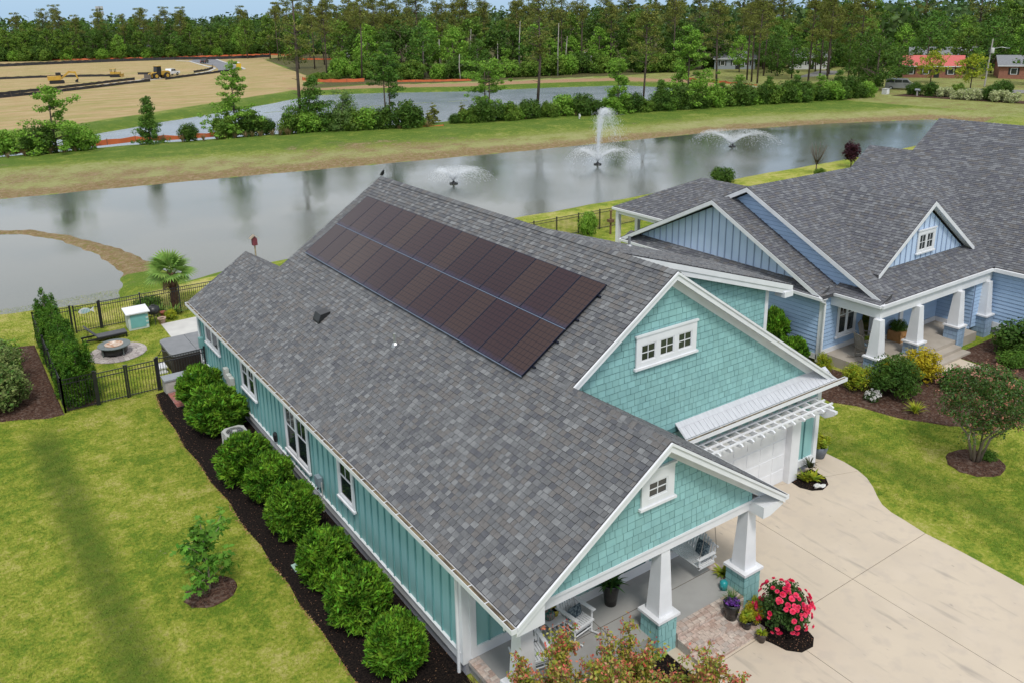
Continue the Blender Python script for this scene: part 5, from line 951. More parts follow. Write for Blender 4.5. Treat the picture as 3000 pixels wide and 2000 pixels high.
# ---------------------------------------------------------------- planting round the teal house
ORD = ['nearest the porch corner', 'second from the porch corner', 'third from the porch corner', 'fourth from the porch corner', 'just below the small side window', 'just in front of the air conditioner', 'just behind the air conditioner', 'farthest back beside the deck box']
for i, (x, y, s, z) in enumerate([(-.9,2.5,.92,.9), (-.95,4.4,1.08,1.08), (-1.0,6.3,1.08,1.06), (-.9,8.9,1.06,1.06), (-.85,11.1,1.04,1.04), (-1.1,12.75,1.14,1.08), (-.85,16.7,1.28,1.16), (-.75,19.3,1.2,1.1)]):
    o_ = put('round%d' % (i % 3), x, y, .02, s*1.1, None, z*rnd.uniform(1.04, 1.14), 'rounded glossy green shrub along the teal wall, '+ORD[i], 'shrub', 'round shrubs along the side wall'); o_.scale.x *= rnd.uniform(.9, 1.1)
def young_tree():
    t = thing('young_tree', (-3.7, 7.85, .03), 'young lobed-leaf tree in a round mulch ring on the lawn', 'tree'); rg = np.random.default_rng(5); mb = MB(); tips = []
    mb.tube([(-3.7, 7.85, 0), (-3.68, 7.87, .6), (-3.72, 7.83, 1.3), (-3.74, 7.84, 2.15)], [.035, .03, .02, .008], 7)
    for z, a, L, e in ((.35, .3, .65, .2), (.4, 2.2, .6, .25), (.45, 4.0, .7, .2), (.8, 5.3, .65, .5), (.95, 1.2, .6, .6), (1.0, 3.1, .55, .6), (1.15, .5, .65, .75), (1.2, 5.8, .5, .8), (.75, 1.8, .5, .3), (1.35, 2.6, .3, .5)):
        p0 = np.array((-3.7, 7.85, z)); p1 = p0+np.array((math.cos(a)*L*.5, math.sin(a)*L*.5, e*.6)); p2 = p0+np.array((math.cos(a)*L, math.sin(a)*L, e)); mb.tube([p0, p1, p2], [.014, .01, .005], 5)
        tips += [p0+(p1-p0)*.5, p1, (p1+p2)/2, p2]
    tips += [np.array((-3.73, 7.84, q)) for q in (1.5, 1.75, 1.95, 2.15)]
    tr = mb.build('trunk', m_palebark, t, True); cr = link('crown', None, t)
    lo = [(0, 0), (.18, -.12), (.42, -.46), (.46, -.16), (.78, -.30), (.70, -.10), (1, 0), (.70, .10), (.78, .30), (.46, .16), (.42, .46), (.18, .12)]
    me = bpy.data.meshes.new('leaf'); V = [(a, b, -.12*a*a+.10*abs(b)) for a, b in lo]; V.append((.4, 0, -.03)); n = len(lo); me.from_pydata(V, [], [(i, (i+1) % n, n) for i in range(n)]); me.update(); me.materials.append(m_lmaple)
    for i in range(300):
        c = tips[i % len(tips)]+rg.normal(0, .1, 3)*np.array((1, 1, .8)); o = link('leaf', me, cr); o.location = Vector(c)-t.location; o.rotation_euler = (rg.normal(0, .5), rg.normal(.35, .45), rg.uniform(0, 6.28)); s = rg.uniform(.18, .30); o.scale = (s, s, s)
    q = np.array([tips[i % len(tips)]+rg.normal(0, .09, 3) for i in range(200)]); V, F = leafquads(q-np.array(t.location), np.tile((0, 0, 1.), (len(q), 1)), .16, .8, rg, .6, .05); tag(link('small_leaves', npmesh('small_leaves', V, F, m_lmaple), t), kind='stuff')
young_tree()
for i, (y, s, z, dx) in enumerate(((22.55,.98,1.10,.1), (23.55,.9,.96,-.1), (24.6,.92,.93,0), (25.7,.95,1.0,-.05), (26.8,.92,.94,.05), (27.9,.95,.98,0), (29.0,.9,.92,0), (30.2,.9,1.02,-.1))):
    put('arb%d' % (i % 3), -4.72+dx, y, .02, s*1.22, None, z, ['foremost', 'second', 'third', 'fourth', 'fifth', 'sixth', 'seventh', 'farthest'][i]+' arborvitae in the row inside the left fence', 'arborvitae', 'arborvitae hedge')
for i, (x, y, s, z, k, l) in enumerate(((-7.3,23.6,1.15,1.0,'var0','variegated bush at the left edge, nearest the lawn corner'), (-7.2,25.9,1.2,1.15,'var0','variegated bush beside the fence, in the middle of the left bed'), (-7.1,28.3,1.0,.8,'wild2','bright green bush at the back of the left bed'), (-8.8,28.2,1.1,1.5,'var0','tall variegated bush half cut off at the left edge'), (-8.9,24.8,1.2,1.0,'var0','broad variegated bush at the far left edge of the bed'))): put(k, x, y, .0, s if k != 'wild2' else .75, None, z if k != 'wild2' else .8, l, 'shrub')

# ---------------------------------------------------------------- fences
def fence(name, a, b, label, posts, h=1.37, gate=False, thick=(), cat='fence'):
    a, b = np.array((*a, 0.)), np.array((*b, 0.)); d = b-a; L = np.linalg.norm(d); d /= L; n = np.cross(Z3, d); F = thing(name, tuple(a), label, cat)
    for p in posts: r = .045 if p in thick else .032; MB().obox(a, d, n, Z3, p-r, p+r, -r, r, 0, h+.06).build('post', m_dark, F); MB().obox(a, d, n, Z3, p-r-.01, p+r+.01, -r-.01, r+.01, h+.06, h+.085).build('post_cap', m_dark, F)
    for z in (.08, h-.2, h-.02): MB().obox(a, d, n, Z3, posts[0], posts[-1], -.017, .017, z, z+.03).build('rail', m_dark, F)
    for p, q in zip(posts, posts[1:]):
        mb = MB(); k = int((q-p)/.105)
        for i in range(1, k): x = p+(q-p)*i/k; mb.obox(a, d, n, Z3, x-.009, x+.009, -.009, .009, .04, h)
        tag(mb.build('pickets', m_dark, F), kind='stuff')
    return F
fence('metal_fence', (-5.3,21.85), (-4.13,21.85), 'short black metal fence panel in front of the arborvitae', [0, 1.17], thick=(1.17,))
fence('fence_gate', (-4.06,21.84), (-3.0,21.84), 'left leaf of the black metal double gate to the back yard', [0, 1.06], 1.33, cat='gate'); fence('fence_gate', (-2.92,21.84), (-1.82,21.84), 'right leaf of the black metal double gate beside the deck box', [0, 1.10], 1.33, cat='gate')
fence('metal_fence', (-1.74,21.85), (.2,21.85), 'black metal fence panel between the gate and the teal wall', [0, 1.9], thick=(0,))
fence('metal_fence', (-5.3,21.85), (-5.3,31.1), 'black metal fence along the left side of the yard', [0, 1.85, 3.7, 5.55, 7.4, 9.25])
fence('metal_fence', (-5.3,31.1), (-3.66,31.1), 'black metal fence behind the arborvitae at the pond', [0, 1.6], thick=(1.6,)); fence('fence_gate', (-3.55,31.1), (-2.45,31.1), 'black metal gate toward the pond with a fish sign', [0, 1.1], 1.33, cat='gate')
fence('metal_fence', (-2.38,31.1), (38,31.1), 'long black metal fence along the pond behind the houses', [0]+[1.9*i for i in range(1, 22)], thick=(0,))

# ---------------------------------------------------------------- back yard things
def yard():
    # paved circle and fire pit
    sb = sheet('fire_pit_patio', ring(-2.42, 27.2, 1.28, 1.22, 32), .012, m_mortar); pv = Pieces('paver', m_paver, 'box'); rg = random.Random(3)
    r = 0
    for r0 in (0.0, .24, .46, .68, .90, 1.10):
        n = max(1, int(2*math.pi*(r0+.1)/.22))
        for i in range(n):
            a = 2*math.pi*(i+.5*(r % 2))/n; c = np.array((-2.42+math.cos(a)*(r0+.06), 27.2+math.sin(a)*(r0+.06), .012)); u = np.array((-math.sin(a), math.cos(a), 0)); v = np.array((-math.cos(a), -math.sin(a), 0)); pv.add(c, u, v, Z3, 0, 0, .2, .2, .022)
        r += 1
    pv.finish(sb, 300)
    f = thing('fire_pit', (-2.52, 27.15, .03), 'round fire pit table with burnt orange bowl on the paved circle', 'fire pit'); c = (-2.52, 27.15, 0)
    m_bowl = M('burnt_bowl', (.52, .44, .36), (.36, .17, .08), rough=.8, vs=6, c3=(.7, .62, .55), s3=5); m_rim = M('slate_rim', (.13, .155, .15), (.10, .12, .12), rough=.5)
    mb = MB(); n = 32
    for r0, z in ((.41, .47), (.70, .47), (.70, .44), (.41, .44)): mb.v += [(c[0]+r0*math.cos(2*math.pi*i/n), c[1]+r0*math.sin(2*math.pi*i/n), z) for i in range(n)]
    for k in range(4):
        for i in range(n): j = (i+1) % n; q = (k+1) % 4; mb.f.append([k*n+i, q*n+i, q*n+j, k*n+j][::-1])
    mb.build('rim_table', m_rim, f); MB().lathe((c[0], c[1], .13), [(.55, 0), (.56, .15), (.56, .31)], 28).build('body', m_dark, f); MB().lathe((c[0], c[1], .44), [(.40, 0), (.40, .05), (.37, .055), (.30, .03), (.1, .022)], 28).build('bowl', m_bowl, f)
    for a in (.5, 2.1, 3.6, 5.2): MB().tube([(c[0]+.6*math.cos(a), c[1]+.6*math.sin(a), 0.02), (c[0]+.6*math.cos(a), c[1]+.6*math.sin(a), .44)], .025, 8).build('leg', m_rim, f)
    # lounger
    l = thing('lounge_chair', (-2.6, 29.25, 0), 'black reclining lounge chair with its back raised beside the fire pit', 'lounge chair'); O = (-3.55, 29.0, 0); u = (1, .03, 0); v = (-.03, 1, 0); m_sl = M('dark_sling', (.085, .087, .095), (.07, .072, .08), rough=.7)
    for q in (0, .58): MB().obox(O, u, v, Z3, 0, 1.95, q, q+.04, .16, .24).build('frame_rail', m_dark, l)
    for q in (.03, 1.88):
        for w in (0, .58): MB().obox(O, u, v, Z3, q, q+.05, w, w+.04, 0, .16).build('leg', m_dark, l)
    MB().obox(O, u, v, Z3, .62, 1.95, .03, .59, .24, .27).build('seat_sling', m_sl, l); a = R(48); uu = (-math.cos(a), 0, math.sin(a)); nn = (math.sin(a), 0, math.cos(a)); MB().obox((-2.9, 29.03, .27), uu, v, nn, 0, .72, 0, .56, -.02, .02).build('backrest', m_sl, l)
    for w in (.05, .5): MB().tube([(-3.25, 29.03+w, .6), (-3.3, 29.03+w, .2)], .015, 6).build('back_strut', m_dark, l)
    # cabinet
    k = thing('storage_cabinet', (-.92, 30.1, 0), 'white topped teal storage cabinet by the back fence', 'cabinet'); m_cab = M('cabinet_teal', (.17, .42, .42), (.15, .38, .38), rough=.5); m_pal = M('pale_cabinet', (.55, .62, .58), (.5, .56, .53), rough=.5)
    MB().box(-1.38, -.45, 29.75, 30.55, .02, .85).build('body', m_pal, k); MB().box(-1.28, -.58, 29.73, 29.75, .12, .76).build('door', m_cab, k); MB().prism([(-1.48, 29.62, .90), (-1.48, 30.62, .98), (-1.48, 30.62, .93), (-1.48, 29.62, .85)], (1.12, 0, 0)).build('lid', m_white, k)
    for z in (.22, .42, .62): MB().box(-.60, -.46, 29.735, 29.75, z, z+.1).build('hinge_panel', m_cab, k)
    # grill under cover, terracotta pot, slab, spa
    g = thing('covered_grill', (-.08, 30.2, 0), 'black kettle grill beside the storage cabinet', 'grill'); MB().lathe((-.08, 30.2, .45), [(.06, 0), (.26, .1), (.31, .25), (.31, .27), (.26, .42), (.1, .5)], 16).build('bowl', m_dark, g, True)
    for a in (.4, 2.5, 4.6): MB().tube([(-.08+.12*math.cos(a), 30.2+.12*math.sin(a), .5), (-.08+.3*math.cos(a), 30.2+.3*math.sin(a), 0)], .018, 6).build('leg', m_dark, g)
    MB().box(-.16, 0, 30.16, 30.24, .95, .985).build('handle', m_dark, g)
    m_terra = M('terracotta', (.50, .36, .28), (.42, .29, .22), rough=.85)
    p = thing('flower_pot', (.2, 29.95, .0), 'pale terracotta pot standing at the corner of the patio slab', 'pot'); MB().lathe((.2, 29.95, 0), [(.13, 0), (.19, .26), (.21, .26), (.21, .32), (.17, .32), (.16, .2)], 16).build('body', m_terra, p, True); MB().lathe((.2, 29.95, .26), [(.165, 0), (.1, .02)], 12).build('soil', m_mulch, p)
    p = thing('flower_pot', (.5, 30.9, .0), 'small dark red pot under the palm tree', 'pot'); MB().lathe((.5, 30.9, 0), [(.1, 0), (.16, .25), (.18, .3), (.14, .3), (.13, .2)], 14).build('body', M('red_pot', (.25, .07, .04), rough=.6), p, True); MB().lathe((.5, 30.9, .22), [(.14, 0), (.08, .02)], 12).build('soil', m_mulch, p)
    sheet('patio_slab', [(.05, 25.4), (6, 25.4), (6, 29.95), (.12, 29.85)], .03, m_concretewhite, th=.06)
    h = thing('hot_tub', (.2, 24.1, 0), 'brown hot tub under a gray folding cover at the house corner', 'hot tub'); m_spa = M('brown_spa_cabinet', (.028, .018, .016), (.018, .012, .011), rough=.6, vs=9, stretch=(6, 6, .3)); m_cov = M('gray_vinyl_cover', (.20, .205, .215), (.17, .175, .185), rough=.5, bump=.1, bs=20)
    cr_ = [(-.95,23.25),(-.9,23.1),(-.75,23.02),(1.2,23.02),(1.2,25.25),(-.72,25.25),(-.9,25.15),(-.95,25.0)]; MB().prism([(x*.97+.01, y, 0.02) for x, y in cr_], (0, 0, .80)).build('cabinet', m_spa, h); MB().prism([(x, y, .82) for x, y in cr_[:3]]+[(.14, 23.02, .82), (.14, 25.25, .82)]+[(x, y, .82) for x, y in cr_[5:]], (0, 0, .10)).build('cover_half', m_cov, h); MB().prism([(.155, 23.02, .82), (1.2, 23.02, .82), (1.2, 25.25, .82), (.155, 25.25, .82)], (0, 0, .10)).build('cover_half', m_cov, h)
    for i in range(14): MB().box(-.8+i*.14, -.79+i*.14, 23.0, 23.02, .05, .8).build('cabinet_slat', m_spa, h)
    MB().tube([(-1.0, 24.6, .4), (-1.15, 24.6, .45), (-1.15, 23.8, .95), (-1.0, 23.7, .9)], .02, 6).build('cover_lifter', m_dark, h); st = thing('spa_step', (-1.25, 24.0, 0), 'white step beside the hot tub', 'step'); MB().box(-1.42, -1.05, 23.5, 24.1, .0, .06).build('foot', m_white, st); MB().box(-1.42, -1.05, 23.5, 24.1, .22, .28).build('tread', m_white, st); MB().box(-1.38, -1.09, 23.54, 24.06, .06, .22).build('riser', m_white, st)
    # deck box
    d = thing('deck_box', (-.85, 21.5, 0), 'beige deck box with gray lid against the metal fence', 'storage box'); m_bg = M('beige_resin', (.42, .405, .375), (.37, .355, .33), rough=.6); m_gl = M('gray_resin_lid', (.30, .32, .34), (.26, .28, .30), rough=.5)
    MB().box(-1.66, -.12, 21.2, 21.78, .0, .54).build('body', m_bg, d); MB().box(-1.70, -.08, 21.16, 21.80, .555, .62).build('lid', m_gl, d); MB().box(-1.0, -.78, 21.15, 21.2, .46, .54).build('latch', m_bg, d); MB().box(-1.55, -.22, 21.185, 21.2, .1, .42).build('front_panel', m_bg, d)
    # red brick pad
    rb = sheet('brick_pad', [(-1.62, 19.65), (-.6, 19.65), (-.6, 21.15), (-1.62, 21.15)], .05, m_mortar, th=.03); pc = Pieces('brick', m_redbrick, 'box'); pc.plane((0, 0, .05), (1, 0, 0), (0, 1, 0), [(-1.62, 19.65), (-.6, 19.65), (-.6, 21.15), (-1.62, 21.15)], .105, .205, .205, .02, 3, gap=.01, hgap=.008); pc.finish(rb, 300)
    b = thing('watering_bucket', (-.55, 20.9, .07), 'white bucket behind the farthest round shrub', 'bucket'); MB().lathe((-.55, 20.9, .07), [(.12, 0), (.15, .3), (.16, .3), (.14, .28), (.11, .03)], 14).build('body', m_white, b, True); MB().tube([(-.7, 20.9, .34), (-.55, 20.9, .5), (-.4, 20.9, .34)], .01, 5).build('handle', m_white, b)
    # air conditioner
    a = thing('air_conditioner', (-.8, 14.75, 0), 'gray outdoor air conditioner with round fan grille among the shrubs', 'air conditioner'); m_ac = M('ac_paint', (.42, .42, .40), (.38, .38, .36), rough=.5); P8 = lambda s, z: [(-.8+s*x, 14.75+s*y, z) for x, y in ((-.38,-.24),(-.24,-.38),(.24,-.38),(.38,-.24),(.38,.24),(.24,.38),(-.24,.38),(-.38,.24))]
    MB().prism(P8(.93, .05), (0, 0, .74)).build('coil_core', m_dark, a); MB().prism(P8(1.0, .79), (0, 0, .08)).build('top_ring', m_ac, a); MB().prism(P8(1.0, .02), (0, 0, .06)).build('base_pan', m_ac, a)
    for i in range(9): MB().prism(P8(1.0, .11+i*.075), (0, 0, .04)).build('louvre', m_ac, a)
    for x, y in ((-.38, -.24), (-.24, -.38), (.24, -.38), (.38, -.24), (-.38, .24), (.38, .24), (.24, .38), (-.24, .38)): MB().tube([(-.8+x*.99, 14.75+y*.99, .05), (-.8+x*.99, 14.75+y*.99, .85)], .03, 6).build('corner_post', m_ac, a)
    MB().lathe((-.8, 14.75, .865), [(.30, 0), (.29, .006)], 24).build('fan_opening', m_dark, a); MB().lathe((-.8, 14.75, .872), [(.09, 0), (.085, .02), (.03, .03)], 12).build('fan_hub', m_ac, a)
    for i in range(3): t = i*2.09; MB().obox((-.8, 14.75, .872), (math.cos(t), math.sin(t), 0), (-math.sin(t), math.cos(t), 0), Z3, .08, .28, -.06, .06, 0, .008).build('fan_blade', M('fan_gray', (.09, .10, .11), rough=.5), a)
    for r0 in (.14, .20, .26, .31): MB().tube([(-.8+r0*math.cos(i*.2618), 14.75+r0*math.sin(i*.2618), .895) for i in range(25)], .004, 4).build('grille_ring', m_ac, a)
    v = thing('valve_box', (-1.42, 7.35, .03), 'green irrigation valve box lid in the mulch', 'valve box'); MB().box(-1.6, -1.28, 7.15, 7.55, .03, .09).build('body', m_dark, v); MB().box(-1.58, -1.30, 7.17, 7.53, .09, .105).build('lid', M('pale_green_lid', (.30, .42, .36), rough=.6), v)
    # fish sign on the rear gate, bird house on a post, bird on the ridge
    fs = thing('fish_sign', (-3.0, 31.02, 1.0), 'striped teal fish sign hanging on the pond gate', 'sign'); bd = [(-.36, 0), (-.28, .10), (-.1, .17), (.1, .12), (.2, .03), (.36, .15), (.33, 0), (.36, -.13), (.2, -.03), (.1, -.10), (-.1, -.14), (-.28, -.09)]; MB().prism([(-3.0+x, 31.04, 1.05+z) for x, z in bd], (0, .02, 0)).build('body', m_white, fs)
    for i in range(6): x = -.2+i*.065; hh = .11-.3*abs(x+.05)**1.3*.8; MB().box(-3.0+x, -3.0+x+.03, 31.03, 31.04, 1.05-hh, 1.05+hh).build('stripe', m_cab, fs)
    bh = thing('bird_house', (7.3, 36.6, 0), 'dark red bird house on a pole at the water edge', 'bird house'); m_red = M('dark_red_paint', (.19, .035, .06), (.14, .03, .045), rough=.6); MB().tube([(7.3, 36.6, -.3), (7.3, 36.6, 1.45)], .05, 8).build('pole', m_palebark, bh); MB().prism([(7.16, 36.46, 1.45), (7.44, 36.46, 1.45), (7.44, 36.46, 1.85), (7.3, 36.46, 2.02), (7.16, 36.46, 1.85)], (0, .28, 0)).build('box', m_red, bh)
    for s in (-1, 1): MB().obox((7.3, 36.40, 2.06), (s*.78, 0, -.62), (0, 1, 0), (s*.62, 0, .78), 0, .33, 0, .4, 0, .02).build('roof_board', m_palebark, bh)
    MB().lathe((7.3, 36.455, 1.7), [(.03, 0), (.03, .001)], 10).build('entrance', m_dark, bh)
    bd = thing('bird', (7.5, 19.05, 8.17), 'small black bird perched at the far end of the roof ridge', 'bird'); me = MB(); me.tube([(7.5, 19.32, 8.20), (7.5, 19.22, 8.22), (7.5, 19.12, 8.26), (7.5, 19.02, 8.34), (7.5, 18.96, 8.42), (7.5, 18.92, 8.45), (7.5, 18.87, 8.44)], [.012, .03, .07, .075, .045, .038, .008], 8); me.build('body', m_dark, bd, True)
    for s in (-.03, .03): MB().tube([(7.5+s, 19.05, 8.13), (7.5+s, 19.06, 8.28)], .008, 4).build('leg', m_dark, bd)
yard()
def palm():
    x, y = 1.4, 32.2; t = thing('palm_tree', (x, y, 0), 'palm tree with rough brown trunk and fan fronds by the fence', 'palm tree'); rg = np.random.default_rng(8)
    MB().tube([(x, y, -.1), (x+.03, y, .9), (x-.06, y-.05, 1.9)], [.19, .17, .15], 10).build('trunk', m_palmtrunk, t, True); me = bpy.data.meshes.new('leaf_boot'); me.from_pydata([(-.06, 0, 0), (.06, 0, 0), (.03, .12, .2), (-.03, .12, .2), (0, .06, .05)], [], [(0, 1, 4), (1, 2, 4), (2, 3, 4), (3, 0, 4)]); me.update(); me.materials.append(m_palmtrunk)
    for i in range(70): a = i*2.4; z = .12+i*.0255; o = link('leaf_boot', me, t); o.location = (.16*math.cos(a), .16*math.sin(a), z); o.rotation_euler = (0, 0, a-math.pi/2)
    fr = MB(); k = 17
    fr.tube([(0, 0, 0), (.45, 0, .03)], [.014, .008], 4)
    for i in range(k):
        a = R(-105+210*i/(k-1)); L = .62-.12*abs(i-(k-1)/2)/(k/2); b = np.array((.45, 0, .03)); d = np.array((math.cos(a), math.sin(a), 0)); p = np.array((-d[1], d[0], 0)); mid = b+d*L*.55+np.array((0, 0, .02)); fr.poly([b, mid-p*.042, b+d*L+np.array((0, 0, -.10)), mid+p*.042])
    def fm(mat):
        me = bpy.data.meshes.new('frond'); me.from_pydata([tuple(v) for v in fr.v], [], fr.f); me.update(); me.materials.append(mat); return me
    g, dd = fm(m_palm), fm(m_palmdead)
    for i in range(19): o = link('frond', g, t); el = R(78-5.4*i+rg.uniform(-8, 8)); o.location = (-.06, -.05, 1.9); o.rotation_euler = (rg.normal(0, .2), -el, i*2.4); s = rg.uniform(1.2, 1.45); o.scale = (s, s, s)
    for i in range(3): o = link('dry_frond', dd, t); o.location = (-.06, -.05, 1.75); o.rotation_euler = (rg.normal(0, .2), R(50+rg.uniform(0, 25)), i*1.3+.4)
palm()
def rosette(key, name, mat, n, L, w, el0, el1, seed, cname='blade', segs=3):
    """plant of arching strap leaves"""
    rg = np.random.default_rng(seed); V = []; F = []
    for i in range(n):
        a = rg.uniform(0, 6.28); el = R(rg.uniform(el0, el1)); l = L*rg.uniform(.6, 1.1); d = np.array((math.cos(a), math.sin(a), 0)); s = np.array((-math.sin(a), math.cos(a), 0))*w; p = d*rg.uniform(0, .06)*L; b = len(V)
        for k in range(segs+1):
            f = k/segs; ww = (1-f**1.5)*(.5+1.2*f*(1-f)*2); V += [tuple(p-s*ww), tuple(p+s*ww)]; p = p+(d*math.cos(el)+Z3*math.sin(el))*l/segs; el -= R(70)/segs*rg.uniform(.4, 1.2)
        for k in range(segs): F.append((b+2*k, b+2*k+1, b+2*k+3, b+2*k+2))
    PROTO[key] = mkplant(name, npmesh(cname, np.array(V), np.array(F), mat), None, cname)
rosette('sago', 'arching_fern_plant', m_palm, 60, .8, .05, 25, 75, 1, 'fronds'); rosette('lily', 'strap_leaved_plant', m_lyg, 70, .55, .02, 35, 85, 2, 'blades'); rosette('grassy', 'spiky_grass_clump', leafmat('dusty_grass_blade', (.07, .10, .03), (.16, .12, .05), isl=.4), 160, .55, .010, 60, 88, 3, 'blades'); rosette('potgrass', 'grass_tuft', m_lcyp, 120, .5, .007, 50, 88, 4, 'blades'); rosette('hosta', 'broad_leaved_plant', m_lyg, 40, .38, .055, 25, 70, 5, 'leaves'); rosette('fern', 'fern', m_fern, 60, .55, .045, 20, 70, 6, 'fronds'); rosette('reedtuft', 'dry_reed_tuft', m_drygrass, 60, .9, .02, 65, 89, 7, 'blades')
put('sago', 1.05, 31.0, 0, 1.0, label='arching green fern plant at the foot of the palm', cat='plant'); put('sago', .55, 31.6, 0, .8, label='smaller arching fern plant left of the palm', cat='plant'); put('low', .2, 32.8, 0, 1.1, sz=.9, label='low green shrub hugging the water edge beyond the fence', cat='shrub'); put('reed', .7, 30.3, 0, .9, label='little leafy plant beside the patio slab', cat='plant')
put('grassy', .05, .55, .03, 1.1, label='spiky grass clump at the front corner of the house', cat='plant'); put('grassy', .55, -1.15, .03, .9, label='spiky grass clump below the left porch column', cat='plant')

# ---------------------------------------------------------------- porch furniture and pots
m_pf = M('white_painted_wood', (.70, .71, .72), (.63, .64, .65), rough=.5, vs=6); m_cush = M('navy_pattern_fabric', (.025, .045, .065), (.14, .18, .20), rough=.85, vs=22, lo=.47, hi=.53)
def cushion(nm, O, u, v, n, w, h, t, mat, parent=None, label=None):
    O, u, v, n = (np.array(a, float) for a in (O, u, v, n)); mb = MB(); K = 6
    for sgn in (1, -1):
        b = len(mb.v)
        for i in range(K+1):
            for j in range(K+1):
                a, c = i/K*2-1, j/K*2-1; hh = t*.5*((1-a**4)*(1-c**4))**.6; mb.v.append(tuple(O+u*a*w/2*(1-.05*c*c)+v*c*h/2*(1-.05*a*a)+n*sgn*hh))
        for i in range(K):
            for j in range(K): q = [b+i*(K+1)+j, b+(i+1)*(K+1)+j, b+(i+1)*(K+1)+j+1, b+i*(K+1)+j+1]; mb.f.append(q if sgn > 0 else q[::-1])
    o = mb.build(nm, mat, parent, True, None if parent else tuple(O))
    if label: tag(o, label, 'cushion')
    return o
def rocker(x, y, rz, label, name='rocking_chair', mat=None, s=1.):
    mat = mat or m_pf; c = thing(name, (0, 0, 0), label, 'chair'); z0 = .10
    for sx in (-.29, .29):
        MB().tube([(sx, -.52, .10), (sx, -.3, .035), (sx, 0, .0), (sx, .35, .03), (sx, .62, .12)], .022, 6).build('rocker', mat, c)
        MB().tube([(sx, -.28, .03), (sx, -.28, .64)], .024, 6).build('front_leg', mat, c); MB().tube([(sx, .22, .03), (sx, .24, .45), (sx, .40, 1.12)], .024, 6).build('back_post', mat, c); MB().obox((sx, 0, .64), (1, 0, 0), (0, 1, 0), Z3, -.05, .05, -.36, .32, 0, .025).build('armrest', mat, c)
        for z in (.2, .3): MB().tube([(sx, -.28, z), (sx, .22, z)], .013, 6).build('side_stretcher', mat, c)
    for z in (.16, .26): MB().tube([(-.29, -.28, z), (.29, -.28, z)], .014, 6).build('front_stretcher', mat, c)
    for i in range(9): MB().box(-.29+i*.066, -.29+i*.066+.05, -.32, .22, .385-.0, .405).build('seat_slat', mat, c)
    MB().box(-.31, .31, -.34, -.31, .35, .40).build('seat_apron', mat, c); a = math.atan2(.16, .67); v = (0, math.sin(a), math.cos(a))
    for i in range(7): MB().obox((-.235+i*.078, .25, .43), (1, 0, 0), v, (0, -math.cos(a), math.sin(a)), -.024, .024, 0, .70, 0, .016).build('back_slat', mat, c)
    for z in (.03, .66): MB().obox((0, .25, .43), (1, 0, 0), v, (0, -math.cos(a), math.sin(a)), -.29, .29, z, z+.07, -.02, .004).build('back_rail', mat, c)
    c.location = (x, y, 0); c.rotation_euler = (0, 0, rz); c.scale = (s, s, s); return c
c = rocker(2.92, .72, R(8), 'white slatted rocking chair on the porch with a navy cushion'); c.location.z = .42
cushion('cushion', (2.95, .76, .93), (.99, .14, 0), (-.02, .25, .97), (.13, -.96, .25), .46, .3, .13, m_cush, None, 'navy patterned cushion on the white rocking chair')
c = rocker(1.42, .42, R(-12), 'white rocking chair half hidden behind the left porch column'); c.location.z = .42
def small_table():
    t = thing('side_table', (2.42, .92, .42), 'small white side table between the rocking chairs', 'table'); MB().box(2.18, 2.66, .70, 1.14, .87, .90).build('table_top', m_pf, t)
    for x in (2.22, 2.62):
        for y in (.74, 1.10): MB().tube([(x, y, .42), (x, y, .87)], .02, 6).build('leg', m_pf, t)
    for y in (.74, 1.10): MB().tube([(2.22, y, .58), (2.62, y, .58)], .012, 5).build('stretcher', m_pf, t)
    for x in (2.22, 2.62): MB().tube([(x, .74, .62), (x, 1.10, .62)], .012, 5).build('stretcher', m_pf, t)
    v = thing('striped_vase', (2.33, .95, .9), 'striped green glazed vase on the white side table', 'vase'); st = M('striped_glaze', (.015, .13, .11), (.24, .14, .13), rough=.2, vs=30, stretch=(1.2, 1.2, .05), lo=.45, hi=.55); MB().lathe((2.33, .95, .9), [(.08, 0), (.14, .07), (.15, .14), (.11, .2), (.09, .22), (.07, .2)], 18).build('body', st, v, True)
    p = thing('planter_pot', (2.53, .99, .9), 'mustard yellow pot on the white side table', 'pot'); MB().lathe((2.53, .99, .9), [(.08, 0), (.10, .09), (.105, .16), (.09, .16), (.08, .1)], 16).build('body', M('mustard_glaze', (.40, .34, .03), rough=.35), p, True); MB().lathe((2.53, .99, 1.03), [(.085, 0), (.05, .015)], 12).build('soil', m_mulch, p)
small_table()
def pot(x, y, z, r, h, mat, label, plant=None, ps=1., plabel=None, prof=None, pname=None):
    p = thing('planter_pot', (x, y, z), label, 'pot'); MB().lathe((x, y, z), [(a*r, b*h) for a, b in (prof or [(.62, 0), (.95, .75), (1, 1), (.86, 1), (.8, .8)])], 18).build('body', mat, p, True); MB().lathe((x, y, z+h*.82), [(r*.84, 0), (r*.5, .015)], 14).build('soil', m_mulch, p)
    if plant: put(plant, x, y, z+h*.84, ps, label=plabel, cat='plant', name=pname)
m_blackpot = M('black_glazed_pot', (.012, .012, .013), (.02, .018, .018), rough=.25)
pot(4.28, .98, .42, .24, .62, m_blackpot, 'tall black pot with a fern on the porch', 'fern', 1.0, 'dark green fern in the tall black porch pot', [(.62, 0), (.78, .5), (1, .95), (1, 1), (.88, 1), (.8, .85)]); pot(6.45, -.98, .28, .21, .46, m_blackpot, 'black pot with purple flowers on the porch step', 'potgrass', 1.0, 'grass tuft growing in the black pot on the step')
pot(6.62, -1.32, .12, .14, .26, m_blackpot, 'low black pot with leafy plant beside the rose bed'); put('reed', 6.62, -1.32, .3, .55, label='leafy green plant in the low black pot', cat='plant'); pot(6.92, -1.28, .03, .19, .34, m_blackpot, 'black pot of yellow leaves between step and roses'); put('gold', 6.92, -1.28, .22, .42, sz=.36, label='yellow leaved plant in the black pot by the roses', cat='plant')
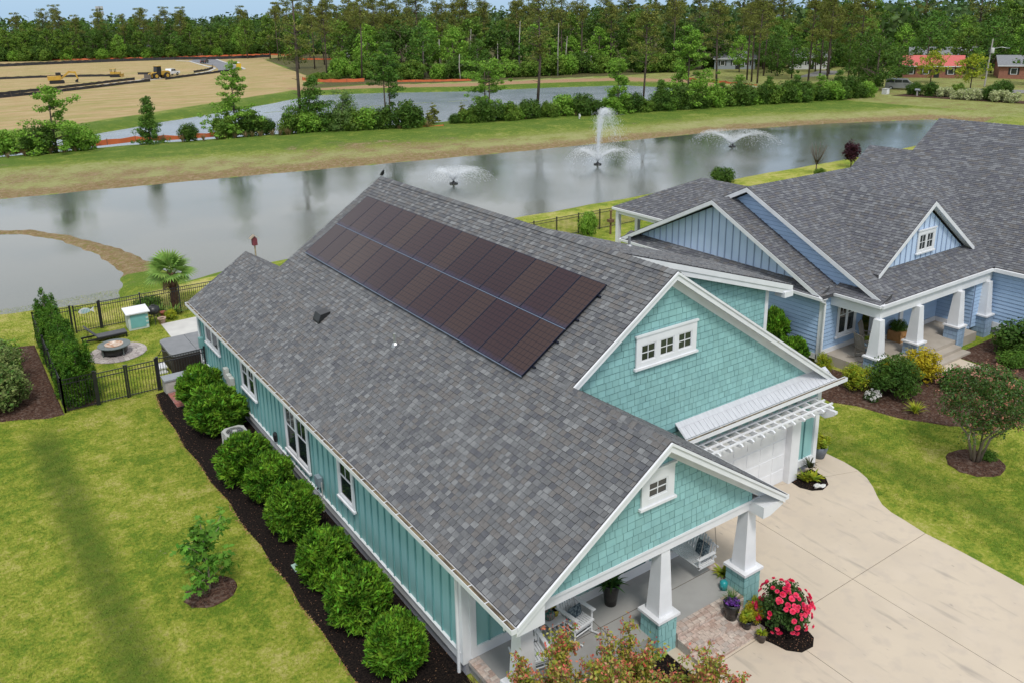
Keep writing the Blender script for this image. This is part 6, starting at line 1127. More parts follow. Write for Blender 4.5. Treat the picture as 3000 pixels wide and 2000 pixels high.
pot(6.66, -1.74, .03, .13, .24, M('dark_brown_pot', (.05, .035, .03), rough=.5), 'small brown pot on the driveway at the foot of the steps', 'hosta', .5, 'sparse plant in the small brown pot'); pot(15.25, 2.85, .02, .27, .44, M('blue_gray_resin_pot', (.11, .13, .16), (.15, .17, .2), rough=.6, vs=9), 'blue gray moulded pot at the garage corner', None); put('reed', 15.25, 2.85, .4, 1.0, sz=.7, label='leafy green plant in the blue gray pot', cat='plant')
bush_proto('violas', 'purple_viola_plant', m_purpleflower, 60, (.17, .17, .1), .08, 22, .05, 16, .055, .8); put('violas', 6.45, -.98, .66, 1., label='purple violas spilling from the black pot on the step', cat='plant')
def swing():
    s = thing('porch_swing', (7.05, .85, .86), 'white slatted porch swing with arched back hanging at the porch side', 'swing'); x0, x1, y0, y1, z = 6.62, 7.2, .25, 1.6, .86
    for i in range(8): MB().box(x0+i*.07, x0+i*.07+.055, y0, y1, z, z+.02).build('seat_slat', m_pf, s)
    for y in (y0, y1-.04): MB().box(x0, x1, y, y+.04, z-.05, z).build('seat_rail', m_pf, s); MB().box(x0-.04, x1, y-.03, y+.06, z+.24, z+.265).build('armrest', m_pf, s); MB().box(x0, x0+.04, y, y+.04, z-.02, z+.24).build('arm_post', m_pf, s)
    n = 15
    for i in range(n): y = y0+.03+(y1-y0-.1)*i/(n-1); h = .42+.16*math.sin(math.pi*i/(n-1)); MB().obox((x1, y, z), (0, 1, 0), (.22, 0, .975), (-.975, 0, .22), 0, .055, -.02, h, 0, .016).build('back_slat', m_pf, s)
    for v in (.08, .36): MB().obox((x1+.016, y0, z), (0, 1, 0), (.22, 0, .975), (-.975, 0, .22), 0, y1-y0, v, v+.05, -.02, 0).build('back_rail', m_pf, s)
    for y in (y0+.02, y1-.02):
        for xx in (x0+.02, x1+.08): MB().tube([(xx, y, z+.25), (x0+.4, y, 2.72)], .008, 5).build('chain', m_snag, s)
    cushion('cushion', (7.06, .55, 1.12), (0, 1, .05), (.2, -.05, .97), (-.97, 0, .2), .42, .42, .15, m_cush, None, 'navy patterned cushion on the porch swing')
swing()
put('hosta', 7.45, .15, .4, 1.0, label='leafy planting behind the right porch column', cat='plant'); w = thing('watering_can', (7.0, -.32, .42), 'teal watering can beside the right porch column', 'watering can'); m_wc = M('teal_enamel', (.02, .28, .30), rough=.3); MB().lathe((7.0, -.25, .42), [(.1, 0), (.1, .2), (.05, .24)], 14).build('body', m_wc, w, True); MB().tube([(6.92, -.3, .47), (6.78, -.38, .66)], [.025, .015], 6).build('spout', m_wc, w); MB().tube([(7.06, -.22, .64), (7.16, -.16, .58), (7.1, -.2, .46)], .012, 5).build('handle', m_wc, w)
# rose bush
def rose():
    rg = np.random.default_rng(12); p = shell_points(110, rg, .55, .55, .55, -.7)*rg.uniform(.4, 1., (110, 1)); p[:, 2] += .62; V, F = clump_leaves(p, np.full(110, .16), 60, .07, .6, rg, .8); t = thing('rose_bush', (7.42, -1.75, .04), 'rose bush covered in bright red blooms beside the driveway', 'rose bush')
    link('foliage', npmesh('foliage', V, F, m_roseleaf), t); link('canes', trunkmesh('canes', [([(0, 0, 0), (.2*math.cos(a), .2*math.sin(a), .5), (.5*math.cos(a), .5*math.sin(a), .95)], [.015, .01, .005]) for a in (0, 1.1, 2.2, 3.3, 4.4, 5.5)], m_trunk, 5), t)
    C, Fq = [], []
    me = None; V = []; F = []
    for ringi, (k, r0, z) in enumerate(((5, .018, .03), (6, .035, .02), (7, .05, .0))):
        for i in range(k): a = 6.283*i/k+ringi*.5; b = len(V); d = np.array((math.cos(a), math.sin(a), 0)); s = np.array((-d[1], d[0], 0)); V += [tuple(d*.004-Z3*.01), tuple(d*r0-s*.024+Z3*z), tuple(d*r0*1.25+Z3*(z+.006)), tuple(d*r0+s*.024+Z3*z)]; F.append((b, b+1, b+2, b+3))
    me = npmesh('bloom', np.array(V), np.array(F), m_rose); q = shell_points(66, rg, .66, .66, .66, -.55); q[:, 2] += .62; cl = q[rg.integers(0, 66, 24)]
    for i in range(110):
        c = q[i % 66] if i < 66 else cl[i % 24]+rg.normal(0, .06, 3); o = link('bloom', me, t); o.location = c; d = Vector(c)-Vector((0, 0, .55)); o.rotation_euler = d.to_track_quat('Z', 'Y').to_euler(); s = rg.uniform(.75, 1.35); o.scale = (s, s, s)
rose()
put('hosta', 7.55, -.85, .06, .8, label='pale leafy plant behind the rose bush', cat='plant')
# bed at the garage
put('hosta', 13.75, 2.0, .05, 1.25, label='leafy yellow green plant in the bed by the garage', cat='plant'); put('lily', 13.55, 2.15, .05, .9, label='strap leaved plant against the garage stucco', cat='plant'); rosette('spike', 'dark_spiky_plant', leafmat('bronze_leaf', (.05, .07, .025), (.12, .05, .035), isl=.4), 60, .35, .03, 20, 60, 9, 'leaves'); put('spike', 13.95, 2.3, .3, .9, sz=1.8, label='tall bronze spiky plant in the garage bed', cat='plant')
for i, (x, y, s, l) in enumerate(((13.55, 1.68, .17, 'larger white stone in the garage bed'), (13.72, 1.6, .12, 'smaller white stone in the garage bed'))):
    rg = np.random.default_rng(i); mb = MB(); mb.lathe((0, 0, 0), [(.5, 0), (.95, .15), (.8, .45), (.3, .62)], 9); mb.v = [(x+s*(a+rg.normal(0, .1)), y+s*(b*.7+rg.normal(0, .1)), .06+s*(c+rg.normal(0, .06))) for a, b, c in mb.v]; tag(mb.build('white_stone', M('white_quartz', (.62, .62, .6), (.5, .5, .49), rough=.7, vs=9), None, False, (x, y, .06)), l, 'stone', 'white stones')
# foreground red-tipped shrubs, seen from above
m_lredtip = leafmat('red_new_leaf', (.48, .07, .055), (.55, .20, .13), isl=.4, vs=6)
def red_shrub(x, y, H, W, seed, label, n=2200, stems=9):
    rg = np.random.default_rng(seed); t = thing('red_tipped_shrub', (x, y, .02), label, 'shrub'); tr = []; C = []; T_ = []
    for i in range(stems):
        a = rg.uniform(0, 6.28); r = W*math.sqrt(rg.uniform(0, 1)); hh = H*rg.uniform(.62, 1.1)*(1-.18*(r/W)**2); b = np.array((math.cos(a)*r*.25, math.sin(a)*r*.25, 0)); e = np.array((math.cos(a)*r+rg.normal(0, .06), math.sin(a)*r+rg.normal(0, .06), hh)); m_ = b*.4+e*.5*np.array((1, 1, 1.1)); tr.append(([tuple(b), tuple(m_), tuple(e)], [.02, .012, .003])); C.append((m_, e)); T_.append((m_, e))
        for k in range(7):
            f = rg.uniform(.1, .9); p0 = m_*(1-f)+e*f; d = rg.normal(0, 1, 3)*np.array((1, 1, .5))+np.array((0, 0, .9)); d /= np.linalg.norm(d); p1 = p0+d*rg.uniform(.16, .36); tr.append(([tuple(p0), tuple(p1)], [.006, .002])); C.append((p0, p1)); T_.append((p0, p1))
    k = n//len(C); pts = np.concatenate([p0+(p1-p0)*rg.uniform(0, 1.0, (k, 1))+rg.normal(0, .05, (k, 3)) for p0, p1 in C]); V, F = leafquads(pts, np.tile((0, 0, .6), (len(pts), 1)), .085, .55, rg, .8, .08); link('stems', trunkmesh('stems', tr, m_trunk, 5), t); tag(link('foliage', npmesh('foliage', V, F, m_lred), t))
    tp = np.concatenate([p0+(p1-p0)*rg.uniform(.85, 1.12, (6, 1))+rg.normal(0, .03, (6, 3)) for p0, p1 in T_]); Vr, Fr = leafquads(tp, np.tile((0, 0, .4), (len(tp), 1)), .07, .55, rg, .9, .08); link('red_tips', npmesh('red_tips', Vr, Fr, m_lredtip), t)
red_shrub(.75, -1.5, 2.8, .95, 1, 'tall red tipped shrub in front of the left porch column', 6500, 34); red_shrub(2.15, -1.95, 2.5, .8, 2, 'red tipped shrub standing before the middle of the porch', 5600, 28); red_shrub(3.6, -2.85, 1.6, .9, 3, 'red tipped shrub nearest the driveway', 4800, 28); red_shrub(-.2, -2.0, 1.8, .6, 4, 'small red tipped shrub at the bottom left of the porch', 1800, 12)
# ---------------------------------------------------------------- beside the blue house
def crape():
    x, y = 19.17, -.32; t = thing('crape_myrtle', (x, y, 0), 'multi-stemmed crape myrtle in a mulch ring on the right lawn', 'tree'); rg = np.random.default_rng(21); mb = MB(); tips = []
    for i in range(6):
        a = i*1.05+rg.uniform(-.2, .2); b = np.array((x+.1*math.cos(a), y+.1*math.sin(a), 0)); m_ = b+np.array((.22*math.cos(a), .22*math.sin(a), .95)); e = m_+np.array((.8*math.cos(a), .8*math.sin(a), .9)); mb.tube([b, m_, e], [.05, .04, .015], 7)
        for _ in range(5): d = rg.normal(0, 1, 3); d[2] = abs(d[2])*.8; p = (m_+e)/2+d*.45; mb.tube([(m_+e)/2, p], [.018, .006], 5); tips.append(p)
        tips += [e, m_+Z3*.5]
    mb.build('stem', m_palebark, t, True); C = np.array(tips)-np.array((x, y, 0)); ex = shell_points(150, rg, 1.35, 1.35, .95, -.55); ex[:, 2] += 2.3; C = np.vstack([C, ex*np.array((rg.uniform(.45, 1.05, 150), rg.uniform(.45, 1.05, 150), np.ones(150))).T]); V, F = clump_leaves(C, rg.uniform(.2, .36, len(C)), 62, .09, .5, rg, .8, .8); link('crown', npmesh('crown', V, F, m_lcrape), t); tp = ex[rg.integers(0, 150, 24)]*1.06; V, F = clump_leaves(tp, np.full(24, .1), 10, .08, .6, rg, .8); link('bloom_tips', npmesh('bloom_tips', V, F, leafmat('pink_brown_bud', (.36, .15, .09), (.42, .22, .17), isl=.3)), t)
crape()
put('low', 19.6, -.5, .04, .45, label='tiny shrub at the foot of the crape myrtle', cat='plant')
put('yg', 21.0, 5.2, .03, .95, sz=.9, label='yellow green shrub left of the blue porch corner', cat='shrub'); put('dense', 21.65, 4.1, .03, 1.4, sz=1.25, label='large dense green shrub before the blue porch', cat='shrub'); put('gold', 23.75, 4.3, .03, 1.35, sz=1.15, label='golden yellow shrub beside the blue porch steps', cat='shrub'); put('gold', 22.3, 4.75, .03, .62, sz=1.0, label='golden shrub showing behind the dense green shrub', cat='shrub'); put('yg', 21.2, 6.9, .03, .5, sz=.75, label='small yellow flowering shrub at the blue wall corner', cat='shrub'); put('lily', 20.85, 2.75, .04, 1.1, label='strap leaved lily in the blue house bed', cat='plant')
bush_proto('whitef', 'white_flowering_plant', m_whiteflower, 61, (.28, .28, .2), .22, 30, .06, 12, .06, .8); bush_proto('whitec', 'white_flowering_groundcover', m_whiteflower, 62, (.9, .6, .25), .25, 70, .1, 9, .07, .8)
put('whitef', 20.55, 4.3, .06, 1.0, label='clump of white flowers between the shrubs', cat='plant'); put('dense', 20.55, 4.32, .0, .42, sz=.3, label='low dark foliage under the white flowers', cat='plant')
for i, (x, y, s) in enumerate(((24.5,2.9,.9), (25.0,1.7,1.0), (24.6,.9,1.0))): put('whitec', x, y, .15, s, label=['white groundcover nearest the blue porch steps', 'white groundcover along the middle of the walk', 'white groundcover at the right edge behind the crape myrtle'][i], cat='plant'); put('low', x-.2, y+.1, .0, s*1.3, label=['dark shrub under the groundcover near the steps', 'dark shrub under the groundcover along the walk', 'dark shrub under the groundcover at the right edge'][i], cat='plant')
put('wild1', 29.6, 3.2, 0, .95, sz=.8, label='dark shrub against the blue garage wall', cat='shrub'); put('low', 28.2, 2.8, .03, .9, label='low green shrub before the blue garage wall', cat='shrub'); put('round1', 21.15, 9.6, 0, 1.1, sz=1.5, label='tall green shrub between the two houses', cat='shrub'); put('round2', 20.9, 8.3, 0, .95, sz=.9, label='green shrub between the houses nearer the blue corner', cat='shrub')
m_gw = M('weathered_teak', (.26, .23, .19), (.20, .175, .145), rough=.8)
c = rocker(23.1, 6.35, R(70), 'weathered wooden rocking chair behind the first blue porch column', 'rocking_chair', m_gw); c.location.z = .42; c = rocker(24.25, 6.95, R(20), 'weathered wooden chair under the blue house window', 'rocking_chair', m_gw); c.location.z = .42
cushion('cushion', (23.0, 6.37, .98), (.3, .95, 0), (-.1, 0, 1), (.95, -.3, .1), .4, .4, .12, M('blue_white_fabric', (.45, .52, .56), (.12, .22, .30), rough=.9, vs=14), None, 'blue and white cushion on the weathered rocking chair')
def blueporch():
    b = thing('planter_box', (26.15, 6.75, .42), 'wooden crate planter with green plant at the blue front door', 'planter'); m_cr = M('orange_wood', (.40, .21, .075), (.33, .165, .055), rough=.7, vs=8); MB().box(25.85, 26.45, 6.45, 7.05, .42, .88).build('body', m_cr, b)
    for a, c in (((25.87, .45), (26.43, .85)), ((25.87, .85), (26.43, .45))): d = np.array((c[0]-a[0], 0, c[1]-a[1])); L = np.linalg.norm(d); d /= L; MB().obox((a[0], 6.45, a[1]), d, np.cross((0, -1, 0), d), (0, -1, 0), 0, L, -.03, .03, 0, .02).build('brace', m_cr, b)
    for q in ((25.83, 25.89), (26.41, 26.47)): MB().box(*q, 6.43, 6.45, .42, .9).build('corner_strip', m_cr, b)
    put('dense', 26.15, 6.75, .8, .55, sz=.42, label='leafy plant in the wooden crate planter', cat='plant')
    t = thing('side_table', (23.75, 6.6, .42), 'little teal pedestal table between the weathered chairs', 'table'); m_t = M('teal_glaze', (.12, .24, .28), rough=.4); MB().lathe((23.75, 6.6, .42), [(.16, 0), (.1, .2), (.14, .42), (.2, .46)], 14).build('pedestal', m_t, t, True); put('reed', 23.75, 6.6, .86, .6, label='small plant on the teal pedestal table', cat='plant')
    MB()
blueporch()
# between the houses and the pond
put('wild2', 28.3, 30.4, 0, .55, sz=.95, label='young leafy shrub by the pond fence between the houses', cat='shrub'); put('wild1', 49.6, 37.4, -.2, .95, sz=.8, label='dark bush at the pond shore behind the blue house', cat='shrub'); put('purple', 64.2, 34.6, 0, 1.1, sz=1.0, label='purple leaved small tree behind the far roof', cat='tree'); put('wild0', 57.5, 33.2, 0, .45, sz=.5, label='low bush on the grass behind the blue roof', cat='shrub')
bt = thing('bare_tree', (58.9, 34.6, 0), 'small leafless tree on the grass by the pond', 'tree'); rg = np.random.default_rng(3); tr = [([(0, 0, -.1), (0, 0, 1.1)], [.07, .05])]; tw = []
for i in range(26): a = i*2.4; e = np.array((math.cos(a)*rg.uniform(.3, 1.1), math.sin(a)*rg.uniform(.3, 1.1), rg.uniform(1.8, 3.2))); tw.append(([(0, 0, rg.uniform(.7, 1.1)), tuple(e*.55+np.array((0, 0, .3))), tuple(e)], [.03, .018, .008]))
link('trunk', trunkmesh('trunk', tr, m_trunk), bt); link('branches', trunkmesh('branches', tw, m_trunk, 4), bt)
f = thing('bird_feeder', (29.6, 29.6, 0), 'brown bird feeder post by the pond fence', 'bird feeder'); m_cp = M('cedar_post', (.17, .10, .05), (.12, .07, .035), rough=.8); MB().tube([(29.6, 29.6, -.1), (29.6, 29.6, 1.6)], .07, 8).build('post', m_cp, f); MB().box(29.42, 29.78, 29.42, 29.78, .85, 1.05).build('tray', m_cp, f); MB().box(29.52, 29.68, 29.52, 29.68, 1.6, 1.66).build('cap', m_cp, f)
# ---------------------------------------------------------------- fountains
m_spray = bpy.data.materials.new('water_spray'); m_spray.use_nodes = True
def _spray():
    N, L = m_spray.node_tree.nodes, m_spray.node_tree.links; N.clear(); out = N.new('ShaderNodeOutputMaterial'); t = N.new('ShaderNodeBsdfTransparent'); d = N.new('ShaderNodeBsdfDiffuse'); d.inputs[0].default_value = (.86, .88, .9, 1); tl = N.new('ShaderNodeBsdfTranslucent'); tl.inputs[0].default_value = (.86, .88, .9, 1); a = N.new('ShaderNodeMixShader'); a.inputs[0].default_value = .5; m = N.new('ShaderNodeMixShader'); m.inputs[0].default_value = .5
    L.new(d.outputs[0], a.inputs[1]); L.new(tl.outputs[0], a.inputs[2]); L.new(t.outputs[0], m.inputs[1]); L.new(a.outputs[0], m.inputs[2]); L.new(m.outputs[0], out.inputs[0])
_spray()
def droplets(P_, T_, L_, w, rg):
    k = len(P_); s = np.cross(T_, rg.normal(0, 1, (k, 3))); s /= np.linalg.norm(s, axis=1)[:, None]; h = T_*L_[:, None]*.5; V = np.stack([P_-h, P_+s*w[:, None], P_+h, P_-s*w[:, None]], 1).reshape(-1, 3); return V, np.arange(4*k).reshape(-1, 4)
def fountain(x, y, label, jets, wind, seed, mist=0):
    f = thing('pond_fountain', (x, y, -.7), label, 'fountain', 'fountains on the pond'); MB().lathe((x, y, -.72), [(.36, 0), (.42, .06), (.40, .12), (.15, .16), (.08, .3)], 14).build('float', m_dark, f, True); rg = np.random.default_rng(seed); Vs = []; Fs = []; nn = 0
    for (n, el0, el1, v0, v1, spread, a0, a1) in jets:
        az = rg.uniform(a0, a1, n); el = np.radians(rg.uniform(el0, el1, n)); v = rg.uniform(v0, v1, n); T = 2*v*np.sin(el)/9.8; t = rg.beta(1, 1.7, n)*T; vx = v*np.cos(el)*np.cos(az); vy = v*np.cos(el)*np.sin(az); vz = v*np.sin(el)
        P_ = np.stack([vx*t+wind[0]*t*t, vy*t+wind[1]*t*t, vz*t-4.9*t*t+.3], 1)+rg.normal(0, 1, (n, 3))*(.02+spread*t[:, None]); T_ = np.stack([vx+2*wind[0]*t, vy+2*wind[1]*t, vz-9.8*t], 1); T_ /= np.linalg.norm(T_, axis=1)[:, None]+1e-6; P_[:, 2] = np.maximum(P_[:, 2], .03)
        V, F = droplets(P_, T_, rg.uniform(.10, .3, n), rg.uniform(.009, .023, n), rg); Vs.append(V); Fs.append(F+nn); nn += len(V)
    tag(link('spray', npmesh('spray', np.vstack(Vs), np.vstack(Fs), m_spray), f), kind='stuff')
    r = np.sqrt(rg.uniform(0, 1, 900))*3.2; a = rg.uniform(0, 6.28, 900)
fountain(32.4, 54.9, 'pond fountain with a low drifting spray nearest the teal roof', [(9000, 50, 56, 5.2, 5.9, .035, 0, 6.283), (900, 45, 60, 3, 6, .16, 0, 6.283)], (1.1, -.1), 1)
fountain(49.6, 54.2, 'pond fountain with the tall central jet', [(6000, 86.5, 90, 9.9, 10.4, .04, 0, 6.283), (2600, 82, 90, 8.5, 10.2, .16, 0, 6.283), (8000, 50, 56, 6.0, 6.6, .035, 0, 6.283), (700, 45, 65, 4, 7, .2, 0, 6.283)], (.7, -.1), 2)
fountain(69.4, 53.4, 'pond fountain with a clean V-shaped spray farthest right', [(10000, 43, 48, 7.0, 7.4, .022, 0, 6.283), (500, 40, 60, 4, 7, .12, 0, 6.283)], (.5, -.1), 3)

ORDS = 'first second third fourth fifth sixth seventh eighth ninth tenth eleventh twelfth thirteenth fourteenth fifteenth sixteenth seventeenth eighteenth nineteenth twentieth'.split()
def ordn(i): return ORDS[i] if i < 20 else ('twenty-'+ORDS[i-20] if i < 29 else ('thirtieth' if i == 29 else 'thirty-'+ORDS[i-30]))
# ---------------------------------------------------------------- trees and bushes on the bank between the ponds
G1 = 'trees on the bank between the ponds'
for k, x, y, s, lab in (('wild2',-1.2,100,1.7,'low bright bush at the left end of the pond bank'), ('wispA',4.0,97,1.25,'open two-tiered cypress at the left end of the pond bank'), ('wispB',14.3,96.4,1.0,'narrow conical cypress standing alone on the left bank'), ('wispC',25,97,1.02,'tall open bright green cypress left of the tallest bank pine'), ('wispE',34.4,94.4,1.15,'dense cypress right of the tallest bank pine'), ('wispF',37.8,91.6,1.0,'pale willowy tree beside the dense cypress'), ('umbG',43.6,90.2,1.12,'two-trunked umbrella tree on the pond bank'), ('umbH',58.8,89,1.12,'broad spreading cypress in the middle of the bank'), ('wispJ',76.9,81.4,1.03,'columnar bright cypress behind the tall fountain'), ('wispC',90.4,80.6,1.32,'tallest bright green cypress at the right of the bank')): put(k, x, y, 0, s, None, s, lab, 'tree', G1)
put('pineD', 33.2, 95.2, 0, 1.0, 2.0, 1.0, 'very tall lone pine rising out of the picture on the left bank', 'pine tree', G1); put('pineI', 65.8, 86.6, 0, .98, .5, .98, 'tall pine with bare trunk near the middle of the bank', 'pine tree', G1); put('pine2', 81.4, 81, 0, .85, None, .85, 'tall pine right of the columnar cypress on the bank', 'pine tree', G1)
put('spine', 51, 91, 0, 1.05, label='little pine seedling left of the spreading cypress', cat='pine tree', group=G1); put('spine', 55.4, 90.4, 0, .95, label='little pine seedling just left of the spreading cypress trunk', cat='pine tree', group=G1); put('spine', 48.6, 88.2, 0, .8, label='smallest pine seedling beside the dark round bush', cat='pine tree', group=G1)
G2 = 'bushes along the bank between the ponds'; MARK = [(-9, 'left edge of the picture'), (4, 'two-tiered cypress'), (14.3, 'narrow conical cypress'), (25, 'tall open cypress'), (34, 'dense cypress'), (37.8, 'pale willowy tree'), (43.6, 'umbrella tree'), (58.8, 'spreading cypress'), (65.8, 'tall bank pine'), (76.9, 'columnar cypress')]; cnt = {}
def BL(x):
    m_ = [n for q, n in MARK if q <= x][-1]; cnt[m_] = cnt.get(m_, -1)+1; return '%s wild bush on the pond bank right of the %s' % (ordn(cnt[m_]), m_)
for i, (x, y, s) in enumerate(sorted(((19,97,1.1),(2.2,97,1.7),(6.6,96.4,1.6),(23.5,96,1.6),(26.8,96.4,1.6),(28.5,95.6,1.1),(31.6,94.4,1.5),(33.6,93.4,1.6),(36.2,92.6,1.4),(38.6,91.2,1.6),(40.6,90.6,1.7),(42.4,89.8,1.5),(45.2,88.2,1.9),(46.8,87.8,1.0),(52.5,87.6,.8),(54.2,87,1.2),(56.4,87,1.6),(58.2,86.4,1.4),(60.2,85.8,1.5),(61.8,85.6,1.0),(63.7,85.4,1.5),(66.6,84.8,1.3),(69.6,85,1.8),(71.7,83.2,1.7),(73.6,82.6,1.2),(75.6,81.6,1.5),(78.2,81.4,1.5)))): put('wild%d' % ((i*2) % 3 if i % 4 else 1), x, y, 0, s, None, s*1.05, BL(x), 'bush', G2)
G3 = 'hedge along the right bank'
for i in range(30): x = 79.8+i*1.52; y = 81.0-i*.31+rnd.uniform(-.4, .4); put('wild%d' % ((1, 0, 1, 1, 2)[i % 5]), x, y, 0, rnd.uniform(1.1, 1.9), None, rnd.uniform(1.0, 2.0), ordn(i)+' bush from the left in the thick hedge along the right bank', 'bush', G3)
for i, (x, y) in enumerate([(-1.1,95.6),(.7,96),(2.9,95.8),(4.6,95.5),(6,95.5),(16.3,97.5),(18.1,96.4),(20.5,95.3),(21.8,95),(23,94.6),(24,94.2),(25,93.9),(26,93.5),(27,93.2),(28.2,93.2),(29.3,93.2),(30.1,93),(30.9,92.9),(44,87.6),(47.5,86.8),(62.4,84.8),(68.9,84),(69.9,83)]): put('reedtuft', x+rnd.uniform(-.3, .3), y, 0, rnd.uniform(1.1, 1.6), label=ordn(i)+' tuft of dry reeds from the left along the bank', cat='reeds', group='dry reeds on the bank')
G4 = 'shrubs along the right hand road'
for i, (x, y, k, s) in enumerate(((133.2,69,'wild1',1.15),(132.8,66,'wild1',1.25),(133,63.6,'blossom',1.15),(131.3,60.4,'blossom',1.05),(131.5,58.2,'blossom',1.25),(132.6,56.2,'wild1',1.2),(131.6,54.2,'blossom',1.25),(131.6,52.2,'blossom',1.1),(138,64,'wild0',1.1),(140,58,'wild1',1.4))): put(k, x, y, 0, s, None, s, ['dark shrub nearest the white utility box', 'second dark shrub right of the white utility box', 'leftmost cream flowering shrub in the roadside row', 'second cream flowering shrub in the roadside row', 'third cream flowering shrub in the roadside row', 'dark shrub between the cream flowering shrubs', 'fourth cream flowering shrub in the roadside row', 'cream flowering shrub at the right end of the roadside row', 'green bush behind the roadside row under the round tree', 'dark bush at the right edge behind the roadside row'][i], 'shrub', G4)
for i, (x, y, k, s) in enumerate([(84.5,80,'wispE',.75),(95.5,78,'wispE',.6),(99,77.6,'wispJ',.62),(104,76,'wispB',.75),(109,74.5,'wispE',.7),(114,74,'wispJ',.55),(118,73.5,'wispE',.75),(87.6,79,'wispF',.7)]): put(k, x, y, 0, s, None, s, ordn(sorted([84.5,95.5,99,104,109,114,118,87.6]).index(x))+' small tree from the left rising out of the right bank hedge', 'tree', 'small trees in the hedge')
sheet('roadside_mulch', [(129.5,71),(131,50),(135,48),(134.6,70.5)], .05, m_mulchbrown)
sheet('road', [(128,92),(136,80),(142,71),(150,52),(156,54),(148,73),(141,84),(133,95)], .06, M('worn_asphalt', (.20, .19, .18), (.16, .155, .15), rough=.9, vs=.5)); sheet('side_road', [(133,95),(141,84),(160,104),(176,112),(174,117),(158,110)], .055, MATS['worn_asphalt'])

# ---------------------------------------------------------------- woods
NW = dict(A=0)
def along(P_, n):
    P_ = np.array(P_, float); seg = np.linalg.norm(np.diff(P_, axis=0), axis=1); c = np.concatenate([[0], np.cumsum(seg)]); t = np.linspace(0, c[-1], n); return np.stack([np.interp(t, c, P_[:, i]) for i in (0, 1)], 1)
def row(P_, n, kinds, s0, s1, label, group, jit=1.5, cat='tree', away=0.):
    for x, y in along(P_, n):
        d = np.array((x, y))-CAMP[:2]; d /= np.linalg.norm(d); x, y = np.array((x, y))+d*away+np.array((rnd.uniform(-jit, jit), rnd.uniform(-jit, jit))); s = rnd.uniform(s0, s1); k = rnd.choice(kinds)
        put(k, x, y, 0, s, None, s*rnd.uniform(.94, 1.06), label, 'pine tree' if 'pine' in k else cat, group)
LA = [(8,398),(40,376),(67,362),(95,350),(118,344),(135,330)]; gA = 'far wood beyond the cleared field'
row(LA, 26, ['broad0','broad1','broad3','broad4','broad5','broad2'], .75, .98, 'broadleaf tree at the edge of the far left wood', gA, 2, away=2); row(LA, 26, ['pine0','broad3','pine2','broad4','broad0','broad5'], .92, 1.06, 'tall tree in the front of the far left wood', gA, 2, away=9); row(LA, 28, ['pine2','broad4','broad3','broad0','broad1'], 1.02, 1.16, 'tall tree deeper in the far left wood', gA, 3, away=19); row([(-5,412),(60,385),(140,352)], 30, ['broad0','broad3','broad4','broad5','pine2'], 1.12, 1.3, 'tree on the skyline of the far left wood', gA, 4, away=34)
row(LA, 34, ['wild0','wild1','wild2','wild1'], 2.2, 3.6, 'undergrowth bush at the foot of the far left wood', 'undergrowth of the far left wood', 2, 'bush', 1); row([(150,150),(168,136),(184,122),(200,104)], 16, ['wild0','wild1','wild2'], 1.6, 2.6, 'undergrowth bush behind the gray cottages', 'undergrowth behind the cottages', 2, 'bush', 6)
LB = [(82,190),(88,172),(100,164),(117,158),(133,156),(142,150),(150,142)]; gB = 'wood beyond the far pond'
row(LB, 20, ['wild0','wild1','wild0','wild2'], 2.0, 3.0, 'undergrowth bush at the front of the middle wood', 'undergrowth beyond the far pond', 1.2, 'bush', -2.5)
row(LB, 15, ['broad2','broad5','wispJ','broad2','wispC'], .65, 1.0, 'small green tree at the front of the middle wood', gB, 1.5, away=4); row(LB, 18, ['broad0','broad1','broad2','broad4','broad3'], .95, 1.2, 'broadleaf tree inside the middle wood', gB, 2, away=14); row(LB, 16, ['pine0','pine1','pine3','pine2'], 1.0, 1.16, 'tall pine inside the middle wood', gB, 2, away=20); row([(80,215),(110,190),(150,165),(165,150)], 18, ['broad0','broad3','broad4','pine2','pine0'], 1.0, 1.2, 'tall tree deep in the middle wood', gB, 3, away=22); row([(95,300),(110,262),(125,235),(150,200)], 16, ['broad0','broad4','broad3','pine0','broad5'], 1.0, 1.2, 'tree in the wood behind the white cottage', gB, 3, away=18)
for i, (x, y) in enumerate([(104.4,243.8),(110.5,188.4),(117.5,194.1),(128.7,180.3),(136.8,185.3),(128.3,160),(133.3,158),(140.7,155),(155,148),(149.7,142),(95.8,192.7),(101.2,290),(101.1,248),(75.5,186),(80.2,176)]): put(['pine0','pine3','pine1','pine2','pine3'][i % 5], x, y, 0, 1.08, None, rnd.uniform(1.02, 1.18), 'tall pine with a long bare trunk in front of the middle wood', 'pine tree', 'front pines of the middle wood')
for i, (x, y) in enumerate([(107.9,203),(103.4,186),(106,188),(102.8,176),(111.7,176),(109.5,169),(116.3,170),(122.9,154),(98,158.5),(131.1,161),(115.5,226),(105,212),(96,172),(120,166)]): put('snag%d' % (i % 3 if i != 8 else 2), x-2, y-2, 0, 1.0, None, rnd.uniform(.85, 1.15), 'bleached dead trunk standing before the middle wood', 'dead tree', 'dead trunks before the middle wood')
for x, y in ((73.2,186.4),(75,186.5),(74.7,182.6),(76.9,184.3),(71.5,184)): put('wild0', x, y, 0, 1.3, None, 1.0, 'low scrub in the orange fenced patch', 'bush', 'scrub patch by the cleared field')
gR = 'pines along the right hand road'
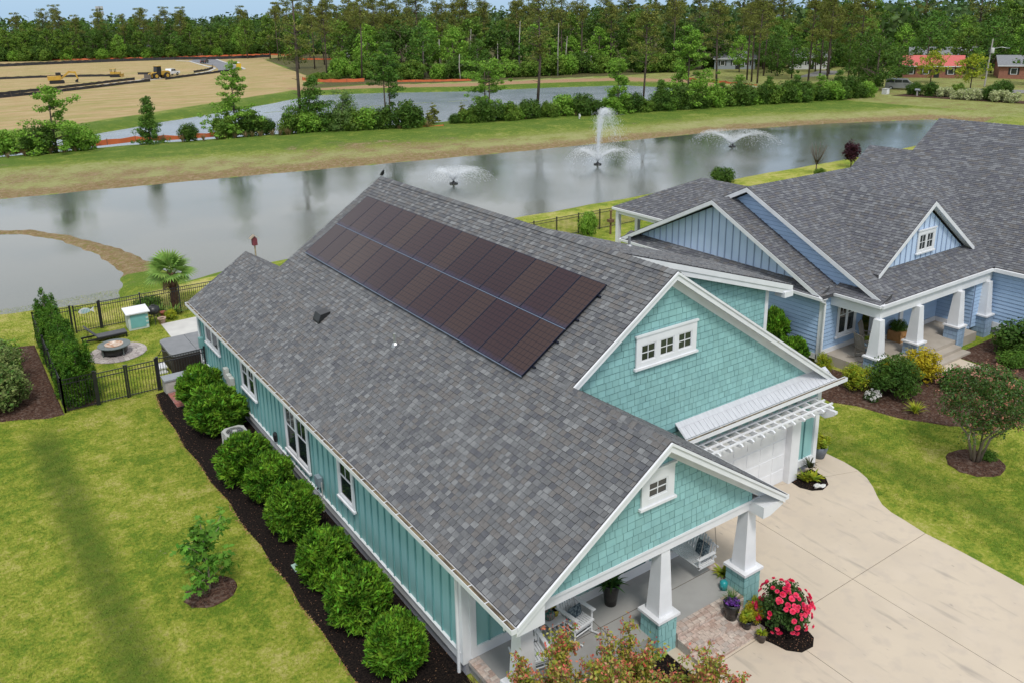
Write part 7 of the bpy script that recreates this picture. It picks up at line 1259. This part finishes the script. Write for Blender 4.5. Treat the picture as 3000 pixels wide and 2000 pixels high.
for i, (x, y, k, s) in enumerate(((140.1,119.2,'pine1',.98),(113.7,95.5,'pine2',.96),(139.7,110.3,'pine0',1.),(132.3,101.5,'pine2',.98),(151.9,115.8,'pine1',.96),(136,106,'pine0',1.),(143.3,97.6,'pine2',.97),(154.5,102.9,'pine0',.92),(148.5,91.9,'pine2',.9),(145.2,87.5,'pine2',.98),(143,93,'pine0',.94),(150,98,'pine2',.95))): put(k, x, y, 0, s, None, s, 'tall roadside pine with a bare trunk and tufted crown', 'pine tree', gR)
for i, (x, y, k, s) in enumerate(((160,120,'broad1',.8),(166,124,'broad5',.85),(171,116,'broad0',.8),(158,128,'broad2',.75),(149,106,'broad5',.7),(165,108,'broad1',.75),(172,104,'broad0',.85),(160,95,'broad3',.8),(181,84,'broad1',.8))): put(k, x, y, 0, s, None, s, 'green yard tree among the cottages behind the road', 'tree', 'yard trees among the cottages')
put('oak', 135.6, 77.5, 0, 1.0, None, 1.0, 'dark spreading oak beside the gray van', 'tree'); put('oak', 140.5, 83, 0, .85, None, 1.1, 'dark oak behind the spreading oak', 'tree'); put('magnolia', 153.9, 113.6, 0, 1.0, None, 1.0, 'dense round magnolia on the lawn behind the road', 'tree'); put('round', 156.2, 79.2, 0, 1.0, None, 1.0, 'round headed tree before the red roofed house', 'tree'); put('oak', 160.5, 88.5, 0, .6, None, .65, 'dark tree covering the left end of the red roofed house', 'tree'); put('broad5', 172, 79, 0, .5, None, .5, 'tree covering the right end of the red roofed house', 'tree'); put('round', 148.7, 67.6, 0, 1.03, None, 1.0, 'round headed tree left of the utility pole', 'tree'); put('broad5', 166, 64, 0, 1.0, None, .9, 'large green tree at the right edge behind the pole', 'tree')
LC = [(166,130),(182,118),(196,104),(206,90),(212,72),(216,58)]; gC = 'trees behind the houses on the right'
row(LC, 14, ['broad0','broad2','broad2','broad5'], .85, 1.05, 'broadleaf tree behind the houses on the right', gC, 2, away=4); row(LC, 14, ['broad0','broad1','broad2','broad5'], 1.0, 1.2, 'tall broadleaf tree in the right hand wood', gC, 2.5, away=16); row(LC, 14, ['broad0','broad4','broad3','pine2'], 1.1, 1.3, 'tree at the skyline of the right hand wood', gC, 3, away=32); row([(150,140),(170,134),(185,128)], 8, ['broad1','broad4','broad0','pine0'], .95, 1.15, 'tree behind the gray cottages', gC, 2, away=8); row([(176,92),(190,74),(192,62)], 6, ['broad2','broad5','broad0'], .85, 1.0, 'bright tree beside the red roofed house', gC, 2, away=2)
def far_wood():
    rg = np.random.default_rng(77); C = []; Rr = []
    for n, (x0, x1, y0, y1) in ((1500, (-80, 420, 430, 760)), (700, (110, 420, 250, 430)), (800, (190, 480, 110, 260)), (500, (240, 480, 30, 110))):
        p = rg.uniform((x0, y0), (x1, y1), (n, 2)); z = rg.uniform(3, 15.5, n)*np.where(rg.uniform(0, 1, n) > .85, 1.12, 1); C.append(np.column_stack([p, z])); Rr.append(rg.uniform(2.6, 4.6, n))
    C = np.vstack(C); Rr = np.concatenate(Rr); V, F = clump_leaves(C, Rr, 22, 1.9, .7, rg, .7, .6, .5); tag(link('distant_wood', npmesh('distant_wood', V, F, leafmat('distant_leaf', (.05, .105, .03), (.08, .13, .035), isl=.4, vs=.08))), 'distant mass of green woodland along the horizon', 'wood', None, 'stuff')
far_wood()

# ---------------------------------------------------------------- houses beyond the ponds
def cottage(name, x, y, w, d, h, rz, wall, roofm, label, rise=2.0, wins=(.2, .5, .8), chimney=False):
    H = thing(name, (0, 0, 0), label, 'house'); MB().box(-w/2, w/2, 0, d, 0, h).build('wall', wall, H); r = MB(); r.hexa([(-w/2-.4, -.5, h-.1), (w/2+.4, -.5, h-.1), (w/2+.4, d/2, h+rise-.12), (-w/2-.4, d/2, h+rise-.12), (-w/2-.4, -.5, h+.1), (w/2+.4, -.5, h+.1), (w/2+.4, d/2, h+rise+.1), (-w/2-.4, d/2, h+rise+.1)]); r.hexa([(-w/2-.4, d/2, h+rise-.12), (w/2+.4, d/2, h+rise-.12), (w/2+.4, d+.5, h-.1), (-w/2-.4, d+.5, h-.1), (-w/2-.4, d/2, h+rise+.1), (w/2+.4, d/2, h+rise+.1), (w/2+.4, d+.5, h+.1), (-w/2-.4, d+.5, h+.1)]); ro = r.build('roof', roofm, H)
    for s in (-w/2, w/2-.05): MB().prism([(s, 0, h), (s, d, h), (s, d/2, h+rise-.12)], (.05, 0, 0)).build('gable', wall, H)
    for f in wins:
        x0 = -w/2+w*f-.5; wo = MB().box(x0-.1, x0+1.1, -.06, 0, h*.36, h*.84).build('window', m_white, H); MB().box(x0, x0+1, -.075, -.06, h*.40, h*.80).build('pane', m_glass, wo)
        for s in (x0-.45, x0+1.1): MB().box(s, s+.35, -.05, 0, h*.36, h*.84).build('shutter', m_dark, H)
    MB().box(w*.02, w*.02+1, -.04, 0, 0, h*.8).build('door', m_dark, H); MB().box(-w/2-.4, w/2+.4, -.55, -.45, h-.1, h+.06).build('fascia', m_white, H)
    if chimney: MB().box(w*.2, w*.2+.8, d/2-.4, d/2+.4, h+rise-.5, h+rise+.8).build('chimney', wall, ro)
    H.location = (x, y, 0); H.rotation_euler = (0, 0, rz); return H
m_rb = M('red_brown_brick', (.30, .13, .085), (.24, .10, .07), rough=.9, vs=3); m_rr = M('red_metal_roof', (.52, .10, .085), (.45, .085, .07), rough=.5); m_gr = M('gray_cottage_roof', (.20, .21, .22), (.16, .165, .175), rough=.9); m_wh = M('white_cottage_siding', (.6, .61, .6), (.52, .53, .53), rough=.7); m_br = M('brown_roof', (.22, .14, .11), rough=.9); m_bg2 = M('gray_siding', (.26, .29, .31), rough=.7)
cottage('brick_house', 167, 85, 11, 9, 2.6, R(-58), m_rb, m_rr, 'low brick house with bright red metal roof at the right', 1.9, (.12, .38, .8)); cottage('brick_house', 178, 70, 13, 9, 2.7, R(-58), m_rb, m_gr, 'brick house with gray roof behind the utility pole', 1.8); cottage('gray_roofed_house', 186, 92, 16, 10, 3.0, R(-58), m_bg2, m_gr, 'gray roofed house behind the red roofed one', 2.4)
cottage('gray_roofed_house', 176.7, 122, 9, 9, 2.9, R(-52), m_wh, m_gr, 'white house with gray roof behind the roadside pines', 2.0); cottage('gray_roofed_house', 165.6, 136, 10, 8, 2.6, R(-50), m_bg2, m_gr, 'gray cottage half hidden left of the magnolia', 1.6); cottage('white_cottage', 132.3, 289, 9, 9, 3.2, R(-28), m_wh, m_gr, 'white cottage among trees at the right end of the field', 2.4, (.25, .7)); cottage('brown_roofed_house', 155, 186, 9, 8, 3.4, R(-42), m_wh, m_br, 'brown roofed house glimpsed through the middle wood', 2.6, (.3, .7))
for i, (x, y) in enumerate(((36, 395), (76, 378))): cottage('white_cottage', x, y, 10, 8, 3, R(-10), m_wh, m_gr, ['white building glimpsed left in the far wood', 'white building glimpsed right in the far wood'][i], 1.8, (.3,))

# ---------------------------------------------------------------- vehicles and machines
m_tyre = M('tyre_rubber', (.018, .018, .018), rough=.9); m_rim2 = M('wheel_rim', (.35, .36, .37), rough=.4, metal=.6); m_cat = M('machine_yellow', (.52, .32, .04), (.42, .25, .04), rough=.5, vs=1); m_vglass = M('vehicle_glass', (.02, .025, .03), rough=.1)
def wheel(parent, x, y, r, w, rim=None):
    def cyl(y0, y1, rr): mb = MB(); mb.tube([(x, y0, r), (x, y1, r)], rr, 16); return mb
    t = cyl(y-w/2, y+w/2, r).build('wheel', m_tyre, parent); cyl(y-w/2-.01, y+w/2+.01, r*.55).build('rim', rim or m_rim2, t)
def car(name, x, y, rz, L, W, Hh, body, prof, glass, label, cat, wr=.33, extra=None):
    c = thing(name, (0, 0, 0), label, cat); MB().prism([(a*L, -W/2, b*Hh) for a, b in prof], (0, W, 0)).build('body', body, c)
    for q in glass: MB().prism([(a*L, -W/2-.012, b*Hh) for a, b in q], (0, W+.024, 0)).build('window', m_vglass, c)
    for a in (-.31, .31):
        for s in (-1, 1): wheel(c, a*L, s*(W/2-.1), wr, .22)
    for s in (-1, 1): MB().box(L*.488, L*.5+.01, s*W*.32-.15, s*W*.32+.15, Hh*.40, Hh*.50).build('headlight', m_white, c); MB().box(-L*.5-.01, -L*.49, s*W*.38-.1, s*W*.38+.1, Hh*.40, Hh*.6).build('tail_light', m_rr, c); MB().box(L*.12, L*.17, s*(W/2+.09)-.08, s*(W/2+.09)+.08, Hh*.58, Hh*.66).build('mirror', body, c)
    c.location = (x, y, .06); c.rotation_euler = (0, 0, rz); return c
van = [(-.5,.2),(.5,.2),(.5,.5),(.40,.58),(.30,.66),(.18,.97),(-.47,1.0),(-.5,.6)]; pk = [(-.5,.25),(.5,.25),(.5,.58),(.26,.63),(.14,.98),(-.10,1.0),(-.14,.64),(-.5,.62)]; sed = [(-.5,.22),(.5,.22),(.5,.55),(.3,.64),(.14,.98),(-.2,1.0),(-.36,.68),(-.5,.62)]
car('passenger_van', 139.8, 75.4, R(-62), 5.2, 2.0, 2.0, M('silver_gray_paint', (.26, .26, .27), rough=.3, metal=.4), van, [[(.28,.68),(.18,.93),(.04,.93),(.04,.68)],[(.02,.68),(.02,.93),(-.20,.93),(-.20,.68)],[(-.22,.68),(-.22,.93),(-.45,.93),(-.46,.68)]], 'gray passenger van driving along the right hand road', 'van', .36)
car('pickup_truck', 50.0, 235, R(35), 5.6, 2.0, 1.85, m_white, pk, [[(.24,.66),(.14,.93),(.03,.93),(.03,.66)],[(.01,.66),(.01,.93),(-.09,.93),(-.11,.66)]], 'white pickup truck parked behind the wheel loader', 'truck', .4); car('parked_car', 76.4, 296.5, R(60), 4.6, 1.85, 1.5, M('black_paint', (.02, .022, .025), rough=.3), sed, [[(.27,.68),(.13,.93),(-.18,.93),(-.32,.70)]], 'dark car parked on the new asphalt road', 'car')
def loader():
    c = thing('wheel_loader', (0, 0, 0), 'yellow wheel loader at the corner of the new road', 'wheel loader'); MB().prism([(-2.9,-.8,1.0),(-.3,-.8,1.0),(-.3,-.8,2.0),(-2.4,-.8,2.0),(-2.9,-.8,1.7)], (0, 1.6, 0)).build('engine_hood', m_cat, c); MB().prism([(-.4,-.75,1.1),(1.0,-.75,1.1),(1.0,-.75,2.0),(.8,-.75,3.2),(-.4,-.75,3.2)], (0, 1.5, 0)).build('cab', m_dark, c); MB().box(-.5, .95, -.8, .8, 3.2, 3.35).build('cab_roof', m_cat, c); MB().box(-.3, .75, -.77, .77, 2.0, 3.1).build('cab_glass', m_vglass, c)
    for a in (-1.7, 1.5):
        for s in (-1, 1): wheel(c, a, s*1.05, .8, .6, m_cat)
    for s in (-.55, .55): MB().tube([(1.0, s, 1.7), (2.4, s, 1.5), (3.3, s, .6)], .16, 6).build('lift_arm', m_cat, c)
    MB().prism([(3.2,-1.4,.15),(4.3,-1.4,.1),(4.4,-1.4,.25),(3.5,-1.4,.4),(3.4,-1.4,1.3),(3.2,-1.4,1.3)], (0, 2.8, 0)).build('bucket', M('worn_steel', (.12, .10, .08), rough=.7), c); c.location = (44.5, 224, 0); c.rotation_euler = (0, 0, R(200))
loader()
def excavator():
    c = thing('excavator', (0, 0, 0), 'yellow excavator with its arm lowered on the cleared field', 'excavator')
    for s in (-1, 1): MB().prism([(-1.7, s*1.0-.25, .1), (-1.4, s*1.0-.25, 0), (1.4, s*1.0-.25, 0), (1.7, s*1.0-.25, .1), (1.7, s*1.0-.25, .6), (1.4, s*1.0-.25, .75), (-1.4, s*1.0-.25, .75), (-1.7, s*1.0-.25, .6)], (0, .5, 0)).build('track', m_tyre, c)
    MB().box(-2.0, 1.0, -1.1, 1.1, .85, 1.9).build('house', m_cat, c); MB().box(-.1, 1.1, .2, 1.15, 1.9, 2.65).build('cab', m_dark, c); MB().prism([(.9,-.3,1.3),(2.9,-.3,3.0),(4.3,-.3,2.7),(4.2,-.3,2.3),(3.0,-.3,2.5),(1.2,-.3,1.0)], (0, .4, 0)).build('boom', m_cat, c); MB().prism([(4.1,-.25,2.9),(4.5,-.25,2.8),(5.0,-.25,.9),(4.7,-.25,.8)], (0, .3, 0)).build('stick', m_cat, c); MB().prism([(4.9,-.5,1.0),(4.2,-.5,.6),(4.1,-.5,.2),(4.8,-.5,.1)], (0, .8, 0)).build('bucket', m_tyre, c); c.location = (20.6, 227.2, 0); c.rotation_euler = (0, 0, R(-6))
excavator()
def dozer():
    c = thing('bulldozer', (0, 0, 0), 'small yellow bulldozer beside the black silt fence', 'bulldozer')
    for s in (-1, 1): MB().prism([(-1.3, s*.8-.22, .15), (-1.0, s*.8-.22, 0), (1.0, s*.8-.22, 0), (1.3, s*.8-.22, .15), (1.2, s*.8-.22, .8), (-1.2, s*.8-.22, .8)], (0, .44, 0)).build('track', m_tyre, c)
    MB().box(-.2, 1.3, -.55, .55, .6, 1.4).build('engine_hood', m_cat, c); MB().box(-1.2, -.1, -.7, .7, .7, 1.5).build('seat_box', m_cat, c)
    for x in (-1.1, 0):
        for y in (-.6, .6): MB().box(x-.05, x+.05, y-.05, y+.05, 1.4, 2.2).build('canopy_post', m_dark, c)
    MB().box(-1.25, .2, -.75, .75, 2.2, 2.3).build('canopy', m_cat, c); MB().prism([(1.7,-1.4,.1),(1.9,-1.4,.1),(1.8,-1.4,.5),(1.9,-1.4,.9),(1.7,-1.4,.9)], (0, 2.8, 0)).build('blade', m_cat, c)
    for s in (-.9, .9): MB().tube([(0, s, .4), (1.75, s, .35)], .08, 5).build('push_arm', m_cat, c)
    c.location = (37, 241.5, 0); c.rotation_euler = (0, 0, R(-25))
dozer()
t = thing('portable_toilet', (71.9, 243.7, 0), 'yellow portable toilet beside the asphalt road', 'toilet'); m_pt = M('toilet_yellow', (.62, .42, .03), rough=.5); MB().box(71.3, 72.5, 243.1, 244.3, .1, 2.1).build('cabin', m_pt, t); MB().prism([(71.25, 243.05, 2.1), (72.55, 243.05, 2.1), (71.9, 243.05, 2.4)], (0, 1.3, 0)).build('roof', m_white, t); MB().box(71.45, 72.35, 243.06, 243.1, .2, 1.95).build('door', m_pt, t)
# silt fences: black fabric on posts, curbs and the new road
m_silt = M('black_silt_fabric', (.014, .015, .017), (.03, .03, .033), rough=.8, vs=.6); m_or = M('orange_barrier_mesh', (.62, .14, .045), (.52, .12, .04), rough=.7, vs=.8); m_curb = M('new_concrete_curb', (.5, .5, .48), (.42, .42, .4), rough=.85)
def ribbon(name, P_, h, mat, label, group, step=2.5, sag=.12, cat='fence', post=True, seed=0):
    q = along(P_, max(3, int(sum(math.dist(a, b) for a, b in zip(P_, P_[1:]))/step))); o = thing(name, (*P_[0], 0), label, cat, group); mb = MB(); rg = np.random.default_rng(seed)
    for a, b in zip(q, q[1:]):
        m_ = (a+b)/2; s0, s1 = rg.uniform(-.1, .1, 2)*h
        mb.poly([(*a, 0), (*m_, 0), (*m_, h*(1-sag)+s0), (*a, h)]); mb.poly([(*m_, 0), (*b, 0), (*b, h), (*m_, h*(1-sag)+s0)])
    f = mb.build('fabric', mat, o); sm = f.modifiers.new('thick', 'SOLIDIFY'); sm.thickness = .03
    if post:
        pm = MB()
        for a in q: pm.box(a[0]-.03, a[0]+.03, a[1]-.03, a[1]+.03, 0, h+.12)
        tag(pm.build('stakes', m_trunk, o), kind='stuff')
gS = 'black silt fences on the cleared field'; S_ = lambda n, P_, l, h=.65: ribbon('silt_fence', P_, h, m_silt, l, gS, seed=n)
S_(1, [(-4,183),(5.1,189.3),(13.7,194.3),(23.4,201.3),(34.7,210.8),(40.2,214.8)], 'nearest black silt fence crossing the field from the left edge'); S_(2, [(-3,192),(5.8,198.1),(19.9,208.4),(36.2,223.4),(38.6,225)], 'black silt fence just behind the nearest one'); S_(3, [(-2,259),(10.4,258.9),(21.1,257),(36.6,246.3)], 'black silt fence behind the bulldozer'); S_(4, [(44.1,248),(50,243)], 'short black silt fence beside the pickup'); S_(5, [(58.3,242.4),(64.2,250.1),(69,260.2),(72.6,273.5)], 'curved black silt fence along the new road'); S_(6, [(44.7,218.3),(53.5,226.8),(63.4,236.3),(70.4,242.6)], 'black silt fence right of the wheel loader'); S_(7, [(4,341),(16.6,340.6),(38,342.7),(60.6,341),(75.6,335.8),(88.7,322.8),(109,321.6)], 'farthest black silt fence before the left wood', 1.1)
gO = 'orange barrier fences'; O_ = lambda n, P_, l, h=.9: ribbon('barrier_fence', P_, h, m_or, l, gO, 3, .25, 'fence', True, n)
O_(11, [(8,398),(20.7,392),(43.2,374),(67.5,361),(93.2,349),(116,343),(119,325),(109.1,289),(118.7,276)], 'orange barrier fence along the far edge of the field', .65); O_(12, [(-4,99.5),(.4,100.3),(8.1,99.9),(13.9,101.1),(17.2,99.2),(21.7,98.8),(27,98)], 'orange barrier fence on the bank at the far pond', .7); O_(13, [(69.9,188),(70.4,179.5),(73.6,174.1),(79,172)], 'orange barrier fence round the scrub patch', .8); O_(14, [(84,165),(92,158),(98,155)], 'orange barrier fence behind the far pond', .5); O_(16, [(133,122),(131,110),(128,98)], 'orange barrier fence right of the far pond', .5); O_(15, [(44,88.6),(50,86.4)], 'scrap of orange barrier fence low in the bank bushes', .4)
def strip(name, P_, w, z, mat):
    P_ = np.array(P_, float); mb = MB()
    for a, b in zip(P_, P_[1:]): d = b-a; n = np.array((-d[1], d[0]))/np.linalg.norm(d)*w/2; mb.prism([(*(a-n), 0), (*(b-n), 0), (*(b+n), 0), (*(a+n), 0)], (0, 0, z))
    tag(mb.build(name, mat), kind='structure')
strip('curb', [(74.3,327.3),(76.1,315.2),(71.5,278.6),(69.5,259.6),(63.4,245),(53.7,231.7),(46.4,225.4),(39.3,217.9)], .7, .12, m_curb); strip('curb', [(-4,188),(5.5,194.3),(14.3,199.7),(24.6,208.7),(36.4,219),(41.6,223.9)], .7, .12, m_curb); strip('curb', [(88,322),(84,300),(79.5,269),(75,248)], .7, .12, m_curb); sheet('new_road', [(81.1,328.2),(87.5,322.8),(79.0,268.7),(74.4,247),(64.6,240.6),(68.9,254.4),(73.9,276),(76.6,319.2)], .05, M('new_asphalt', (.17, .175, .19), (.145, .15, .165), rough=.9, vs=.3))
sheet('sand_pile_patch', [(56,96),(70,92),(72,94),(58,98)], .02, m_curb) if 0 else None
# pole, box, tower, small signs
p = thing('utility_pole', (156.8, 69.2, 0), 'utility pole with transformer and street lamp at the right', 'utility pole'); m_pl = M('gray_pole_wood', (.36, .34, .31), (.3, .28, .26), rough=.9); MB().tube([(156.8, 69.2, 0), (157.2, 69, 8.6)], [.16, .11], 8).build('pole', m_pl, p); MB().lathe((157.0, 68.7, 6.0), [(.28, 0), (.3, .1), (.3, .9), (.2, 1.0)], 10).build('transformer', m_curb, p, True); MB().tube([(157.1, 69, 6.8), (157.9, 67.6, 7.1), (158.2, 67, 7.0)], .05, 6).build('lamp_arm', m_rim2, p); MB().box(158.0, 158.5, 66.4, 67.0, 6.88, 7.02).build('lamp_head', m_rim2, p)
b = thing('utility_box', (130.4, 72.5, 0), 'white utility box at the end of the hedge', 'utility box'); MB().box(129.9, 130.9, 72.1, 72.9, 0, 1.0).build('cabinet', m_curb, b); MB().box(129.85, 130.95, 72.05, 72.95, 1.0, 1.06).build('lid', m_curb, b); MB().box(130.1, 130.7, 72.08, 72.1, .15, .9).build('door', m_white, b)
m = thing('mailbox', (131.4, 67.4, 0), 'gray mailbox among the roadside shrubs', 'mailbox'); MB().box(131.3, 131.5, 67.3, 67.5, 0, .9).build('post', m_pl, m); MB().tube([(131.4, 67.0, 1.05), (131.4, 67.8, 1.05)], .2, 10).build('box', m_bg2, m)
s = thing('marker_post', (68.3, 79.9, 0), 'small white marker post on the grassy bank', 'post'); MB().box(68.22, 68.38, 79.82, 79.98, 0, .95).build('post', m_curb, s); MB().box(68.2, 68.4, 79.75, 79.82, .55, .85).build('sign_plate', m_white, s)
tw = thing('cell_tower', (74, 470, 0), 'cell tower rising above the far left wood', 'tower'); MB().tube([(74, 470, 0), (74, 470, 22.5)], [.5, .3], 8).build('mast', m_bg2, tw)
for z in (19.0, 21.5):
    for a in range(6): MB().box(74+1.5*math.cos(a*1.05)-.25, 74+1.5*math.cos(a*1.05)+.25, 470+1.5*math.sin(a*1.05)-.25, 470+1.5*math.sin(a*1.05)+.25, z-1, z+1).build('antenna', m_curb, tw)
    MB().lathe((74, 470, z-.1), [(1.5, 0), (1.5, .2)], 12).build('platform', m_bg2, tw)
# white riprap by the road
rk = MB(); rg = np.random.default_rng(9)
for i in range(160): x, y = 124+rg.uniform(-3.5, 4), 97.5+rg.uniform(-2.5, 2.5); r = rg.uniform(.15, .4); rk.lathe((x, y, 0), [(r, 0), (r*.9, r*.5), (r*.3, r*.8)], 5)
tag(rk.build('riprap', m_curb), 'pale heap of riprap stones behind the hedge', 'stones', None, 'stuff')
# plants that stayed unused
for k, o in list(PROTO.items()):
    if k not in USED:
        for c in list(o.children): bpy.data.objects.remove(c)
        bpy.data.objects.remove(o)
